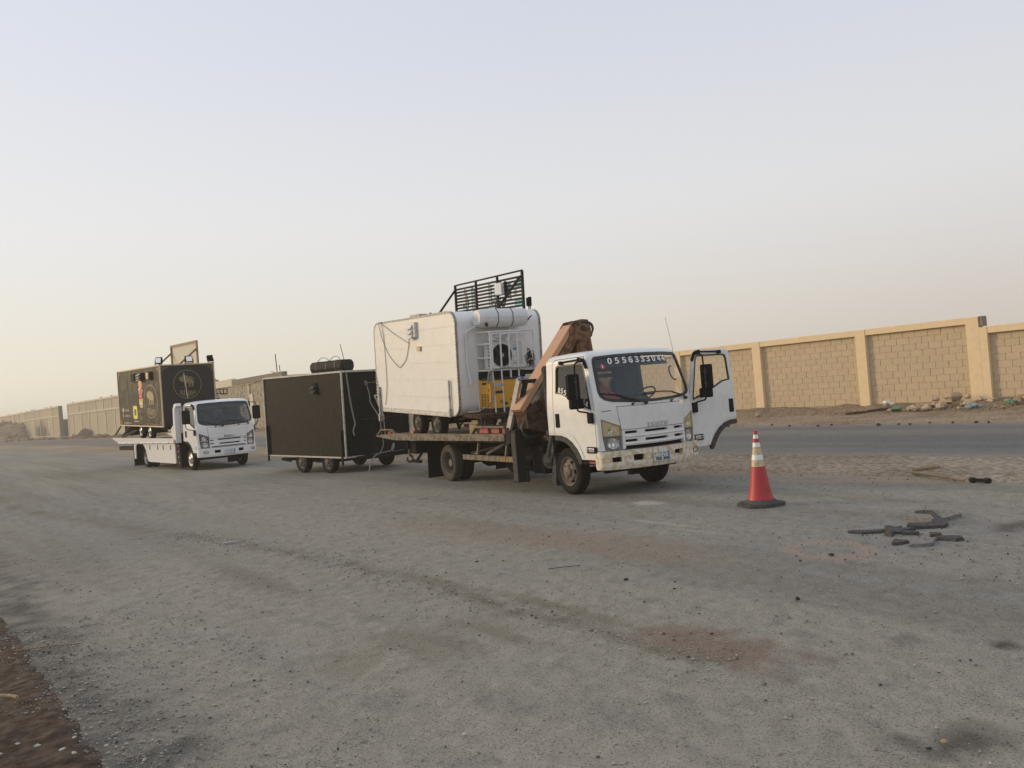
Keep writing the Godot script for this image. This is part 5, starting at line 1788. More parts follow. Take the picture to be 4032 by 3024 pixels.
func food_trailer():
	var F := caravan_frame()
	var t := thing("food_trailer", "cream and white rounded food trailer carried on the crane truck's bed", "trailer", F)
	var X0 := -1.10
	var X1 := 0.95
	var prof := rrect(-4.55, 0.0, 0.0, 2.15, 0.26, 9)
	var g := G.new()
	g.walls(prof, -X1 + 0.004, -X0 - 0.004, Transform3D(SIDE, Vector3.ZERO))
	g.face(prof, -X1 + 0.004, Transform3D(SIDE, Vector3.ZERO), false); g.face(prof, -X0 - 0.008, Transform3D(SIDE, Vector3.ZERO), true)
	put(g, "body_skin", "caravan_skin", t)
	# side sheets with narrow seams
	var inn := shrink(prof, 0.012)
	var ys := [0.0, 0.37, 0.75, 1.115, 1.48, 1.845, 2.15]
	for i in 6:
		g = G.new()
		var band := pv([-5, ys[i] + 0.0025, 1, ys[i] + 0.0025, 1, ys[i + 1] - 0.0025, -5, ys[i + 1] - 0.0025])
		for p in Geometry2D.intersect_polygons(inn, band):
			g.prism(p, -X0 - 0.006, -X0, Transform3D(SIDE, Vector3.ZERO))
		put(g, "side_sheet", "caravan_white", t)
	# metal edging with a beaded pattern
	for side in 2:
		g = G.new()
		var gb := G.new()
		var sx: float = X0 if side == 0 else X1
		var sg: float = -1.0 if side == 0 else 1.0
		var n := prof.size()
		var run := 0.0
		for i in n:
			var a := prof[i]
			var b := prof[(i + 1) % n]
			var e := b - a
			var nn := Vector2(e.y, -e.x).normalized()
			var A := Vector3(sx, a.y, a.x)
			var B := Vector3(sx, b.y, b.x)
			var N := Vector3(0, nn.y, nn.x)
			g.bar(A + N * 0.004 - Vector3(sg * 0.02, 0, 0), B + N * 0.004 - Vector3(sg * 0.02, 0, 0), 0.05, 0.012, N, 0.002)
			if a.y > 0.2 or b.y > 0.2 or true:
				var L := e.length()
				var k := 0.075 - fposmod(run, 0.075)
				while k < L:
					var c: Vector3 = A.lerp(B, k / L)
					gb.box(c + Vector3(sg * 0.010, 0, 0) - N * 0.010, Vector3(0.016, 0.042, 0.03), 0.005, Basis(Vector3(1, 0, 0), N, Vector3(1, 0, 0).cross(N)))
					k += 0.075
				run += L
		put(g, "edge_trim", "trim_grey", t)
		put(gb, "trim_beading", "alu_trim", t).set_meta("kind", "stuff")
	g = G.new()
	var gd := G.new()
	g.box(Vector3(X0 - 0.006, 0.03, -2.3), Vector3(0.012, 0.115, 3.75), 0.003)
	for i in 66:
		for k in 2:
			gd.prism(pv([-0.022, 0, 0, -0.026, 0.022, 0, 0, 0.026]), 0.0, 0.005, Transform3D(SIDE, Vector3(X0 - 0.012, 0.002 + 0.055 * k, -4.14 + i * 0.0562)))
	put(g, "skirt_strip", "caravan_white", t)
	put(gd, "strip_studs", "alu_trim", t).set_meta("kind", "stuff")
	# corner steadies
	for q in [[-4.33, 0.58, -0.24, 0.05], [-0.36, 0.74, 0.0, 0.035]]:
		g = G.new()
		g.box(Vector3(X0 - 0.035, (q[1] + q[2]) * 0.5, q[0]), Vector3(q[3], q[1] - q[2], q[3] * 1.2), 0.006)
		g.box(Vector3(X0 - 0.04, q[2] + 0.06, q[0]), Vector3(q[3] * 1.5, 0.18, q[3] * 1.6), 0.006)
		put(g, "corner_steady", "steel_pale", t)
	# louvred vent and socket
	g = G.new()
	g.box(Vector3(X0 - 0.035, 1.87, -2.08), Vector3(0.07, 0.34, 0.40), 0.008)
	var v := put(g, "vent", "ac_case", t)
	for i in 3:
		g = G.new()
		var y := 1.985 - i * 0.108
		g.prism(pv([0.012, 0.0, 0.0, -0.004, 0.062, -0.092, 0.072, -0.088]), -0.14, 0.14, Transform3D(Basis(Vector3(-1, 0, 0), Vector3.UP, Vector3(0, 0, -1)), Vector3(X0 - 0.07, y, -2.12)))
		for e in [-0.13, 0.125]:
			g.prism(pv([0.0, 0.0, 0.066, -0.09, 0.0, -0.09]), e, e + 0.005, Transform3D(Basis(Vector3(-1, 0, 0), Vector3.UP, Vector3(0, 0, -1)), Vector3(X0 - 0.07, y, -2.12)))
		put(g, "louvre", "caravan_white", v)
	g = G.new()
	g.box(Vector3(X0 - 0.02, 1.44, -1.78), Vector3(0.04, 0.10, 0.13), 0.006); g.box(Vector3(X0 - 0.015, 1.45, -1.89), Vector3(0.03, 0.09, 0.06), 0.004)
	put(g, "socket", "cone_cream", t)
	# roof furniture
	g = G.new()
	g.box(Vector3(X0 + 0.15, 2.18, -2.1), Vector3(0.2, 0.07, 0.55), 0.01)
	put(g, "roof_box", "steel_pale", t)
	g = G.new()
	g.box(Vector3(X0 + 0.12, 2.18, -1.4), Vector3(0.06, 0.06, 0.06), 0.01); g.box(Vector3(X0 + 0.12, 2.165, -0.95), Vector3(0.05, 0.04, 0.7), 0.01)
	put(g, "roof_rail", "steel_pale", t)
	# tow frame and running gear
	g = G.new()
	g.box(Vector3(-0.05, 0.01, 0.36), Vector3(1.95, 0.08, 0.75), 0.01); g.box(Vector3(-0.05, 0.0, 0.74), Vector3(1.95, 0.10, 0.05), 0.01)
	for x in 6: g.box(Vector3(-0.85 + x * 0.33, 0.0, 0.765), Vector3(0.06, 0.07, 0.03), 0.005)
	g.box(Vector3(-0.6, -0.06, -2.2), Vector3(0.08, 0.1, 4.2)); g.box(Vector3(0.5, -0.06, -2.2), Vector3(0.08, 0.1, 4.2))
	put(g, "tow_frame", "rust_dark", t)
	for z in [-2.27, -1.27]:
		for s in [-1, 1]:
			wheel(t, Vector3(-0.075 + s * 0.98, -0.215, z), s, 0.285, 0.19, "front", "rim_old")
	g = G.new()
	for z in [-2.27, -1.27]: g.cyl(Vector3(-0.9, -0.2, z), Vector3(0.75, -0.2, z), 0.04, 8)
	g.box(Vector3(-0.7, -0.12, -1.77), Vector3(0.06, 0.08, 1.3)); g.bar(Vector3(-0.75, -0.1, -0.9), Vector3(-0.75, -0.32, -0.75), 0.05, 0.05)
	put(g, "axle", "chassis", t)
	# drain pipe on the front
	g = G.new()
	g.tube(curve([Vector3(-0.62, 1.86, 0.25), Vector3(-0.74, 1.79, 0.10), Vector3(-0.87, 1.70, 0.05), Vector3(-0.885, 1.64, 0.04)], 4), 0.018, 8)
	g.tube(curve([Vector3(-0.885, 1.66, 0.04), Vector3(-0.885, 1.3, 0.045), Vector3(-0.88, 0.95, 0.05), Vector3(-0.855, 0.78, 0.08), Vector3(-0.85, 0.68, 0.09), Vector3(-0.875, 0.63, 0.09)], 5), 0.022, 8)
	g.tube([Vector3(-0.885, 1.66, 0.04), Vector3(-0.885, 1.61, 0.04)], 0.028, 8)
	put(g, "drain_pipe", "pvc", t)
	# cage for the air conditioner and the generator
	var bars := [[-0.44, 1.685, 0.5, 0.60, 1.695, 0.5], [-0.44, 0.905, 0.5, 0.62, 0.905, 0.5], [-0.44, 0.89, 0.5, -0.44, 1.69, 0.5], [0.61, 0.89, 0.5, 0.60, 1.70, 0.5], [-0.44, 1.685, 0.5, -0.50, 1.685, 0.0], [-0.44, 0.905, 0.5, -0.50, 0.905, 0.0], [-0.50, 0.88, 0.02, -0.50, 1.69, 0.02], [0.60, 1.69, 0.5, 0.60, 1.69, 0.0], [0.61, 0.905, 0.5, 0.61, 0.905, 0.0], [-0.44, 1.16, 0.5, -0.50, 1.16, 0.0], [-0.44, 1.44, 0.5, -0.50, 1.44, 0.0],
		[-0.41, 1.64, 0.515, 0.57, 1.65, 0.515], [-0.41, 0.955, 0.515, 0.57, 0.955, 0.515], [-0.41, 0.95, 0.515, -0.41, 1.65, 0.515], [0.575, 0.95, 0.515, 0.575, 1.65, 0.515], [-0.21, 0.95, 0.515, -0.21, 1.64, 0.515], [-0.015, 0.95, 0.515, -0.015, 1.64, 0.515], [0.18, 0.95, 0.515, 0.18, 1.64, 0.515], [0.375, 0.95, 0.515, 0.375, 1.64, 0.515],
		[-0.50, 0.06, 0.02, -0.50, 0.89, 0.02], [-0.50, 0.07, 0.02, -0.78, 0.07, 0.02], [-0.40, 0.05, 0.52, -0.42, 0.9, 0.51], [-0.20, 0.05, 0.52, -0.215, 0.9, 0.51], [0.0, 0.74, 0.51, 0.0, 0.9, 0.51], [0.19, 0.75, 0.51, 0.19, 0.9, 0.51], [0.6, 0.05, 0.52, 0.61, 0.9, 0.51], [0.14, 1.70, 0.3, 0.14, 1.86, 0.3], [-0.14, 1.865, 0.42, 0.42, 1.865, 0.42]]
	for q in bars:
		g = G.new()
		g.bar(Vector3(q[0] - 0.14, q[1], q[2]), Vector3(q[3] - 0.14, q[4], q[5]), 0.03, 0.03)
		put(g, "cage_bar", "cage_white", t)
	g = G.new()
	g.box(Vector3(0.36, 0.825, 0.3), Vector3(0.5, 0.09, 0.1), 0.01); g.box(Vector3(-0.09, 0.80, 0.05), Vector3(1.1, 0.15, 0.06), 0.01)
	put(g, "black_band", "steel_black", t)  # two black boxes forming the dark band above the generator

	# --- things standing on or strapped to the trailer
	var a := thing("air_conditioner", "beige air conditioner outdoor unit behind white bars on the food trailer", "air conditioner", F * Transform3D(Basis.IDENTITY, Vector3(-0.17, 0.92, 0.29)))
	g = G.new()
	g.prism(rrect(-0.37, 0.01, 0.37, 0.55, 0.015), 0.125, 0.14, Transform3D.IDENTITY, [ell(-0.11, 0.28, 0.215, 0.215, 32)])
	g.box(Vector3(0, 0.545, -0.0075), Vector3(0.74, 0.012, 0.265), 0.003); g.box(Vector3(0, 0.016, -0.0075), Vector3(0.74, 0.012, 0.265), 0.003); g.box(Vector3(0.364, 0.28, -0.0075), Vector3(0.012, 0.52, 0.265), 0.003)
	var slots := []
	for k in 7:
		for j in 2: slots.append(rrect(0.012 + j * 0.055, 0.045 + k * 0.07, 0.05 + j * 0.055, 0.095 + k * 0.07, 0.004, 2))
	g.prism(rrect(-0.14, 0.02, 0.125, 0.54, 0.004, 2), 0.358, 0.37, Transform3D(SIDE, Vector3.ZERO), slots)
	put(g, "case", "ac_case", a)
	g = G.new()
	g.box(Vector3(0, 0.28, -0.12), Vector3(0.70, 0.5, 0.03), 0.0)
	put(g, "coil", "steel_black", a)
	for k in 3:
		g = G.new()
		var an := TAU * k / 3.0
		g.box(Vector3(-0.11 + cos(an) * 0.11, 0.28 + sin(an) * 0.11, 0.05), Vector3(0.19, 0.12, 0.006), 0.002, Basis(Vector3(0, 0, 1), an) * Basis(Vector3.RIGHT, 0.5))
		put(g, "fan_blade", "grey_plastic", a)
	g = G.new()
	g.lathe([Vector2(0.215, 0.0), Vector2(0.225, 0.012), Vector2(0.235, 0.0)], Vector3(-0.11, 0.28, 0.142), Vector3(0, 0, 1), 32)
	put(g, "fan_ring", "grey_plastic", a)
	g = G.new()
	for k in 5:
		var rr := 0.06 + 0.036 * k
		g.lathe([Vector2(rr - 0.004, 0.0), Vector2(rr, 0.008), Vector2(rr + 0.004, 0.0)], Vector3(-0.11, 0.28, 0.15), Vector3(0, 0, 1), 32)
	for k in 8:
		var an := TAU * k / 8.0
		g.bar(Vector3(-0.11 + cos(an) * 0.05, 0.28 + sin(an) * 0.05, 0.15), Vector3(-0.11 + cos(an) * 0.22, 0.28 + sin(an) * 0.22, 0.15), 0.005, 0.005, Vector3(0, 0, 1), 0.0)
	put(g, "fan_guard", "grey_plastic", a)
	g = G.new()
	g.cyl(Vector3(-0.11, 0.28, 0.145), Vector3(-0.11, 0.28, 0.162), 0.04, 16)
	put(g, "fan_hub", "sticker_grey", a)
	for q in [[0.20, 0.42, 0.07, 0.05, "sticker_blue"], [0.17, 0.33, 0.06, 0.09, "sticker_white"], [0.22, 0.22, 0.09, 0.06, "sticker_white"], [0.2, 0.13, 0.08, 0.03, "sticker_grey"], [0.2, 0.49, 0.09, 0.02, "sticker_grey"]]:
		g = G.new()
		g.box(Vector3(q[0], q[1] - 0.02, 0.1415), Vector3(q[2], q[3], 0.004), 0.0)
		put(g, "label", q[4], a)
	g = G.new()
	g.tube(curve([Vector3(-0.38, 0.62, 0.05), Vector3(-0.2, 0.6, 0.1), Vector3(-0.1, 0.57, 0.05)]), 0.014, 6)
	put(g, "pipe", "caravan_skin", a)
	g = G.new()
	g.tube(curve([Vector3(0.1, 0.58, 0.0), Vector3(0.14, 0.68, 0.02), Vector3(0.1, 0.72, -0.1), Vector3(-0.2, 0.6, -0.2)]), 0.035, 8)
	put(g, "pipe", "caravan_skin", a)

	var wt := thing("water_tank", "white plastic water tank strapped high on the food trailer's front", "water tank", F * Transform3D(Basis.from_scale(Vector3(0.87, 1.16, 1.08)), Vector3(-0.155, 1.97, 0.25)))
	g = G.new()
	var oct := PackedVector2Array()
	for q in [[0.21, 0.08], [0.21, -0.08], [0.12, -0.16], [-0.12, -0.16], [-0.21, -0.08], [-0.21, 0.08], [-0.12, 0.16], [0.12, 0.16]]: oct.append(Vector2(q[0], q[1]))
	var secs := [[-0.66, 0.72], [-0.60, 0.9], [-0.50, 1.0], [-0.23, 1.0], [-0.22, 0.965], [-0.205, 0.965], [-0.195, 1.0], [0.165, 1.0], [0.175, 0.965], [0.19, 0.965], [0.20, 1.0], [0.52, 1.0], [0.60, 0.9], [0.64, 0.75]]
	var sm := shrink(oct, 0.03)
	var rounded: PackedVector2Array = Geometry2D.offset_polygon(sm, 0.03, Geometry2D.JOIN_ROUND)[0]
	for i in secs.size() - 1:
		for j in rounded.size():
			var p0 := rounded[j]
			var p1 := rounded[(j + 1) % rounded.size()]
			var A := Vector3(secs[i][0], p0.y * secs[i][1], p0.x * secs[i][1])
			var B := Vector3(secs[i][0], p1.y * secs[i][1], p1.x * secs[i][1])
			var C := Vector3(secs[i + 1][0], p1.y * secs[i + 1][1], p1.x * secs[i + 1][1])
			var D := Vector3(secs[i + 1][0], p0.y * secs[i + 1][1], p0.x * secs[i + 1][1])
			var n0 := Vector3(0, p0.y, p0.x).normalized()
			var n1 := Vector3(0, p1.y, p1.x).normalized()
			var tl: float = (secs[i][1] - secs[i + 1][1]) / (secs[i + 1][0] - secs[i][0]) * 0.18
			g.quadn([A, B, C, D], [(n0 + Vector3(tl, 0, 0)).normalized(), (n1 + Vector3(tl, 0, 0)).normalized(), (n1 + Vector3(tl, 0, 0)).normalized(), (n0 + Vector3(tl, 0, 0)).normalized()])
	for e in [0, secs.size() - 1]:
		var pp := PackedVector2Array()
		for p in rounded: pp.append(p * secs[e][1])
		g.face(pp, -secs[e][0], Transform3D(SIDE, Vector3.ZERO), e == 0)
	put(g, "shell", "pvc", wt)
	for x in [-0.2125, 0.1825]:
		g = G.new()
		for j in 8:
			var p0 := oct[j] * 0.99
			var p1 := oct[(j + 1) % 8] * 0.99
			g.bar(Vector3(x, p0.y, p0.x), Vector3(x, p1.y, p1.x), 0.014, 0.006, Vector3(0, (p0.y + p1.y), (p0.x + p1.x)).normalized(), 0.0)
		put(g, "strap", "grey_plastic", wt)
	g = G.new()
	g.box(Vector3(0, 0.0, 0.209), Vector3(1.1, 0.004, 0.006), 0.0)
	put(g, "mould_line", "sticker_grey", wt)
	g = G.new()
	g.cyl(Vector3(-0.52, -0.10, 0.17), Vector3(-0.54, -0.13, 0.22), 0.035, 12)
	put(g, "outlet", "grey_plastic", wt)
	g = G.new()
	g.tube([Vector3(0.60, -0.06, 0.19), Vector3(0.66, 0.0, 0.2), Vector3(0.70, 0.01, 0.2)], 0.014, 6)
	put(g, "tap", "grey_plastic", wt)

	var gn := thing("generator", "yellow box generator inside the white cage on the trailer's tow frame", "generator", F * Transform3D(Basis.IDENTITY, Vector3(-0.20, 0.05, 0.28)))
	g = G.new()
	g.box(Vector3(0, 0.643, 0), Vector3(0.88, 0.014, 0.48), 0.005); g.box(Vector3(0, 0.37, 0.233), Vector3(0.88, 0.56, 0.014), 0.005); g.box(Vector3(0, 0.37, -0.233), Vector3(0.88, 0.56, 0.014), 0.005); g.box(Vector3(0.433, 0.37, 0), Vector3(0.014, 0.56, 0.46), 0.004)
	var cuts := [ell(0.17, 0.46, 0.022, 0.04, 14), rrect(-0.12, 0.565, 0.08, 0.635, 0.006, 2)]
	for k in 3:
		for j in 9: cuts.append(rrect(-0.167 + k * 0.12, 0.122 + j * 0.029, -0.073 + k * 0.12, 0.138 + j * 0.029, 0.002, 1))
	g.prism(rrect(-0.24, 0.09, 0.24, 0.65, 0.006, 2), 0.426, 0.44, Transform3D(SIDE, Vector3.ZERO), cuts)
	put(g, "case", "gen_yellow", gn)
	g = G.new()
	g.box(Vector3(0.02, 0.33, 0), Vector3(0.6, 0.44, 0.36), 0.03)
	put(g, "engine", "steel_black", gn)
	g = G.new()
	g.box(Vector3(0, 0.05, 0), Vector3(0.86, 0.1, 0.46), 0.01); g.box(Vector3(0, 0.67, -0.05), Vector3(0.8, 0.06, 0.3), 0.01)
	put(g, "base", "gen_black", gn)
	g = G.new()
	g.tube([Vector3(-0.455, 0.615, -0.13), Vector3(-0.455, 0.615, 0.09)], 0.012, 8)
	put(g, "handle", "gen_yellow", gn)
	for q in [[-0.27, 0.56, 0.17, 0.08, "sticker_grey"], [-0.15, 0.55, 0.05, 0.05, "gen_black"], [-0.23, 0.41, 0.2, 0.055, "gen_black"], [-0.2, 0.22, 0.07, 0.06, "crane_yellow"], [-0.09, 0.17, 0.06, 0.06, "gen_black"], [0.08, 0.25, 0.14, 0.05, "crane_yellow"]]:
		g = G.new()
		g.box(Vector3(q[0], q[1], 0.241), Vector3(q[2], q[3], 0.006), 0.0)
		put(g, "panel_label", q[4], gn)

	# chain hanging over the cage
	g = G.new()
	var cp := curve([Vector3(0.55, 0.97, 0.55), Vector3(0.2, 0.93, 0.54), Vector3(-0.15, 0.95, 0.54), Vector3(-0.44, 0.90, 0.54), Vector3(-0.50, 0.86, 0.5), Vector3(-0.52, 0.70, 0.48), Vector3(-0.50, 0.66, 0.46), Vector3(-0.47, 0.78, 0.52), Vector3(-0.45, 0.9, 0.54)], 7)
	for i in cp.size() - 1:
		var A: Vector3 = cp[i]
		var B: Vector3 = cp[i + 1]
		var dr := (B - A).normalized()
		var sd := dr.cross(Vector3.UP if absf(dr.y) < 0.8 else Vector3(0, 0, 1)).normalized()
		if i % 2 == 0: sd = sd.cross(dr)
		var m := (A + B) * 0.5
		var L := A.distance_to(B) * 0.72
		var lk := []
		for k in 9:
			var an := TAU * k / 8.0
			lk.append(m + dr * cos(an) * L + sd * sin(an) * 0.02)
		g.tube(lk, 0.006, 5, false)
	var o := solo(g, "steel_chain", "steel_pale", "steel chain draped along the bottom of the white cage", "chain")
	o.transform = F * Transform3D(Basis.IDENTITY, Vector3(-0.14, 0, 0))
	g = G.new()
	rng.seed = 70
	for k in 26:
		var s0 := Vector3(0.42 + rng.randf_range(-0.05, 0.07), 1.2 + rng.randf_range(-0.1, 0.12), 0.53)
		g.tube(curve([s0, s0 + Vector3(rng.randf_range(-0.06, 0.06), rng.randf_range(-0.1, 0.08), rng.randf_range(-0.02, 0.04)), s0 + Vector3(rng.randf_range(-0.04, 0.08), -0.18 - rng.randf() * 0.06, 0.02)], 3), 0.006, 4)
	o = solo(g, "rope_bundle", "steel_black", "dark tangled rope bundle tied to the cage bars beside the air conditioner", "rope")
	o.transform = F * Transform3D(Basis.IDENTITY, Vector3(-0.12, 0, 0))

	# cables hanging down the cream side
	var cb := [["thin grey cable looping from the roof edge to the vent", [[-4.08, 2.17], [-3.2, 1.84], [-2.42, 1.60], [-2.36, 1.56], [-2.34, 1.7], [-2.31, 1.68]]], ["grey cable hanging in a long low loop on the trailer's cream side", [[-4.13, 2.15], [-3.98, 1.75], [-3.6, 1.35], [-3.1, 1.08], [-2.9, 1.06], [-2.55, 1.25], [-2.38, 1.55]]], ["grey cable hanging straight down the trailer's cream side", [[-3.93, 2.17], [-3.88, 1.8], [-3.85, 1.4], [-3.83, 1.0], [-3.86, 0.55], [-4.02, 0.13]]]]
	for q in cb:
		g = G.new()
		var pts := []
		for p in q[1]: pts.append(Vector3(X0 - 0.014 - (0.02 if p[1] > 2.1 else 0.0), p[1], p[0]))
		g.tube(curve(pts, 6), 0.0075, 5)
		o = solo(g, "cable", "cable_grey", q[0], "cable", Vector3.ZERO)
		o.transform = F
	g = G.new()
	g.tube(curve([Vector3(-4.2 * 0 + X0 - 0.01, 0.9, -4.55), Vector3(X0 - 0.02, 0.6, -4.45), Vector3(X0 - 0.02, 0.2, -4.3), Vector3(X0 - 0.03, -0.2, -4.15), Vector3(X0 - 0.04, -0.7, -4.08)]), 0.01, 5)
	o = solo(g, "cable", "cable_grey", "grey cable dangling below the rear corner of the white food trailer", "cable")
	o.transform = F
	g = G.new()
	g.tube(curve([Vector3(-0.47, 0.75, 0.55), Vector3(-0.44, 0.5, 0.56), Vector3(-0.48, 0.3, 0.53), Vector3(-0.62, 0.14, 0.4), Vector3(-0.78, 0.12, 0.3), Vector3(-0.9, 0.17, 0.2)]), 0.012, 6)
	o = solo(g, "cable", "cable_grey", "pale cable curling from the yellow generator past the cage foot", "cable")
	o.transform = F * Transform3D(Basis.IDENTITY, Vector3(-0.14, 0, 0))

	# slatted sign on the roof
	var sgn := thing("roof_sign", "black slatted metal sign frame with cyan letters on the white trailer's roof", "sign", F * Transform3D(Basis.IDENTITY, Vector3(0.85, 2.15, -2.1)))
	for q in [-1.68, -0.56, 0.50, 1.62]:
		g = G.new()
		g.bar(Vector3(0, -0.02, q), Vector3(0, 0.87, q), 0.05, 0.06 if absf(q) > 1 else 0.045, Vector3(0, 0, 1))
		put(g, "post", "steel_black", sgn)
	g = G.new()
	g.bar(Vector3(0, 0.86, -1.7), Vector3(0, 0.88, 1.64), 0.04, 0.035)
	put(g, "top_rail", "steel_black", sgn)
	for k in 9:
		g = G.new()
		var y := 0.755 - 0.0795 * k
		g.box(Vector3(0.02, y, -0.03), Vector3(0.015, 0.048, 3.28), 0.003)
		put(g, "slat", "steel_black", sgn)
	for q in [[-1.66, 0.74, -0.64, 0.0, -1.66], [1.58, 0.76, -0.68, 0.0, 1.56]]:
		g = G.new()
		g.bar(Vector3(-0.02, q[1], q[0]), Vector3(q[2], q[3], q[4]), 0.045, 0.045)
		put(g, "brace", "steel_black", sgn)
	# the letters stand on the far face of the slats, so their backs are seen
	var lt := [["sign_cyan", [[-1.28, 0.06, 0.30, 0.10], [-0.42, 0.03, 0.7, 0.15], [0.25, 0.03, 0.55, 0.14], [-1.3, 0.25, 0.2, 0.12], [1.42, 0.55, 0.28, 0.2], [1.35, 0.1, 0.36, 0.2], [0.32, 0.38, 0.16, 0.2], [-0.86, 0.14, 0.09, 0.6], [0.0, 0.18, 0.07, 0.56]]], ["sign_pale", [[-1.22, 0.38, 0.08, 0.34], [-0.78, 0.2, 0.11, 0.5], [0.06, 0.2, 0.1, 0.52], [0.62, 0.5, 0.34, 0.2], [0.95, 0.3, 0.12, 0.4], [1.2, 0.35, 0.1, 0.3]]]]
	for q in lt:
		for e in q[1]:
			g = G.new()
			g.box(Vector3(0.05, e[1] + e[3] * 0.5, e[0]), Vector3(0.03, e[3], e[2]), 0.01)
			put(g, "letter_stroke", q[0], sgn)
	for e in [[-1.3, 0.72, -1.12, 0.38], [-1.12, 0.40, -1.26, 0.1], [0.5, 0.72, 0.9, 0.5], [0.6, 0.12, 0.85, 0.52]]:
		g = G.new()
		g.bar(Vector3(0.055, e[1], e[0]), Vector3(0.055, e[3], e[2]), 0.03, 0.1, Vector3(1, 0, 0).cross(Vector3(0, e[3] - e[1], e[2] - e[0])), 0.01)
		put(g, "letter_stroke", "sticker_grey", sgn)
	var fl := thing("floodlight", "white backed floodlight fixed on the back of the slatted roof sign", "floodlight", F * Transform3D(Basis(Vector3.UP, 0.35), Vector3(0.78, 2.70, -1.35)))
	g = G.new()
	g.box(Vector3(-0.05, 0, 0), Vector3(0.10, 0.27, 0.22), 0.02)
	put(g, "case", "sticker_white", fl)
	g = G.new()
	g.box(Vector3(0.03, 0.0, 0.13), Vector3(0.1, 0.34, 0.05), 0.02); g.bar(Vector3(0.0, 0.0, 0.15), Vector3(0.06, -0.3, 0.1), 0.03, 0.02)
	put(g, "bracket", "steel_black", fl)
	g = G.new()
	rng.seed = 71
	for k in 22:
		var s0 := Vector3(0.80 + rng.randf_range(-0.04, 0.04), 2.5 + rng.randf_range(-0.1, 0.1), -1.5 + rng.randf_range(-0.08, 0.08))
		g.tube(curve([s0, s0 + Vector3(-0.03, rng.randf_range(-0.18, 0.1), rng.randf_range(-0.15, 0.12)), s0 + Vector3(0.0, -0.22, rng.randf_range(-0.1, 0.1))], 3), 0.006, 4)
	o = solo(g, "cable_tangle", "cable_black", "tangle of black wires below the white floodlight on the roof sign", "cables")
	o.transform = F
	var f2 := thing("floodlight", "small black floodlight at the right end of the slatted roof sign", "floodlight", F * Transform3D(Basis(Vector3.UP, -0.4), Vector3(0.9, 2.3, -0.32)))
	g = G.new()
	g.box(Vector3(0, 0.03, 0), Vector3(0.07, 0.2, 0.24), 0.012)
	for k in 6: g.box(Vector3(-0.04, 0.03, -0.1 + 0.04 * k), Vector3(0.03, 0.17, 0.008))
	put(g, "case", "black_plastic", f2)
	g = G.new()
	g.bar(Vector3(0, 0.0, -0.13), Vector3(0, -0.13, -0.1), 0.02, 0.03); g.bar(Vector3(0, 0.0, 0.13), Vector3(0, -0.13, 0.1), 0.02, 0.03)
	put(g, "bracket", "black_plastic", f2)
	# packing under the tow frame
	for q in [[-0.75, 0.0, "left"], [-0.2, 0.02, "right"]]:
		g = G.new()
		g.box(Vector3(0, 0.11, 0), Vector3(0.42, 0.20, 0.3), 0.01); g.box(Vector3(0.02, 0.25, 0.0), Vector3(0.36, 0.08, 0.28), 0.01)
		o = solo(g, "wooden_block", "wood", "wooden packing block under the food trailer's tow frame, %s of two" % ["nearer the wheels"if q[2] == "left" else "nearer the cab"][0], "block", Vector3.ZERO, "wooden packing blocks under the food trailer")
		o.transform = yawed(T1, T1Y) * Transform3D(Basis.IDENTITY, Vector3(q[0], 0.99, -3.35 + (0.0 if q[2] == "left" else 0.25)))
	g = G.new()
	g.box(Vector3(0, 0.05, 0), Vector3(0.12, 0.1, 0.2), 0.02); g.tube([Vector3(0, 0.1, 0), Vector3(0.02, 0.12, 0.25)], 0.02)
	o = solo(g, "ratchet", "crane_yellow", "yellow ratchet block on the bed beside the trailer's rear wheel", "ratchet")
	o.transform = yawed(T1, T1Y) * Transform3D(Basis.IDENTITY, Vector3(-1.0, 0.99, -6.25))
	for q in [[-3.1, -3.4], [-2.95, -3.25]]:
		g = G.new()
		g.tube(curve([Vector3(-0.95, 1.0, q[1]), Vector3(-0.9, 1.03, q[1] + 0.12), Vector3(-0.88, 1.15, q[1] + 0.27), Vector3(-0.85, 1.35, q[1] + 0.32)]), 0.016, 6)
		o = solo(g, "hose", "cable_black", "black hose hanging from the trailer's tow frame to the bed, %s one" % ("rear" if q[0] < -3.0 else "front"), "hose")
		o.transform = yawed(T1, T1Y)

# ---------------------------------------------------------------- the black box trailer
const T3 := Vector3(-5.153, 0, -23.033)
const T3Y := 0.7983

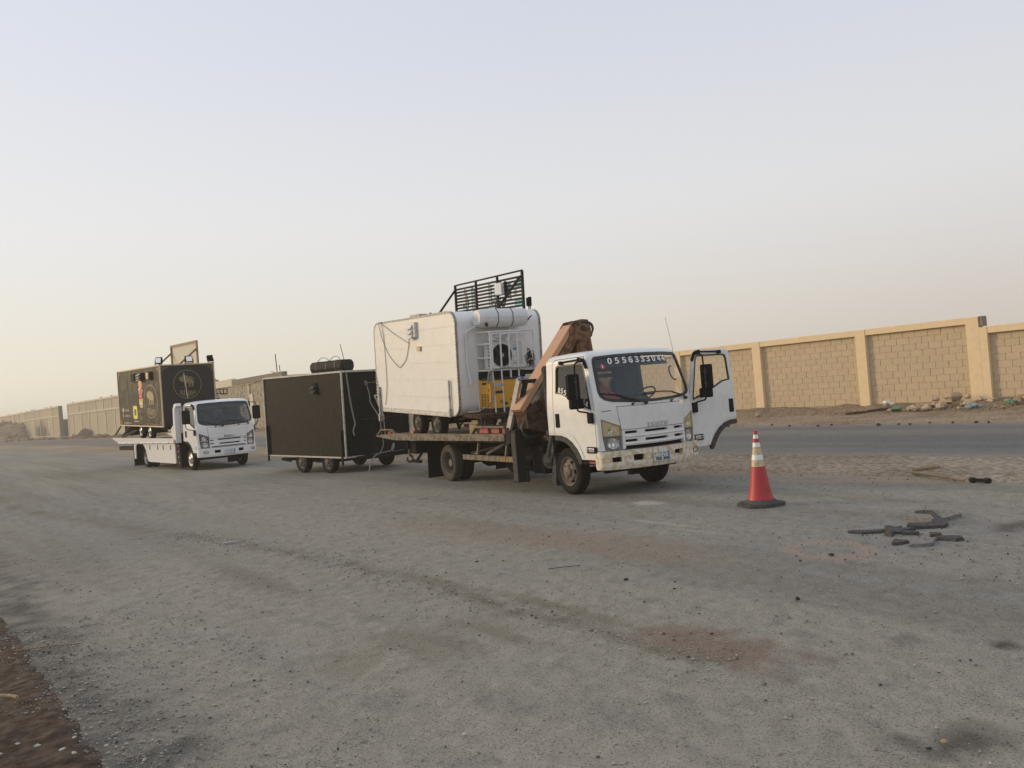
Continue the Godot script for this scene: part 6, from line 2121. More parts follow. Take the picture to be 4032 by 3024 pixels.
func black_trailer():
	var base := yawed(T3, T3Y)
	var t := thing("box_trailer", "black sheet metal box trailer with aluminium edges parked between the two trucks", "trailer", base)
	var B := Transform3D(Basis(Vector3.RIGHT, deg_to_rad(1.3)), Vector3(0, 0.395, 1.0))
	var g := G.new()
	g.x = B
	g.box(Vector3(1.0, 1.15, -2.01), Vector3(2.17, 2.26, 3.98), 0.006)
	put(g, "body", "black_sheet", t)
	for q in [[-0.09, 2.29, -4.02, -0.09, 2.29, 0.0], [-0.09, 0.02, -4.02, -0.09, 0.02, 0.0], [-0.09, 0, -0.0, -0.09, 2.3, -0.0], [-0.09, 0, -4.02, -0.09, 2.3, -4.02], [-0.09, 2.29, 0.0, 2.09, 2.29, 0.0], [-0.09, 0.02, 0.0, 2.09, 0.02, 0.0], [2.09, 0, 0.0, 2.09, 2.3, 0.0], [2.09, 2.29, -4.02, 2.09, 2.29, 0.0]]:
		g = G.new()
		g.x = B
		g.bar(Vector3(q[0], q[1], q[2]), Vector3(q[3], q[4], q[5]), 0.046, 0.046, Vector3.UP if absf(q[1] - q[4]) < 0.1 else Vector3(0, 0, 1), 0.008)
		put(g, "edge_trim", "alu_dim", t)
	g = G.new()
	g.x = B
	g.box(Vector3(1.0, 2.31, -2.0), Vector3(2.1, 0.03, 3.95), 0.01)
	put(g, "roof", "steel_pale", t)
	g = G.new()
	g.x = B
	g.box(Vector3(-0.10, 1.9, -1.28), Vector3(0.03, 0.30, 0.20), 0.004)
	var v := put(g, "vent", "black_plastic", t)
	for k in 2:
		g = G.new()
		g.x = B * Transform3D(Basis(Vector3(-1, 0, 0), Vector3.UP, Vector3(0, 0, -1)), Vector3(-0.11, 1.98 - 0.125 * k, -1.32))
		g.prism(pv([0.0, 0.0, 0.10, -0.08, 0.10, -0.092, 0.0, -0.012]), -0.1, 0.1, Transform3D.IDENTITY)
		put(g, "louvre", "grey_plastic", v)
	for q in [[-0.12, -3.93, 0.9, -0.14], [-0.12, -0.14, 0.75, -0.18]]:
		g = G.new()
		g.x = B
		g.bar(Vector3(q[0], q[2], q[1]), Vector3(q[0], q[3], q[1]), 0.05, 0.05, Vector3(0, 0, 1))
		put(g, "corner_steady", "steel_black", t)
	for z in [-1.30, 0.02]:
		for s in [-1, 1]:
			wheel(t, Vector3(1.0 + s * 1.04, 0.315, z), s, 0.32, 0.2, "front", "rim_old")
	g = G.new()
	for z in [-1.30, 0.02]: g.cyl(Vector3(0.0, 0.3, z), Vector3(2.0, 0.3, z), 0.04, 8)
	for x in [0.25, 1.75]:
		g.box(Vector3(x, 0.36, -0.9), Vector3(0.07, 0.08, 3.8), 0.006)
		g.bar(Vector3(x, 0.36, 1.0), Vector3(1.0, 0.46, 2.25), 0.07, 0.11)
	g.box(Vector3(0.1, 0.30, -0.5), Vector3(0.05, 0.05, 0.5)); g.bar(Vector3(0.0, 0.32, -1.9), Vector3(0.05, 0.36, -2.4), 0.03, 0.05); g.bar(Vector3(1.0, 0.46, 2.15), Vector3(1.0, 0.50, 2.6), 0.1, 0.14)
	put(g, "tow_frame", "chassis", t)
	g = G.new()
	g.lathe([Vector2(0.001, 0.0), Vector2(0.035, 0.01), Vector2(0.04, 0.14), Vector2(0.02, 0.2), Vector2(0.001, 0.21)], Vector3(0.95, 0.5, 1.62), Vector3(0.1, 1, 0.35), 12)
	put(g, "coupling_lever", "steel_pale", t)
	# the barred tray on its nose
	g = G.new()
	for k in 9: g.bar(Vector3(0.45 + 0.12 * k, 0.44, 1.5 - 0.006 * k), Vector3(0.45 + 0.12 * k, 1.38, 1.5), 0.018, 0.018, Vector3(0, 0, 1))
	for q in [[0.42, 1.4, 1.5, 1.5, 1.4, 1.5], [0.42, 0.45, 1.5, 1.5, 0.45, 1.5], [0.42, 1.4, 1.5, 0.42, 1.4, 1.03], [1.5, 1.4, 1.5, 1.5, 1.4, 1.03], [0.42, 0.45, 1.5, 0.42, 0.45, 1.03]]:
		g.bar(Vector3(q[0], q[1], q[2]), Vector3(q[3], q[4], q[5]), 0.035, 0.035)
	put(g, "barred_tray", "steel_black", t).set_meta("kind", "stuff")
	g = G.new()
	g.box(Vector3(0.68, 2.36, 1.03), Vector3(0.10, 0.14, 0.06), 0.01); g.tube([Vector3(0.72, 2.36, 1.04), Vector3(1.1, 2.37, 1.04)], 0.012)
	put(g, "junction_box", "steel_worn", t)
	g = G.new()
	g.bar(Vector3(0.92, 2.0, 1.06), Vector3(1.04, 1.36, 1.28), 0.03, 0.03); g.bar(Vector3(0.92, 2.0, 1.06), Vector3(1.35, 2.05, 1.06), 0.03, 0.03)
	put(g, "hatch_edge", "alu_trim", t)
	var cb := [["grey hose running from the roof tank down the black trailer's front", 0.02, "cable_grey", [[0.07, 2.70, 1.04], [0.10, 2.3, 1.045], [0.13, 1.9, 1.05], [0.19, 1.5, 1.05], [0.22, 1.3, 1.06], [0.15, 1.12, 1.06], [0.17, 0.98, 1.07]]], ["cable hanging from the junction box over the barred tray", 0.014, "cable_grey", [[0.69, 2.28, 1.07], [0.73, 2.05, 1.1], [0.72, 1.8, 1.15], [0.70, 1.4, 1.5], [0.70, 1.0, 1.54], [0.74, 0.7, 1.54], [0.62, 0.48, 1.54]]], ["grey cable trailing off the tow frame to the ground", 0.016, "cable_grey", [[0.95, 0.50, 1.55], [0.62, 0.46, 1.56], [0.40, 0.40, 1.56], [0.25, 0.2, 1.56], [0.2, 0.02, 1.56]]], ["black hose looped over the top of the barred tray", 0.014, "cable_black", [[0.72, 1.0, 1.54], [0.74, 1.4, 1.55], [0.8, 1.52, 1.5], [0.98, 1.56, 1.42], [1.2, 1.55, 1.4]]]]
	for q in cb:
		g = G.new()
		var p := []
		for e in q[3]: p.append(Vector3(e[0], e[1], e[2]))
		g.tube(curve(p, 5), q[1], 6)
		var o := solo(g, "hose" if "hose" in q[0] else "cable", q[2], q[0], "hose" if "hose" in q[0] else "cable")
		o.transform = base
	# water tank on the roof
	var w := thing("water_tank", "dark grey moulded water tank tied down on the black trailer's roof", "water tank", base * Transform3D(Basis(Vector3.RIGHT, 0.02), Vector3(0.42, 2.735, 0.0)))
	g = G.new()
	var prof := pv([0.22, 0.10, 0.22, 0.24, 0.14, 0.32, -0.14, 0.32, -0.22, 0.24, -0.22, 0.10, -0.16, 0.0, 0.16, 0.0])
	var rp: PackedVector2Array = Geometry2D.offset_polygon(shrink(prof, 0.03), 0.03, Geometry2D.JOIN_ROUND)[0]
	g.prism(rp, -0.62, 0.9, Transform3D(FRONT, Vector3.ZERO)) if false else g.prism(rp, -0.86, 0.62, Transform3D(FRONT, Vector3.ZERO))
	for e in [[0.62, 0.69, 0.78], [-0.93, -0.86, 0.8]]:
		var p := PackedVector2Array()
		for q in rp: p.append(Vector2(q.x * e[2], (q.y - 0.16) * e[2] + 0.16))
		g.prism(p, e[0], e[1], Transform3D(FRONT, Vector3.ZERO))
	put(g, "shell", "black_tank", w)
	for z in [-0.55, -0.08, 0.35]:
		g = G.new()
		for j in rp.size():
			var a := rp[j] * 1.015
			var b := rp[(j + 1) % rp.size()] * 1.015
			g.bar(Vector3(a.x, a.y, z), Vector3(b.x, b.y, z), 0.03, 0.008, Vector3(a.x + b.x, a.y + b.y - 0.3, 0).normalized(), 0.0)
		put(g, "strap", "seal", w)
	g = G.new()
	g.tube(curve([Vector3(-0.1, 0.30, -0.7), Vector3(-0.1, 0.42, -0.45), Vector3(-0.1, 0.40, -0.2), Vector3(-0.1, 0.32, -0.05)]), 0.010, 5); g.tube(curve([Vector3(-0.1, 0.32, -0.05), Vector3(-0.1, 0.42, 0.15), Vector3(-0.1, 0.40, 0.38), Vector3(-0.1, 0.30, 0.48)]), 0.010, 5)
	put(g, "wire", "cable_grey", w)
	g = G.new()
	g.tube([Vector3(0.0, 0.3, 0.5), Vector3(0.0, 0.75, 0.36)], 0.01, 5)
	put(g, "aerial", "cable_black", w)

# ---------------------------------------------------------------- the clean white flatbed truck and the decorated trailer on it
func flatbed_truck():
	var t := thing("flatbed_truck", "clean white flatbed recovery truck carrying the black decorated food trailer", "truck", yawed(T2, T2Y))
	cab(t, 1)
	door(t, -1, 1)
	door(t, 1, 1)
	chassis(t, 5.386, -7.6)
	for s in [-1, 1]:
		wheel(t, Vector3(s * 0.95, 0.385, 0), s, 0.39, 0.215, "front", "rim_new")
		wheel(t, Vector3(s * 1.0, 0.385, -5.386), s, 0.39, 0.215, "dish", "rim_new")
		wheel(t, Vector3(s * 0.75, 0.385, -5.386), s, 0.39, 0.215, "dish", "rim_new")
	var g := G.new()
	g.box(Vector3(0, 1.06, -4.9), Vector3(2.2, 0.05, 7.7), 0.01)
	put(g, "deck", "steel_pale", t)
	g = G.new()
	for x in [-0.42, 0.42]: g.box(Vector3(x, 0.9, -4.4), Vector3(0.1, 0.2, 7.0))
	g.box(Vector3(0, 0.76, -7.9), Vector3(2.1, 0.16, 0.1), 0.01)
	put(g, "subframe", "chassis", t)
	for s in [-1.0, 1.0]:
		g = G.new()
		g.prism(pv([-9.8, 1.19, -8.75, 1.0, -1.0, 0.955, -1.0, 1.13, -9.7, 1.205]), 0.0, 0.07, Transform3D(SIDE, Vector3(s * 1.15 + 0.035, 0, 0)))
		var rl := put(g, "side_rail", "white_new", t)
		g = G.new()
		g.box(Vector3(s * 1.188, 0.985, -5.0), Vector3(0.006, 0.05, 7.6), 0.002)
		put(g, "channel", "caravan_skin", rl)
		for k in 8:
			g = G.new()
			g.box(Vector3(s * 1.192, 0.985, -8.4 + k * 0.98), Vector3(0.012, 0.045, 0.07), 0.003)
			put(g, "marker", "red_paint" if k % 2 == 1 else "alu_trim", rl)
		# stepped headboard wing
		g = G.new()
		g.prism(pv([-0.72, 0.96, -1.08, 0.96, -1.08, 1.12, -1.26, 1.42, -1.22, 1.46, -0.93, 1.60, -0.85, 2.15, -0.72, 2.31, -0.50, 2.345, -0.46, 2.25, -0.64, 2.18, -0.70, 2.05]), -0.09, 0.09, Transform3D(SIDE, Vector3(s * 1.08, 0, 0)))
		put(g, "headboard_wing", "white_new", t)
		g = G.new()
		g.box(Vector3(s * 1.17, 1.02, -0.86), Vector3(0.03, 0.12, 0.16), 0.01)
		put(g, "side_lamp", "red_paint", t)
		# skirt with the wheel cut-out
		g = G.new()
		var tf := Transform3D(SIDE, Vector3(s * 1.10 + 0.02, 0, 0))
		g.prism(pv([-6.55, 0.94, -6.55, 0.36, -6.42, 0.33, -6.36, 0.36, -6.30, 0.84, -6.05, 0.93, -5.2, 0.93, -4.86, 0.74, -4.72, 0.48, -4.62, 0.30, -4.5, 0.25, -1.14, 0.23, -1.10, 0.26, -1.10, 0.94]), 0.0, 0.04, tf)
		var sk := put(g, "skirt", "white_new", t)
		for z in [-4.25, -3.2, -2.5, -1.6]:
			g = G.new()
			g.box(Vector3(s * 1.125, 0.80, z), Vector3(0.015, 0.17, 0.07), 0.008)
			put(g, "slot", "grey_plastic", sk)
		g = G.new()
		g.box(Vector3(s * 0.92, 0.50, -6.60), Vector3(0.42, 0.90, 0.02)); g.box(Vector3(s * 1.1, 0.50, -6.60), Vector3(0.05, 0.92, 0.05), 0.008)
		put(g, "mud_flap", "black_plastic", t)
		g = G.new()
		g.box(Vector3(s * 1.06, 0.50, -0.86), Vector3(0.05, 0.82, 0.44), 0.01); g.box(Vector3(s * 0.8, 0.5, -0.62), Vector3(0.5, 0.8, 0.02))
		var fp := put(g, "front_flap", "black_plastic", t)
		for y in [0.86, 0.66, 0.46, 0.26]:
			g = G.new()
			g.cyl(Vector3(s * 1.085, y, -0.82), Vector3(s * 1.10, y, -0.82), 0.028, 10)
			put(g, "stud", "alu_trim", fp)
		g = G.new()
		g.box(Vector3(s * 0.93, 0.555, 0.74), Vector3(0.13, 0.07, 0.46), 0.015)
		put(g, "cab_step", "black_plastic", t)
		g = G.new()
		var gp := []
		for k in 13:
			var a := lerpf(0.25, 3.0, k / 12.0)
			gp.append(Vector2(cos(a) * 0.47, 0.40 + sin(a) * 0.50))
		for k in 12:
			g.quad(Vector3(s * 0.62, gp[k].y, gp[k].x), Vector3(s * 0.97, gp[k].y, gp[k].x), Vector3(s * 0.97, gp[k + 1].y, gp[k + 1].x), Vector3(s * 0.62, gp[k + 1].y, gp[k + 1].x))
		put(g, "wheel_arch_liner", "black_plastic", t)
	g = G.new()
	g.box(Vector3(0, 1.5, -0.95), Vector3(2.0, 0.95, 0.06), 0.01); g.box(Vector3(0, 2.28, -0.62), Vector3(2.05, 0.08, 0.1), 0.02)
	put(g, "headboard", "steel_black", t)
	g = G.new()
	for q in [[-0.75, 1.3, -0.3, 2.25], [0.75, 1.3, 0.3, 2.25], [-0.95, 1.3, -0.95, 2.26], [0.95, 1.3, 0.95, 2.26]]: g.bar(Vector3(q[0], q[1], -0.72), Vector3(q[2], q[3], -0.66), 0.06, 0.06, Vector3(0, 0, 1))
	put(g, "headboard_brace", "white_new", t)
	# stinger beam out of the tail
	g = G.new()
	g.box(Vector3(-1.0, 0.76, -7.85), Vector3(0.16, 0.16, 2.5), 0.01)
	put(g, "tail_beam", "black_plastic", t)
	g = G.new()
	g.cyl(Vector3(-0.62, 1.22, -1.35), Vector3(-0.62, 1.22, -2.7), 0.13, 18)
	put(g, "steel_roller", "alu_trim", t)
	g = G.new()
	g.lathe([Vector2(0.04, 0.0), Vector2(0.04, 0.03), Vector2(0.02, 0.06), Vector2(0.001, 0.065)], Vector3(0.1, 2.37, 0.2), Vector3.UP, 12)
	put(g, "roof_aerial_base", "black_plastic", t)
	g = G.new()
	g.box(Vector3(-0.28, 1.50, 0.86), Vector3(0.34, 0.006, 0.24), 0.0, Basis(Vector3.UP, 0.3))
	var o := solo(g, "paper_sheet", "paper", "sheet of paper lying on the flatbed truck's dashboard", "paper")
	o.transform = yawed(T2, T2Y)

func emblem(root: Node3D, tf: Transform3D, sx: float, sy: float, dim: String):
	# ring, standing rhinoceros and lettering, flat print raised a hair
	var g := G.new()
	var P := func(p: PackedVector2Array):
		var q := PackedVector2Array()
		for e in p: q.append(Vector2(e.x * sx, e.y * sy))
		return q
	g.prism(P.call(ell(0, 0, 1.0, 1.0, 40)), 0.0, 0.003, tf, [P.call(ell(0, 0, 0.95, 0.95, 40))])
	put(g, "emblem_ring", dim, root)
	g = G.new()
	g.prism(P.call(pv([-0.52, 0.66, -0.50, 0.44, -0.40, 0.52, -0.33, 0.56, -0.24, 0.68, -0.17, 0.58, -0.02, 0.62, 0.10, 0.56, 0.30, 0.52, 0.46, 0.36, 0.50, 0.20, 0.43, 0.08, 0.42, -0.14, 0.32, -0.14, 0.28, 0.06, 0.22, 0.08, 0.21, -0.14, 0.11, -0.14, 0.08, 0.08, -0.06, 0.10, -0.09, -0.14, -0.20, -0.14, -0.20, 0.12, -0.30, 0.18, -0.44, 0.20, -0.53, 0.28, -0.55, 0.42])), 0.0, 0.003, tf)
	g.prism(P.call(pv([-0.48, -0.20, 0.44, -0.17, 0.42, -0.14, -0.1, -0.15])), 0.0, 0.003, tf)
	put(g, "emblem_figure", "gold", root)
	var m := words("Rhino", 0.30, 0.004, "Droid Serif", true)
	m.material = M["gold"]
	o_text(m, root, tf, Vector2(0, -0.55), sx, sy, 0.9)
	m = words("BURGER", 0.13, 0.004, "Droid Sans", true)
	m.material = M[dim]
	o_text(m, root, tf, Vector2(0, -0.76), sx, sy, 1.0)

func o_text(m: TextMesh, root: Node3D, tf: Transform3D, at: Vector2, sx: float, sy: float, wide: float):
	var o := put_mesh(m, "emblem_text", root)
	o.transform = Transform3D(Basis(tf.basis.x * sx * wide, tf.basis.y * sy, tf.basis.z), tf * Vector3(at.x * sx, at.y * sy, 0.002))

func burger_trailer():
	var F := yawed(T2, T2Y) * Transform3D(Basis(Vector3.RIGHT, deg_to_rad(1.6)), Vector3(0, 1.54, -2.36))
	var t := thing("burger_trailer", "black food trailer with gold rhinoceros emblems riding on the white flatbed truck", "trailer", F)
	var g := G.new()
	g.box(Vector3(-0.11, 1.14, -3.08), Vector3(1.95, 2.26, 6.1), 0.01)
	put(g, "body", "vinyl_front", t)
	for q in [[-6.12, -4.56], [-4.54, -0.02]]:
		g = G.new()
		g.box(Vector3(-1.092, 1.14, (q[0] + q[1]) * 0.5), Vector3(0.012, 2.22, q[1] - q[0]), 0.003)
		put(g, "side_sheet", "vinyl", t)
	for q in [[-1.09, 2.27, -6.13, -1.09, 2.27, 0.0], [-1.09, 0.02, -6.13, -1.09, 0.02, 0.0], [-1.09, 0.0, 0.0, -1.09, 2.28, 0.0], [-1.09, 2.27, 0.0, 0.87, 2.27, 0.0], [0.87, 0.0, 0.0, 0.87, 2.28, 0.0], [-1.09, 0.0, -6.13, -1.09, 2.28, -6.13]]:
		g = G.new()
		g.bar(Vector3(q[0], q[1], q[2]), Vector3(q[3], q[4], q[5]), 0.05, 0.05, Vector3.UP if absf(q[1] - q[4]) < 0.1 else Vector3(0, 0, 1), 0.006)
		put(g, "edge_trim", "cone_cream", t)
	var SF := Transform3D(SIDE, Vector3(-1.099, 0, 0))
	var FF := Transform3D(FRONT, Vector3(0, 0, 0.001))
	emblem(t, SF * Transform3D(Basis.IDENTITY, Vector3(-1.42, 0.97, 0)), 0.90, 0.64, "gold_dim")
	emblem(t, FF * Transform3D(Basis.IDENTITY, Vector3(-0.14, 1.53, 0)), 0.52, 0.54, "gold_dim")
	# gilt corner ornaments
	for q in [[0, -1.07, 2.24, 1, -1], [0, 0.85, 2.24, -1, -1], [1, -6.08, 2.22, 1, -1], [1, -0.05, 2.22, -1, -1], [1, -6.08, 0.06, 1, 1], [1, -0.05, 0.06, -1, 1]]:
		g = G.new()
		var tf := FF if q[0] == 0 else SF
		var k := 1.0 if q[0] == 0 else 1.5
		for e in 3:
			var r := 0.32 - 0.1 * e
			var p := PackedVector2Array()
			for i in 7:
				var a := PI / 2 * i / 6.0
				p.append(Vector2(q[1] + q[3] * k * (r - r * 0.85 * sin(a)), q[2] + q[4] * (r - r * 0.85 * cos(a))))
			for i in range(6, -1, -1):
				var a := PI / 2 * i / 6.0
				p.append(Vector2(q[1] + q[3] * k * (r - 0.045 - (r - 0.045) * 0.85 * sin(a)), q[2] + q[4] * (r - 0.045 - (r - 0.045) * 0.85 * cos(a))))
			g.prism(p, 0.0, 0.003, tf)
		put(g, "corner_ornament", "gold_dim", t)
	# three hooded vents
	for i in 3:
		var z: float = [-3.38, -2.36, -1.22][i]
		g = G.new()
		g.box(Vector3(-1.15, 1.94, z), Vector3(0.12, 0.30, 0.5), 0.008)
		var v := put(g, "vent", "rust_dark", t)
		if i == 1:
			for k in 3:
				g = G.new()
				g.prism(pv([0, 0, 0.1, -0.08, 0.1, -0.09, 0, -0.015]), -0.2, 0.2, Transform3D(Basis(Vector3(-1, 0, 0), Vector3.UP, Vector3(0, 0, -1)), Vector3(-1.21, 2.06 - 0.095 * k, z)))
				put(g, "louvre", "steel_pale", v)
		else:
			g = G.new()
			g.box(Vector3(-1.213, 1.94, z - 0.05), Vector3(0.008, 0.25, 0.3), 0.002)
			put(g, "cover", "cone_cream" if i == 2 else "steel_black", v)
	# printed food and contact lines
	var art := [["food_orange", ell(-2.72, 1.66, 0.24, 0.20)], ["food_light", ell(-2.9, 1.46, 0.12, 0.05)], ["food_light", ell(-2.55, 1.40, 0.14, 0.05)], ["food_red", ell(-2.72, 1.36, 0.3, 0.09)], ["food_red", ell(-2.72, 1.20, 0.22, 0.10)], ["food_orange", pv([-3.0, 1.08, -2.4, 1.10, -2.45, 0.98, -2.95, 0.98])], ["food_green", ell(-2.72, 0.97, 0.24, 0.075)], ["food_light", ell(-2.72, 0.90, 0.26, 0.05)], ["food_orange", ell(-2.72, 0.81, 0.22, 0.08)],
		["icon_yellow", rrect(-3.95, 0.30, -3.36, 0.82, 0.1)], ["icon_green", ell(-5.52, 0.66, 0.1, 0.09)], ["food_red", ell(-5.52, 0.44, 0.1, 0.09)]]
	var lift := 0.0
	for q in art:
		g = G.new()
		lift = fposmod(lift + 0.0011, 0.009)
		g.prism(q[1], 0.0, 0.003 + lift, SF)
		put(g, "printed_picture" if "food" in q[0] else "printed_icon", q[0], t)
	g = G.new()
	g.prism(ell(-3.655, 0.60, 0.13, 0.10, 14), 0.0, 0.014, SF); g.prism(pv([-3.73, 0.56, -3.76, 0.44, -3.55, 0.44, -3.58, 0.56]), 0.0, 0.0145, SF)
	put(g, "icon_mark", "vinyl_front", t)
	var rz := Basis(SIDE.x * 1.3, SIDE.y, SIDE.z)
	# faint lines of print, too worn to read: rows of small strokes
	rng.seed = 88
	for q in [[-5.25, 0.60, 7, 0.13, "sticker_grey"], [-5.25, 0.38, 8, 0.10, "sticker_grey"], [-5.45, 0.10, 11, 0.07, "sticker_grey"], [-3.85, 0.18, 6, 0.055, "sticker_white"], [-3.12, 0.55, 5, 0.12, "gold_dim"], [-3.02, 0.28, 4, 0.16, "gold_dim"], [-2.1, 0.09, 14, 0.035, "gold_dim"]]:
		g = G.new()
		for k in q[2]:
			var z: float = q[0] + k * 0.105
			for e in 2:
				var hh: float = q[3] * rng.randf_range(0.45, 1.0)
				g.box(Vector3(-1.1005, q[1] + hh * 0.5, z + e * 0.045), Vector3(0.003, hh, 0.022), 0.0)
			if rng.randf() < 0.6:
				g.box(Vector3(-1.1008, q[1] + q[3] * (0.1 if rng.randf() < 0.5 else 0.5), z + 0.022), Vector3(0.003, 0.018, 0.05), 0.0)
		put(g, "printed_line", q[4], t)
	g = G.new()
	g.tube(curve([Vector3(-0.25, 1.95, 0.015), Vector3(-0.22, 1.6, 0.02), Vector3(-0.19, 1.25, 0.02), Vector3(-0.16, 1.0, 0.02)]), 0.012, 5)
	put(g, "white_cable", "sticker_white", t)
	g = G.new()
	g.tube(curve([Vector3(-0.24, 1.93, 0.02), Vector3(0.05, 1.7, 0.02), Vector3(0.3, 1.3, 0.02), Vector3(0.5, 0.95, 0.02)]), 0.012, 5)
	put(g, "black_cable", "cable_black", t)
	# running gear, lower cabinet, ramps
	for z in [-3.02, -1.78]:
		for s in [-1, 1]:
			wheel(t, Vector3(-0.11 + s * 1.0, -0.175, z), s, 0.29, 0.19, "front", "rim_new")
	g = G.new()
	g.box(Vector3(-0.11, -0.06, -3.0), Vector3(1.5, 0.1, 5.6)); g.box(Vector3(-0.3, -0.2, -5.3), Vector3(1.4, 0.36, 1.2), 0.01)
	put(g, "underframe", "chassis", t)
	g = G.new()
	g.bar(Vector3(-1.08, 0.0, -6.1), Vector3(-1.12, -0.40, -7.0), 0.05, 0.05); g.bar(Vector3(-1.05, 0.0, -4.7), Vector3(-1.1, -0.42, -5.9), 0.05, 0.05); g.bar(Vector3(-1.1, -0.14, -3.5), Vector3(-1.1, -0.46, -5.9), 0.09, 0.07)
	put(g, "tie_bar", "steel_black", t)
	g = G.new()
	for q in [[0.9, 1.10, 0.02, 1.32, 1.08, 0.02], [0.9, 1.28, 0.02, 1.32, 1.25, 0.02], [1.32, 1.06, 0.02, 1.32, 1.27, 0.02], [1.05, 1.08, 0.02, 1.05, 1.28, 0.02], [1.18, 1.08, 0.02, 1.18, 1.28, 0.02], [1.32, 1.07, 0.02, 1.32, 1.07, -0.6]]:
		g.bar(Vector3(q[0], q[1], q[2]), Vector3(q[3], q[4], q[5]), 0.03, 0.03)
	put(g, "shelf_bracket", "steel_black", t)
	# roof board and floodlights are things of their own
	var b := thing("roof_board", "cream panel in a tan wooden frame standing on the black trailer's roof", "sign", F * Transform3D(Basis.IDENTITY, Vector3(0.8, 2.29, -3.2)))
	g = G.new()
	g.box(Vector3(0.03, 0.44, 0), Vector3(0.012, 0.86, 3.2), 0.002)
	put(g, "panel", "board_cream", b)
	for q in [[-1.66, -0.02, -1.66, 0.93], [1.66, -0.02, 1.66, 0.93], [-1.7, 0.92, 1.7, 0.92], [-1.66, 0.02, 1.66, 0.02]]:
		g = G.new()
		g.bar(Vector3(0, q[1], q[0]), Vector3(0, q[3], q[2]), 0.06, 0.09 if q[0] != q[2] else 0.12, Vector3.UP if q[0] != q[2] else Vector3(0, 0, 1))
		put(g, "frame_bar", "board_wood", b)
	for z in [-1.64, 1.62]:
		g = G.new()
		g.bar(Vector3(0, 0.64, z), Vector3(-0.74, 0.0, z), 0.06, 0.07)
		put(g, "brace", "board_wood", b)
	for q in [[-0.02, 0.0, 0.15, "floodlight facing the camera on the black trailer's front roof edge"], [0.80, -0.05, 1.9, "floodlight seen edge on at the far front corner of the black trailer's roof"], [-1.02, -0.35, -1.0, "small floodlight at the near front corner of the black trailer's roof"]]:
		var f := thing("floodlight", q[3], "floodlight", F * Transform3D(Basis(Vector3.UP, q[2]), Vector3(q[0], 2.29, q[1])))
		g = G.new()
		g.x = Transform3D(Basis(Vector3.RIGHT, -0.12), Vector3.ZERO)
		g.box(Vector3(0, 0.17, 0), Vector3(0.30, 0.25, 0.06), 0.015)
		for k in 7: g.box(Vector3(-0.12 + 0.04 * k, 0.17, -0.045), Vector3(0.008, 0.2, 0.03))
		put(g, "case", "black_plastic", f)
		g = G.new()
		g.x = Transform3D(Basis(Vector3.RIGHT, -0.12), Vector3.ZERO)
		g.box(Vector3(0, 0.175, 0.031), Vector3(0.23, 0.18, 0.006), 0.002)
		put(g, "glass", "mirror", f)
		g = G.new()
		g.bar(Vector3(-0.16, 0.0, 0), Vector3(-0.16, 0.17, 0), 0.03, 0.01, Vector3(0, 0, 1)); g.bar(Vector3(0.16, 0.0, 0), Vector3(0.16, 0.17, 0), 0.03, 0.01, Vector3(0, 0, 1)); g.box(Vector3(0, 0.01, 0), Vector3(0.34, 0.02, 0.04))
		put(g, "bracket", "black_plastic", f)

# ---------------------------------------------------------------- things on the ground
func cone():
	var t := thing("traffic_cone", "tall red traffic cone with white bands on a black rubber base", "traffic cone", Transform3D(Basis(Vector3.UP, 0.3), Vector3(3.22, 0.0, -11.42)))
	var g := G.new()
	var o := PackedVector2Array()
	for e in [[0.27, 0.16], [0.16, 0.27], [-0.16, 0.27], [-0.27, 0.16], [-0.27, -0.16], [-0.16, -0.27], [0.16, -0.27], [0.27, -0.16]]: o.append(Vector2(e[0], e[1]))
	g.prism(o, 0.0, 0.034, Transform3D(FLOOR, Vector3.ZERO))
	g.prism(shrink(o, 0.012), 0.034, 0.042, Transform3D(FLOOR, Vector3.ZERO))
	g.lathe([Vector2(0.225, 0.04), Vector2(0.215, 0.052), Vector2(0.19, 0.07), Vector2(0.18, 0.082)], Vector3.ZERO, Vector3.UP, 32)
	put(g, "base", "rubber_worn", t)
	var R := func(y: float) -> float:
		if y < 0.5: return lerpf(0.178, 0.095, pow(clampf((y - 0.07) / 0.43, 0, 1), 0.75))
		return lerpf(0.095, 0.022, (y - 0.5) / 0.5)
	for q in [["cone_red", 0.07, 0.525, 0.0], ["cone_cream", 0.525, 0.615, -0.003], ["cone_white", 0.615, 0.68, 0.0], ["cone_cream", 0.68, 0.785, -0.003], ["cone_white", 0.785, 0.845, 0.0], ["cone_red", 0.845, 0.90, -0.001], ["cone_white", 0.90, 0.952, 0.0], ["cone_red", 0.952, 0.99, 0.0]]:
		g = G.new()
		var pr := []
		for k in 9:
			var y := lerpf(q[1], q[2], k / 8.0)
			pr.append(Vector2(R.call(y) + q[3], y))
		if q[1] > 0.95:
			pr.append_array([Vector2(0.026, 0.992), Vector2(0.026, 1.0), Vector2(0.018, 1.006), Vector2(0.001, 1.007)])
		g.lathe(pr, Vector3.ZERO, Vector3.UP, 36)
		put(g, "band" if q[0] != "cone_red" else "body", q[0], t)
	g = G.new()
	for k in 2:
		g.bar(Vector3(0, 0.20 + k * 0.02, 0.153 - k * 0.004), Vector3(0.06, 0.20 + k * 0.02, 0.142 - k * 0.004), 0.004, 0.004)
	put(g, "scuff", "rubber_worn", t)

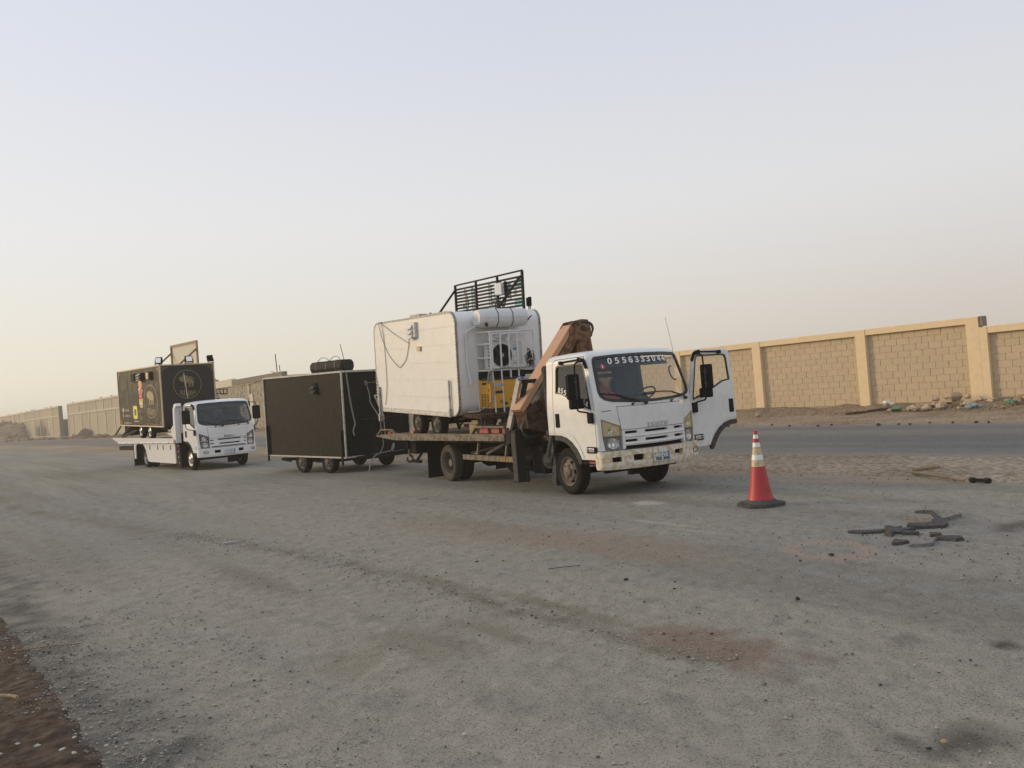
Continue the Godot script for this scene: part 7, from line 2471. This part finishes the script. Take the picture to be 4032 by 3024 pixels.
func fragments():
	var list := [
		["square plate with a round hole, largest piece of the broken rubber base", "rubber_dusty", 0.042, [4.29, -9.63, 4.50, -9.93, 4.64, -9.98, 4.80, -9.86, 4.92, -9.63, 4.87, -9.43, 4.59, -9.25, 4.45, -9.25], [4.47, -9.73, 4.56, -9.83, 4.69, -9.82, 4.77, -9.70, 4.76, -9.58, 4.68, -9.53, 4.56, -9.56, 4.48, -9.64]],
		["curved boomerang piece leaning over the square rubber plate", "rubber_worn", 0.032, [4.59, -9.69, 4.66, -9.65, 4.58, -9.33, 4.51, -9.02, 4.43, -8.90, 4.19, -8.92, 4.05, -8.99, 4.12, -9.12, 4.27, -9.08, 4.38, -9.12, 4.47, -9.24, 4.56, -9.48]],
		["long thin sliver of black rubber at the pile's left end", "rubber_worn", 0.024, [3.45, -9.07, 3.52, -9.10, 3.68, -9.02, 3.85, -9.03, 3.86, -8.97, 3.72, -8.89, 3.55, -8.92, 3.45, -9.03]],
		["jagged crossed shard of rubber in the middle of the pile", "rubber_worn", 0.03, [3.89, -9.14, 3.94, -9.15, 3.95, -9.04, 4.03, -9.04, 3.99, -8.96, 4.06, -8.96, 4.09, -8.87, 3.98, -8.87, 3.87, -8.76, 3.83, -8.84, 3.85, -8.97]],
		["straight strip of rubber in front of the jagged shard", "rubber_worn", 0.03, [3.94, -8.83, 4.05, -8.71, 4.02, -8.64, 3.87, -8.71]],
		["small thick block of broken rubber near the sliver", "rubber_worn", 0.045, [3.79, -8.87, 3.85, -8.84, 3.81, -8.74, 3.74, -8.66, 3.71, -8.76]],
		["forked rubber shard nearest the left of the front row", "rubber_worn", 0.024, [3.59, -8.33, 3.71, -8.50, 3.71, -8.42, 3.78, -8.38, 3.76, -8.31, 3.64, -8.26, 3.57, -8.26]],
		["bent corner piece of dusty rubber in the front row", "rubber_dusty", 0.03, [3.72, -8.22, 3.87, -8.26, 3.99, -8.36, 4.04, -8.34, 3.96, -8.22, 3.90, -8.11, 3.78, -8.09, 3.69, -8.13]],
		["short stub of rubber touching the long bar", "rubber_worn", 0.032, [4.11, -8.62, 4.20, -8.55, 4.15, -8.46, 4.06, -8.50]],
		["straight thick bar of rubber at the pile's right end", "rubber_worn", 0.032, [4.07, -8.43, 4.29, -8.34, 4.25, -8.22, 4.16, -8.20, 4.05, -8.34]]]
	var k := 0
	for q in list:
		var raw: Array = q[3]
		var c := Vector2.ZERO
		for i in range(0, raw.size(), 2): c += Vector2(raw[i], raw[i + 1])
		c /= raw.size() / 2.0
		var p := PackedVector2Array()
		for i in range(0, raw.size(), 2): p.append(Vector2(raw[i] - c.x, -(raw[i + 1] - c.y)))
		var hs := []
		if q.size() > 4:
			var h := PackedVector2Array()
			for i in range(0, q[4].size(), 2): h.append(Vector2(q[4][i] - c.x, -(q[4][i + 1] - c.y)))
			hs.append(h)
		var g := G.new()
		if hs.is_empty():
			g.prism(p, 0.0, q[2] - 0.006, Transform3D(FLOOR, Vector3.ZERO))
			for e in Geometry2D.offset_polygon(p, -0.007): g.prism(e, q[2] - 0.006, q[2], Transform3D(FLOOR, Vector3.ZERO))
		else:
			g.prism(p, 0.0, q[2], Transform3D(FLOOR, Vector3.ZERO), hs)
		var o := solo(g, "rubber_fragment", q[1], q[0], "rubber fragment", Vector3(c.x, -0.004 if k != 1 else 0.012, c.y), "broken rubber cone base on the lot")
		if k == 1: o.rotation = Vector3(0.06, 0, -0.03)
		if k == 3: o.rotation = Vector3(0.04, 0, 0.05)
		k += 1
	# loose chunks scattered over the lot
	var ch := [[0.89, -7.69, 0.05, "flat black chunk lying left of the two small chunks"], [2.07, -6.57, 0.055, "thin black sliver alone in front of the pale ring stain"], [1.29, -7.47, 0.022, "upper of two small black crumbs on the lot"], [1.24, -7.23, 0.025, "lower of two small black crumbs on the lot"], [2.54, -7.88, 0.04, "black chunk left of the pale ring stain"], [2.88, -8.01, 0.055, "largest dark chunk, inside the pale ring stain"], [-0.53, -9.10, 0.03, "lone dark pebble in the middle of the lot below the trailer"], [-4.10, -9.48, 0.022, "small dark stone far left on the lot"], [1.27, -6.41, 0.02, "dark crumb just above the reddish stain"], [1.24, -5.88, 0.03, "flat dark chip on the reddish stain"], [2.80, -8.60, 0.02, "dark crumb behind the pale ring stain"], [3.10, -8.05, 0.018, "dark crumb at the right rim of the pale ring stain"]]
	k = 0
	for q in ch:
		var g2 := G.new()
		g2.col = Color(0.045, 0.04, 0.034)
		rock(g2, Vector3.ZERO, Vector3(q[2], q[2] * 0.4, q[2] * 0.6) * 0.68, 400 + k, k * 1.1)
		solo(g2, "rubber_chunk", "rock", q[3], "chunk", Vector3(q[0], q[2] * 0.25, q[1]), "dark chunks scattered on the lot")
		k += 1
	var g3 := G.new()
	rng.seed = 41
	for i in 120:
		g3.col = Color(0.045, 0.04, 0.034)
		var s := 0.005 + 0.010 * pow(rng.randf(), 2.5)
		rock(g3, Vector3(3.7 + rng.randfn(0, 0.55), s * 0.3, -8.1 + rng.randfn(0, 0.6)), Vector3(s, s * 0.5, s * 0.7), 500 + i % 9, rng.randf() * TAU)
	solo(g3, "rubber_crumbs", "rock", "crumbs of black rubber strewn round the broken base pieces", "crumbs").set_meta("kind", "stuff")
	var g := G.new()
	g.tube(curve([Vector3(-0.08, 0.015, 0.0), Vector3(-0.04, 0.02, 0.02), Vector3(0.04, 0.02, 0.015), Vector3(0.09, 0.015, -0.02)]), 0.014, 6)
	solo(g, "crushed_bottle", "sticker_grey", "crushed pale plastic bottle lying alone on the left lot", "bottle", Vector3(-4.11, 0.0, -11.83))
	g = G.new()
	g.tube(curve([Vector3(-0.16, 0.01, 0.01), Vector3(0.0, 0.012, -0.01), Vector3(0.16, 0.008, -0.04)]), 0.004, 5)
	solo(g, "wire_scrap", "cable_black", "thin dark wire lying on the middle of the lot", "wire", Vector3(0.37, 0.0, -8.42))
	g = G.new()
	g.tube(curve([Vector3(-0.25, 0.015, 0.02), Vector3(0.0, 0.02, -0.02), Vector3(0.25, 0.015, -0.05)]), 0.006, 5)
	solo(g, "twig", "wood", "dry twig lying at the reddish soil edge on the left", "twig", Vector3(-3.92, 0.02, -6.85))
	g = G.new()
	g.tube(curve([Vector3(-0.14, 0.02, 0.12), Vector3(0.0, 0.035, 0.02), Vector3(0.1, 0.03, 0.0), Vector3(0.2, 0.03, 0.05)]), 0.013, 6)
	solo(g, "root", "wood", "bent dry root sticking out of the reddish soil", "root", Vector3(-3.55, 0.05, -5.53))
	var lit := [[-2.92, -4.75], [-2.78, -4.70], [-2.60, -4.62], [-2.62, -4.78], [-2.50, -4.55], [-2.95, -4.62], [-2.36, -4.62], [-0.40, -4.49]]
	for i in lit.size():
		g = G.new()
		g.col = Color(0.5, 0.48, 0.42)
		rock(g, Vector3.ZERO, Vector3(0.016 + 0.005 * (i % 3), 0.008, 0.014), 620 + i, i * 0.7)
		solo(g, "pale_pebble", "rock", "pale pebble on the soil bank in the near left corner" if i < 7 else "single pale pebble on the near lot, bottom middle", "pebble", Vector3(lit[i][0], 0.05 if i < 7 else 0.008, lit[i][1]), "pale pebbles in the near left corner" if i < 7 else "")
	g = G.new()
	rock(g, Vector3(0, 0, 0), Vector3(0.02, 0.012, 0.018), 633)
	solo(g, "crumpled_wrapper", "wood", "crumpled wrapper lying in the dark oil stain", "wrapper", Vector3(1.86, 0.015, -3.93))

func sticks():
	for q in [["wood", "dark weathered stick lying on the sandy verge, upper of two", [STICK1[0], STICK1[1], STICK1[2]], 0.035], ["wood", "long pale lath lying on the sandy verge's edge, lower of two", [STICK2[0], STICK2[1], STICK2[2]], 0.02]]:
		var g := G.new()
		g.tube(q[2], q[3], 6)
		solo(g, "stick", q[0], q[1], "stick")
	var g := G.new()
	g.bar(BAR[0], BAR[1], 0.05, 0.05); g.box(BAR[0], Vector3(0.09, 0.07, 0.09), 0.02); g.box(BAR[1], Vector3(0.09, 0.07, 0.09), 0.02)
	solo(g, "iron_bar", "steel_black", "short dark bar at the sandy edge of the lot, far right", "bar")
	# stones along the far kerb of the road
	var k := 0
	for q in KERB:
		g = G.new()
		g.col = Color(0.07, 0.06, 0.05)
		rock(g, Vector3.ZERO, Vector3(0.06, 0.03, 0.05) * (1.0 if k != 5 else 1.7), 700 + k, k * 0.9)
		solo(g, "dark_stone", "rock", "small dark stone on the far sandy edge of the road", "stone", Vector3(q[0], 0.03, q[1]), "dark stones along the far road edge")
		k += 1
	# litter at the foot of the wall
	var crumple := func(sz: Vector3, sd: int, mat: String, called: String, label: String, cat: String, at: Vector3):
		var c := G.new()
		for i in 4:
			rock(c, Vector3(sz.x * 0.5 * sin(sd + i * 2.0), sz.y * 0.4 * (i % 2), sz.z * 0.5 * cos(sd + i * 1.7)), sz * (0.8 - 0.12 * i), sd + i, i * 1.3)
		solo(c, called, mat, label, cat, at)
	crumple.call(Vector3(0.2, 0.13, 0.16), 801, "paper", "paper_carton", "white crumpled carton lying on the bank under the tan wall", "carton", road(28.05, -15.75, 0.32))
	crumple.call(Vector3(0.2, 0.09, 0.16), 811, "bag_green", "plastic_bag", "green plastic bag lying beside the white carton", "bag", road(27.8, -15.35, 0.16))
	crumple.call(Vector3(0.25, 0.14, 0.2), 821, "bag_blue", "plastic_bag", "blue grey plastic bag lying in front of the rubble", "bag", road(27.75, -12.75, 0.14))
	crumple.call(Vector3(0.2, 0.12, 0.16), 831, "bag_green", "plastic_bag", "green plastic bag in the rubble at the far right", "bag", road(28.0, -11.75, 0.22))
	g = G.new()
	g.tube(curve([road(27.4, -17.0, 0.05), road(27.5, -16.4, 0.10), road(27.7, -15.9, 0.16), road(27.75, -15.6, 0.16)]), 0.045, 6)
	solo(g, "branch", "rust_dark", "dark dry branch lying along the bank beside the white carton", "branch")
	# broken masonry against the wall, right
	rng.seed = 900
	for i in 64:
		var s := rng.randf_range(-15.8, -9.5)
		var near := rng.randf_range(0.0, 1.0)
		var z := 0.06 + 0.20 * pow(rng.randf(), 2.2)
		g = G.new()
		var k2 := rng.randf_range(0.8, 1.2)
		g.col = Color(0.50 * k2, 0.39 * k2, 0.265 * k2)
		rock(g, Vector3.ZERO, Vector3(z * rng.randf_range(0.9, 1.6), z * 0.75, z), 910 + i, rng.randf() * TAU)
		solo(g, "rubble_lump", "rock", "lump of sandy rubble %s" % ("on the bank left of the wall's wide pillar" if s < -13.6 else ("heaped in front of the wall's wide pillar" if s < -12.6 else "heaped right of the wide pillar under the lower wall")), "rubble", road(29.0 - near * 1.15, s, 0.05 + 0.42 * (1.0 - near) * smoothstep(-15.6, -13.8, s) + z * 0.35), "rubble lumps heaped against the tan wall")
	g = G.new()
	for i in 420:
		var s := rng.randf_range(-36.0, -9.0)
		var z := 0.02 + 0.06 * pow(rng.randf(), 2.0)
		var k2 := rng.randf_range(0.5, 1.15)
		g.col = Color(0.48 * k2, 0.38 * k2, 0.26 * k2)
		rock(g, road(29.2 - 2.0 * rng.randf(), s, 0.12), Vector3(z * 1.3, z, z), 960 + i % 12, rng.randf() * TAU)
	solo(g, "wall_foot_debris", "rock", "small stones and clods along the foot of the tan wall", "debris").set_meta("kind", "stuff")

func heap(called: String, label: String, at: Vector3, r: float, h: float, sd: int, col: Color):
	var t := thing(called, label, "rubble heap", Transform3D(Basis.IDENTITY, at))
	var nz := noise(sd, 0.35 * 8.0 / r, 4)
	var g := G.new()
	var F := func(x: float, z: float) -> Vector3:
		var d := Vector2(x, z).length() / r + 0.18 * nz.get_noise_2d(x * 0.6, z * 0.6)
		return Vector3(x, h * (1.0 - smoothstep(0.0, 1.0, d) * 0.5 - clampf(d, 0, 1) * 0.5) * (1.0 + 0.3 * nz.get_noise_2d(x, z)) - 0.25, z)
	var n := 44
	for i in n:
		for j in n:
			var x0 := lerpf(-r * 1.2, r * 1.2, float(i) / n)
			var x1 := lerpf(-r * 1.2, r * 1.2, float(i + 1) / n)
			var z0 := lerpf(-r * 1.2, r * 1.2, float(j) / n)
			var z1 := lerpf(-r * 1.2, r * 1.2, float(j + 1) / n)
			g.col = col * (1.0 + 0.25 * nz.get_noise_2d(x0 * 2.0, z0 * 2.0))
			g.quad(F.call(x0, z0), F.call(x0, z1), F.call(x1, z1), F.call(x1, z0))
	put(g, "mound", "rock", t)
	g = G.new()
	rng.seed = sd
	for i in 420:
		var a := rng.randf() * TAU
		var d := r * 1.05 * sqrt(rng.randf())
		var p: Vector3 = F.call(cos(a) * d, sin(a) * d)
		var s := r * (0.015 + 0.045 * pow(rng.randf(), 2.5))
		g.col = col * rng.randf_range(0.6, 1.6)
		rock(g, Vector3(p.x, maxf(p.y, 0.02) + s * 0.2, p.z), Vector3(s * rng.randf_range(0.8, 1.7), s * 0.8, s), sd + i % 14, a * 3.0)
	put(g, "boulders", "rock", t).set_meta("kind", "stuff")

func left_rubble():
	heap("rubble_heap", "big brown heap of rubble in front of the far left wall", Vector3(-113.5, 0, -189), 11.5, 4.6, 31, Color(0.42, 0.325, 0.225))
	heap("rubble_heap", "low spill of rubble trailing right from the big heap", Vector3(-104.5, 0, -186), 5.0, 1.5, 37, Color(0.34, 0.275, 0.2))
	heap("earth_heap", "small dark earth heap before the pale concrete wall, left of the flatbed", Vector3(-70.5, 0, -139), 3.0, 1.7, 43, Color(0.28, 0.22, 0.16))
	var g := G.new()
	rng.seed = 77
	for i in 300:
		var s := rng.randf_range(-215.0, -80.0)
		var d := lerpf(25.5, 29.8, clampf((s + 190.0) / 100.0, 0, 1)) - rng.randf() * 2.2
		var z := 0.12 + 0.4 * pow(rng.randf(), 3.0)
		var k := rng.randf_range(0.5, 1.5)
		g.col = Color(0.34 * k, 0.29 * k, 0.215 * k)
		rock(g, road(d, s, z * 0.4), Vector3(z * 1.5, z * 0.8, z), 960 + i % 12, rng.randf() * TAU)
	solo(g, "wall_foot_rubble", "rock", "broken blocks and rubble strewn along the foot of the far concrete walls", "debris").set_meta("kind", "stuff")
	g = G.new()
	g.lathe([Vector2(0.001, 0), Vector2(0.35, 0.02), Vector2(0.37, 0.9), Vector2(0.14, 1.2), Vector2(0.12, 1.35), Vector2(0.001, 1.36)], Vector3.ZERO, Vector3.UP, 14)
	solo(g, "plastic_drum", "sticker_white", "white plastic drum standing before the far concrete wall", "drum", Vector3(-95.5, 0.0, -172.5))

func _ready():
	view_and_light()
	materials()
	ground()
	walls()
	crane_truck()
	food_trailer()
	black_trailer()
	flatbed_truck()
	burger_trailer()
	cone()
	fragments()
	sticks()
	left_rubble()
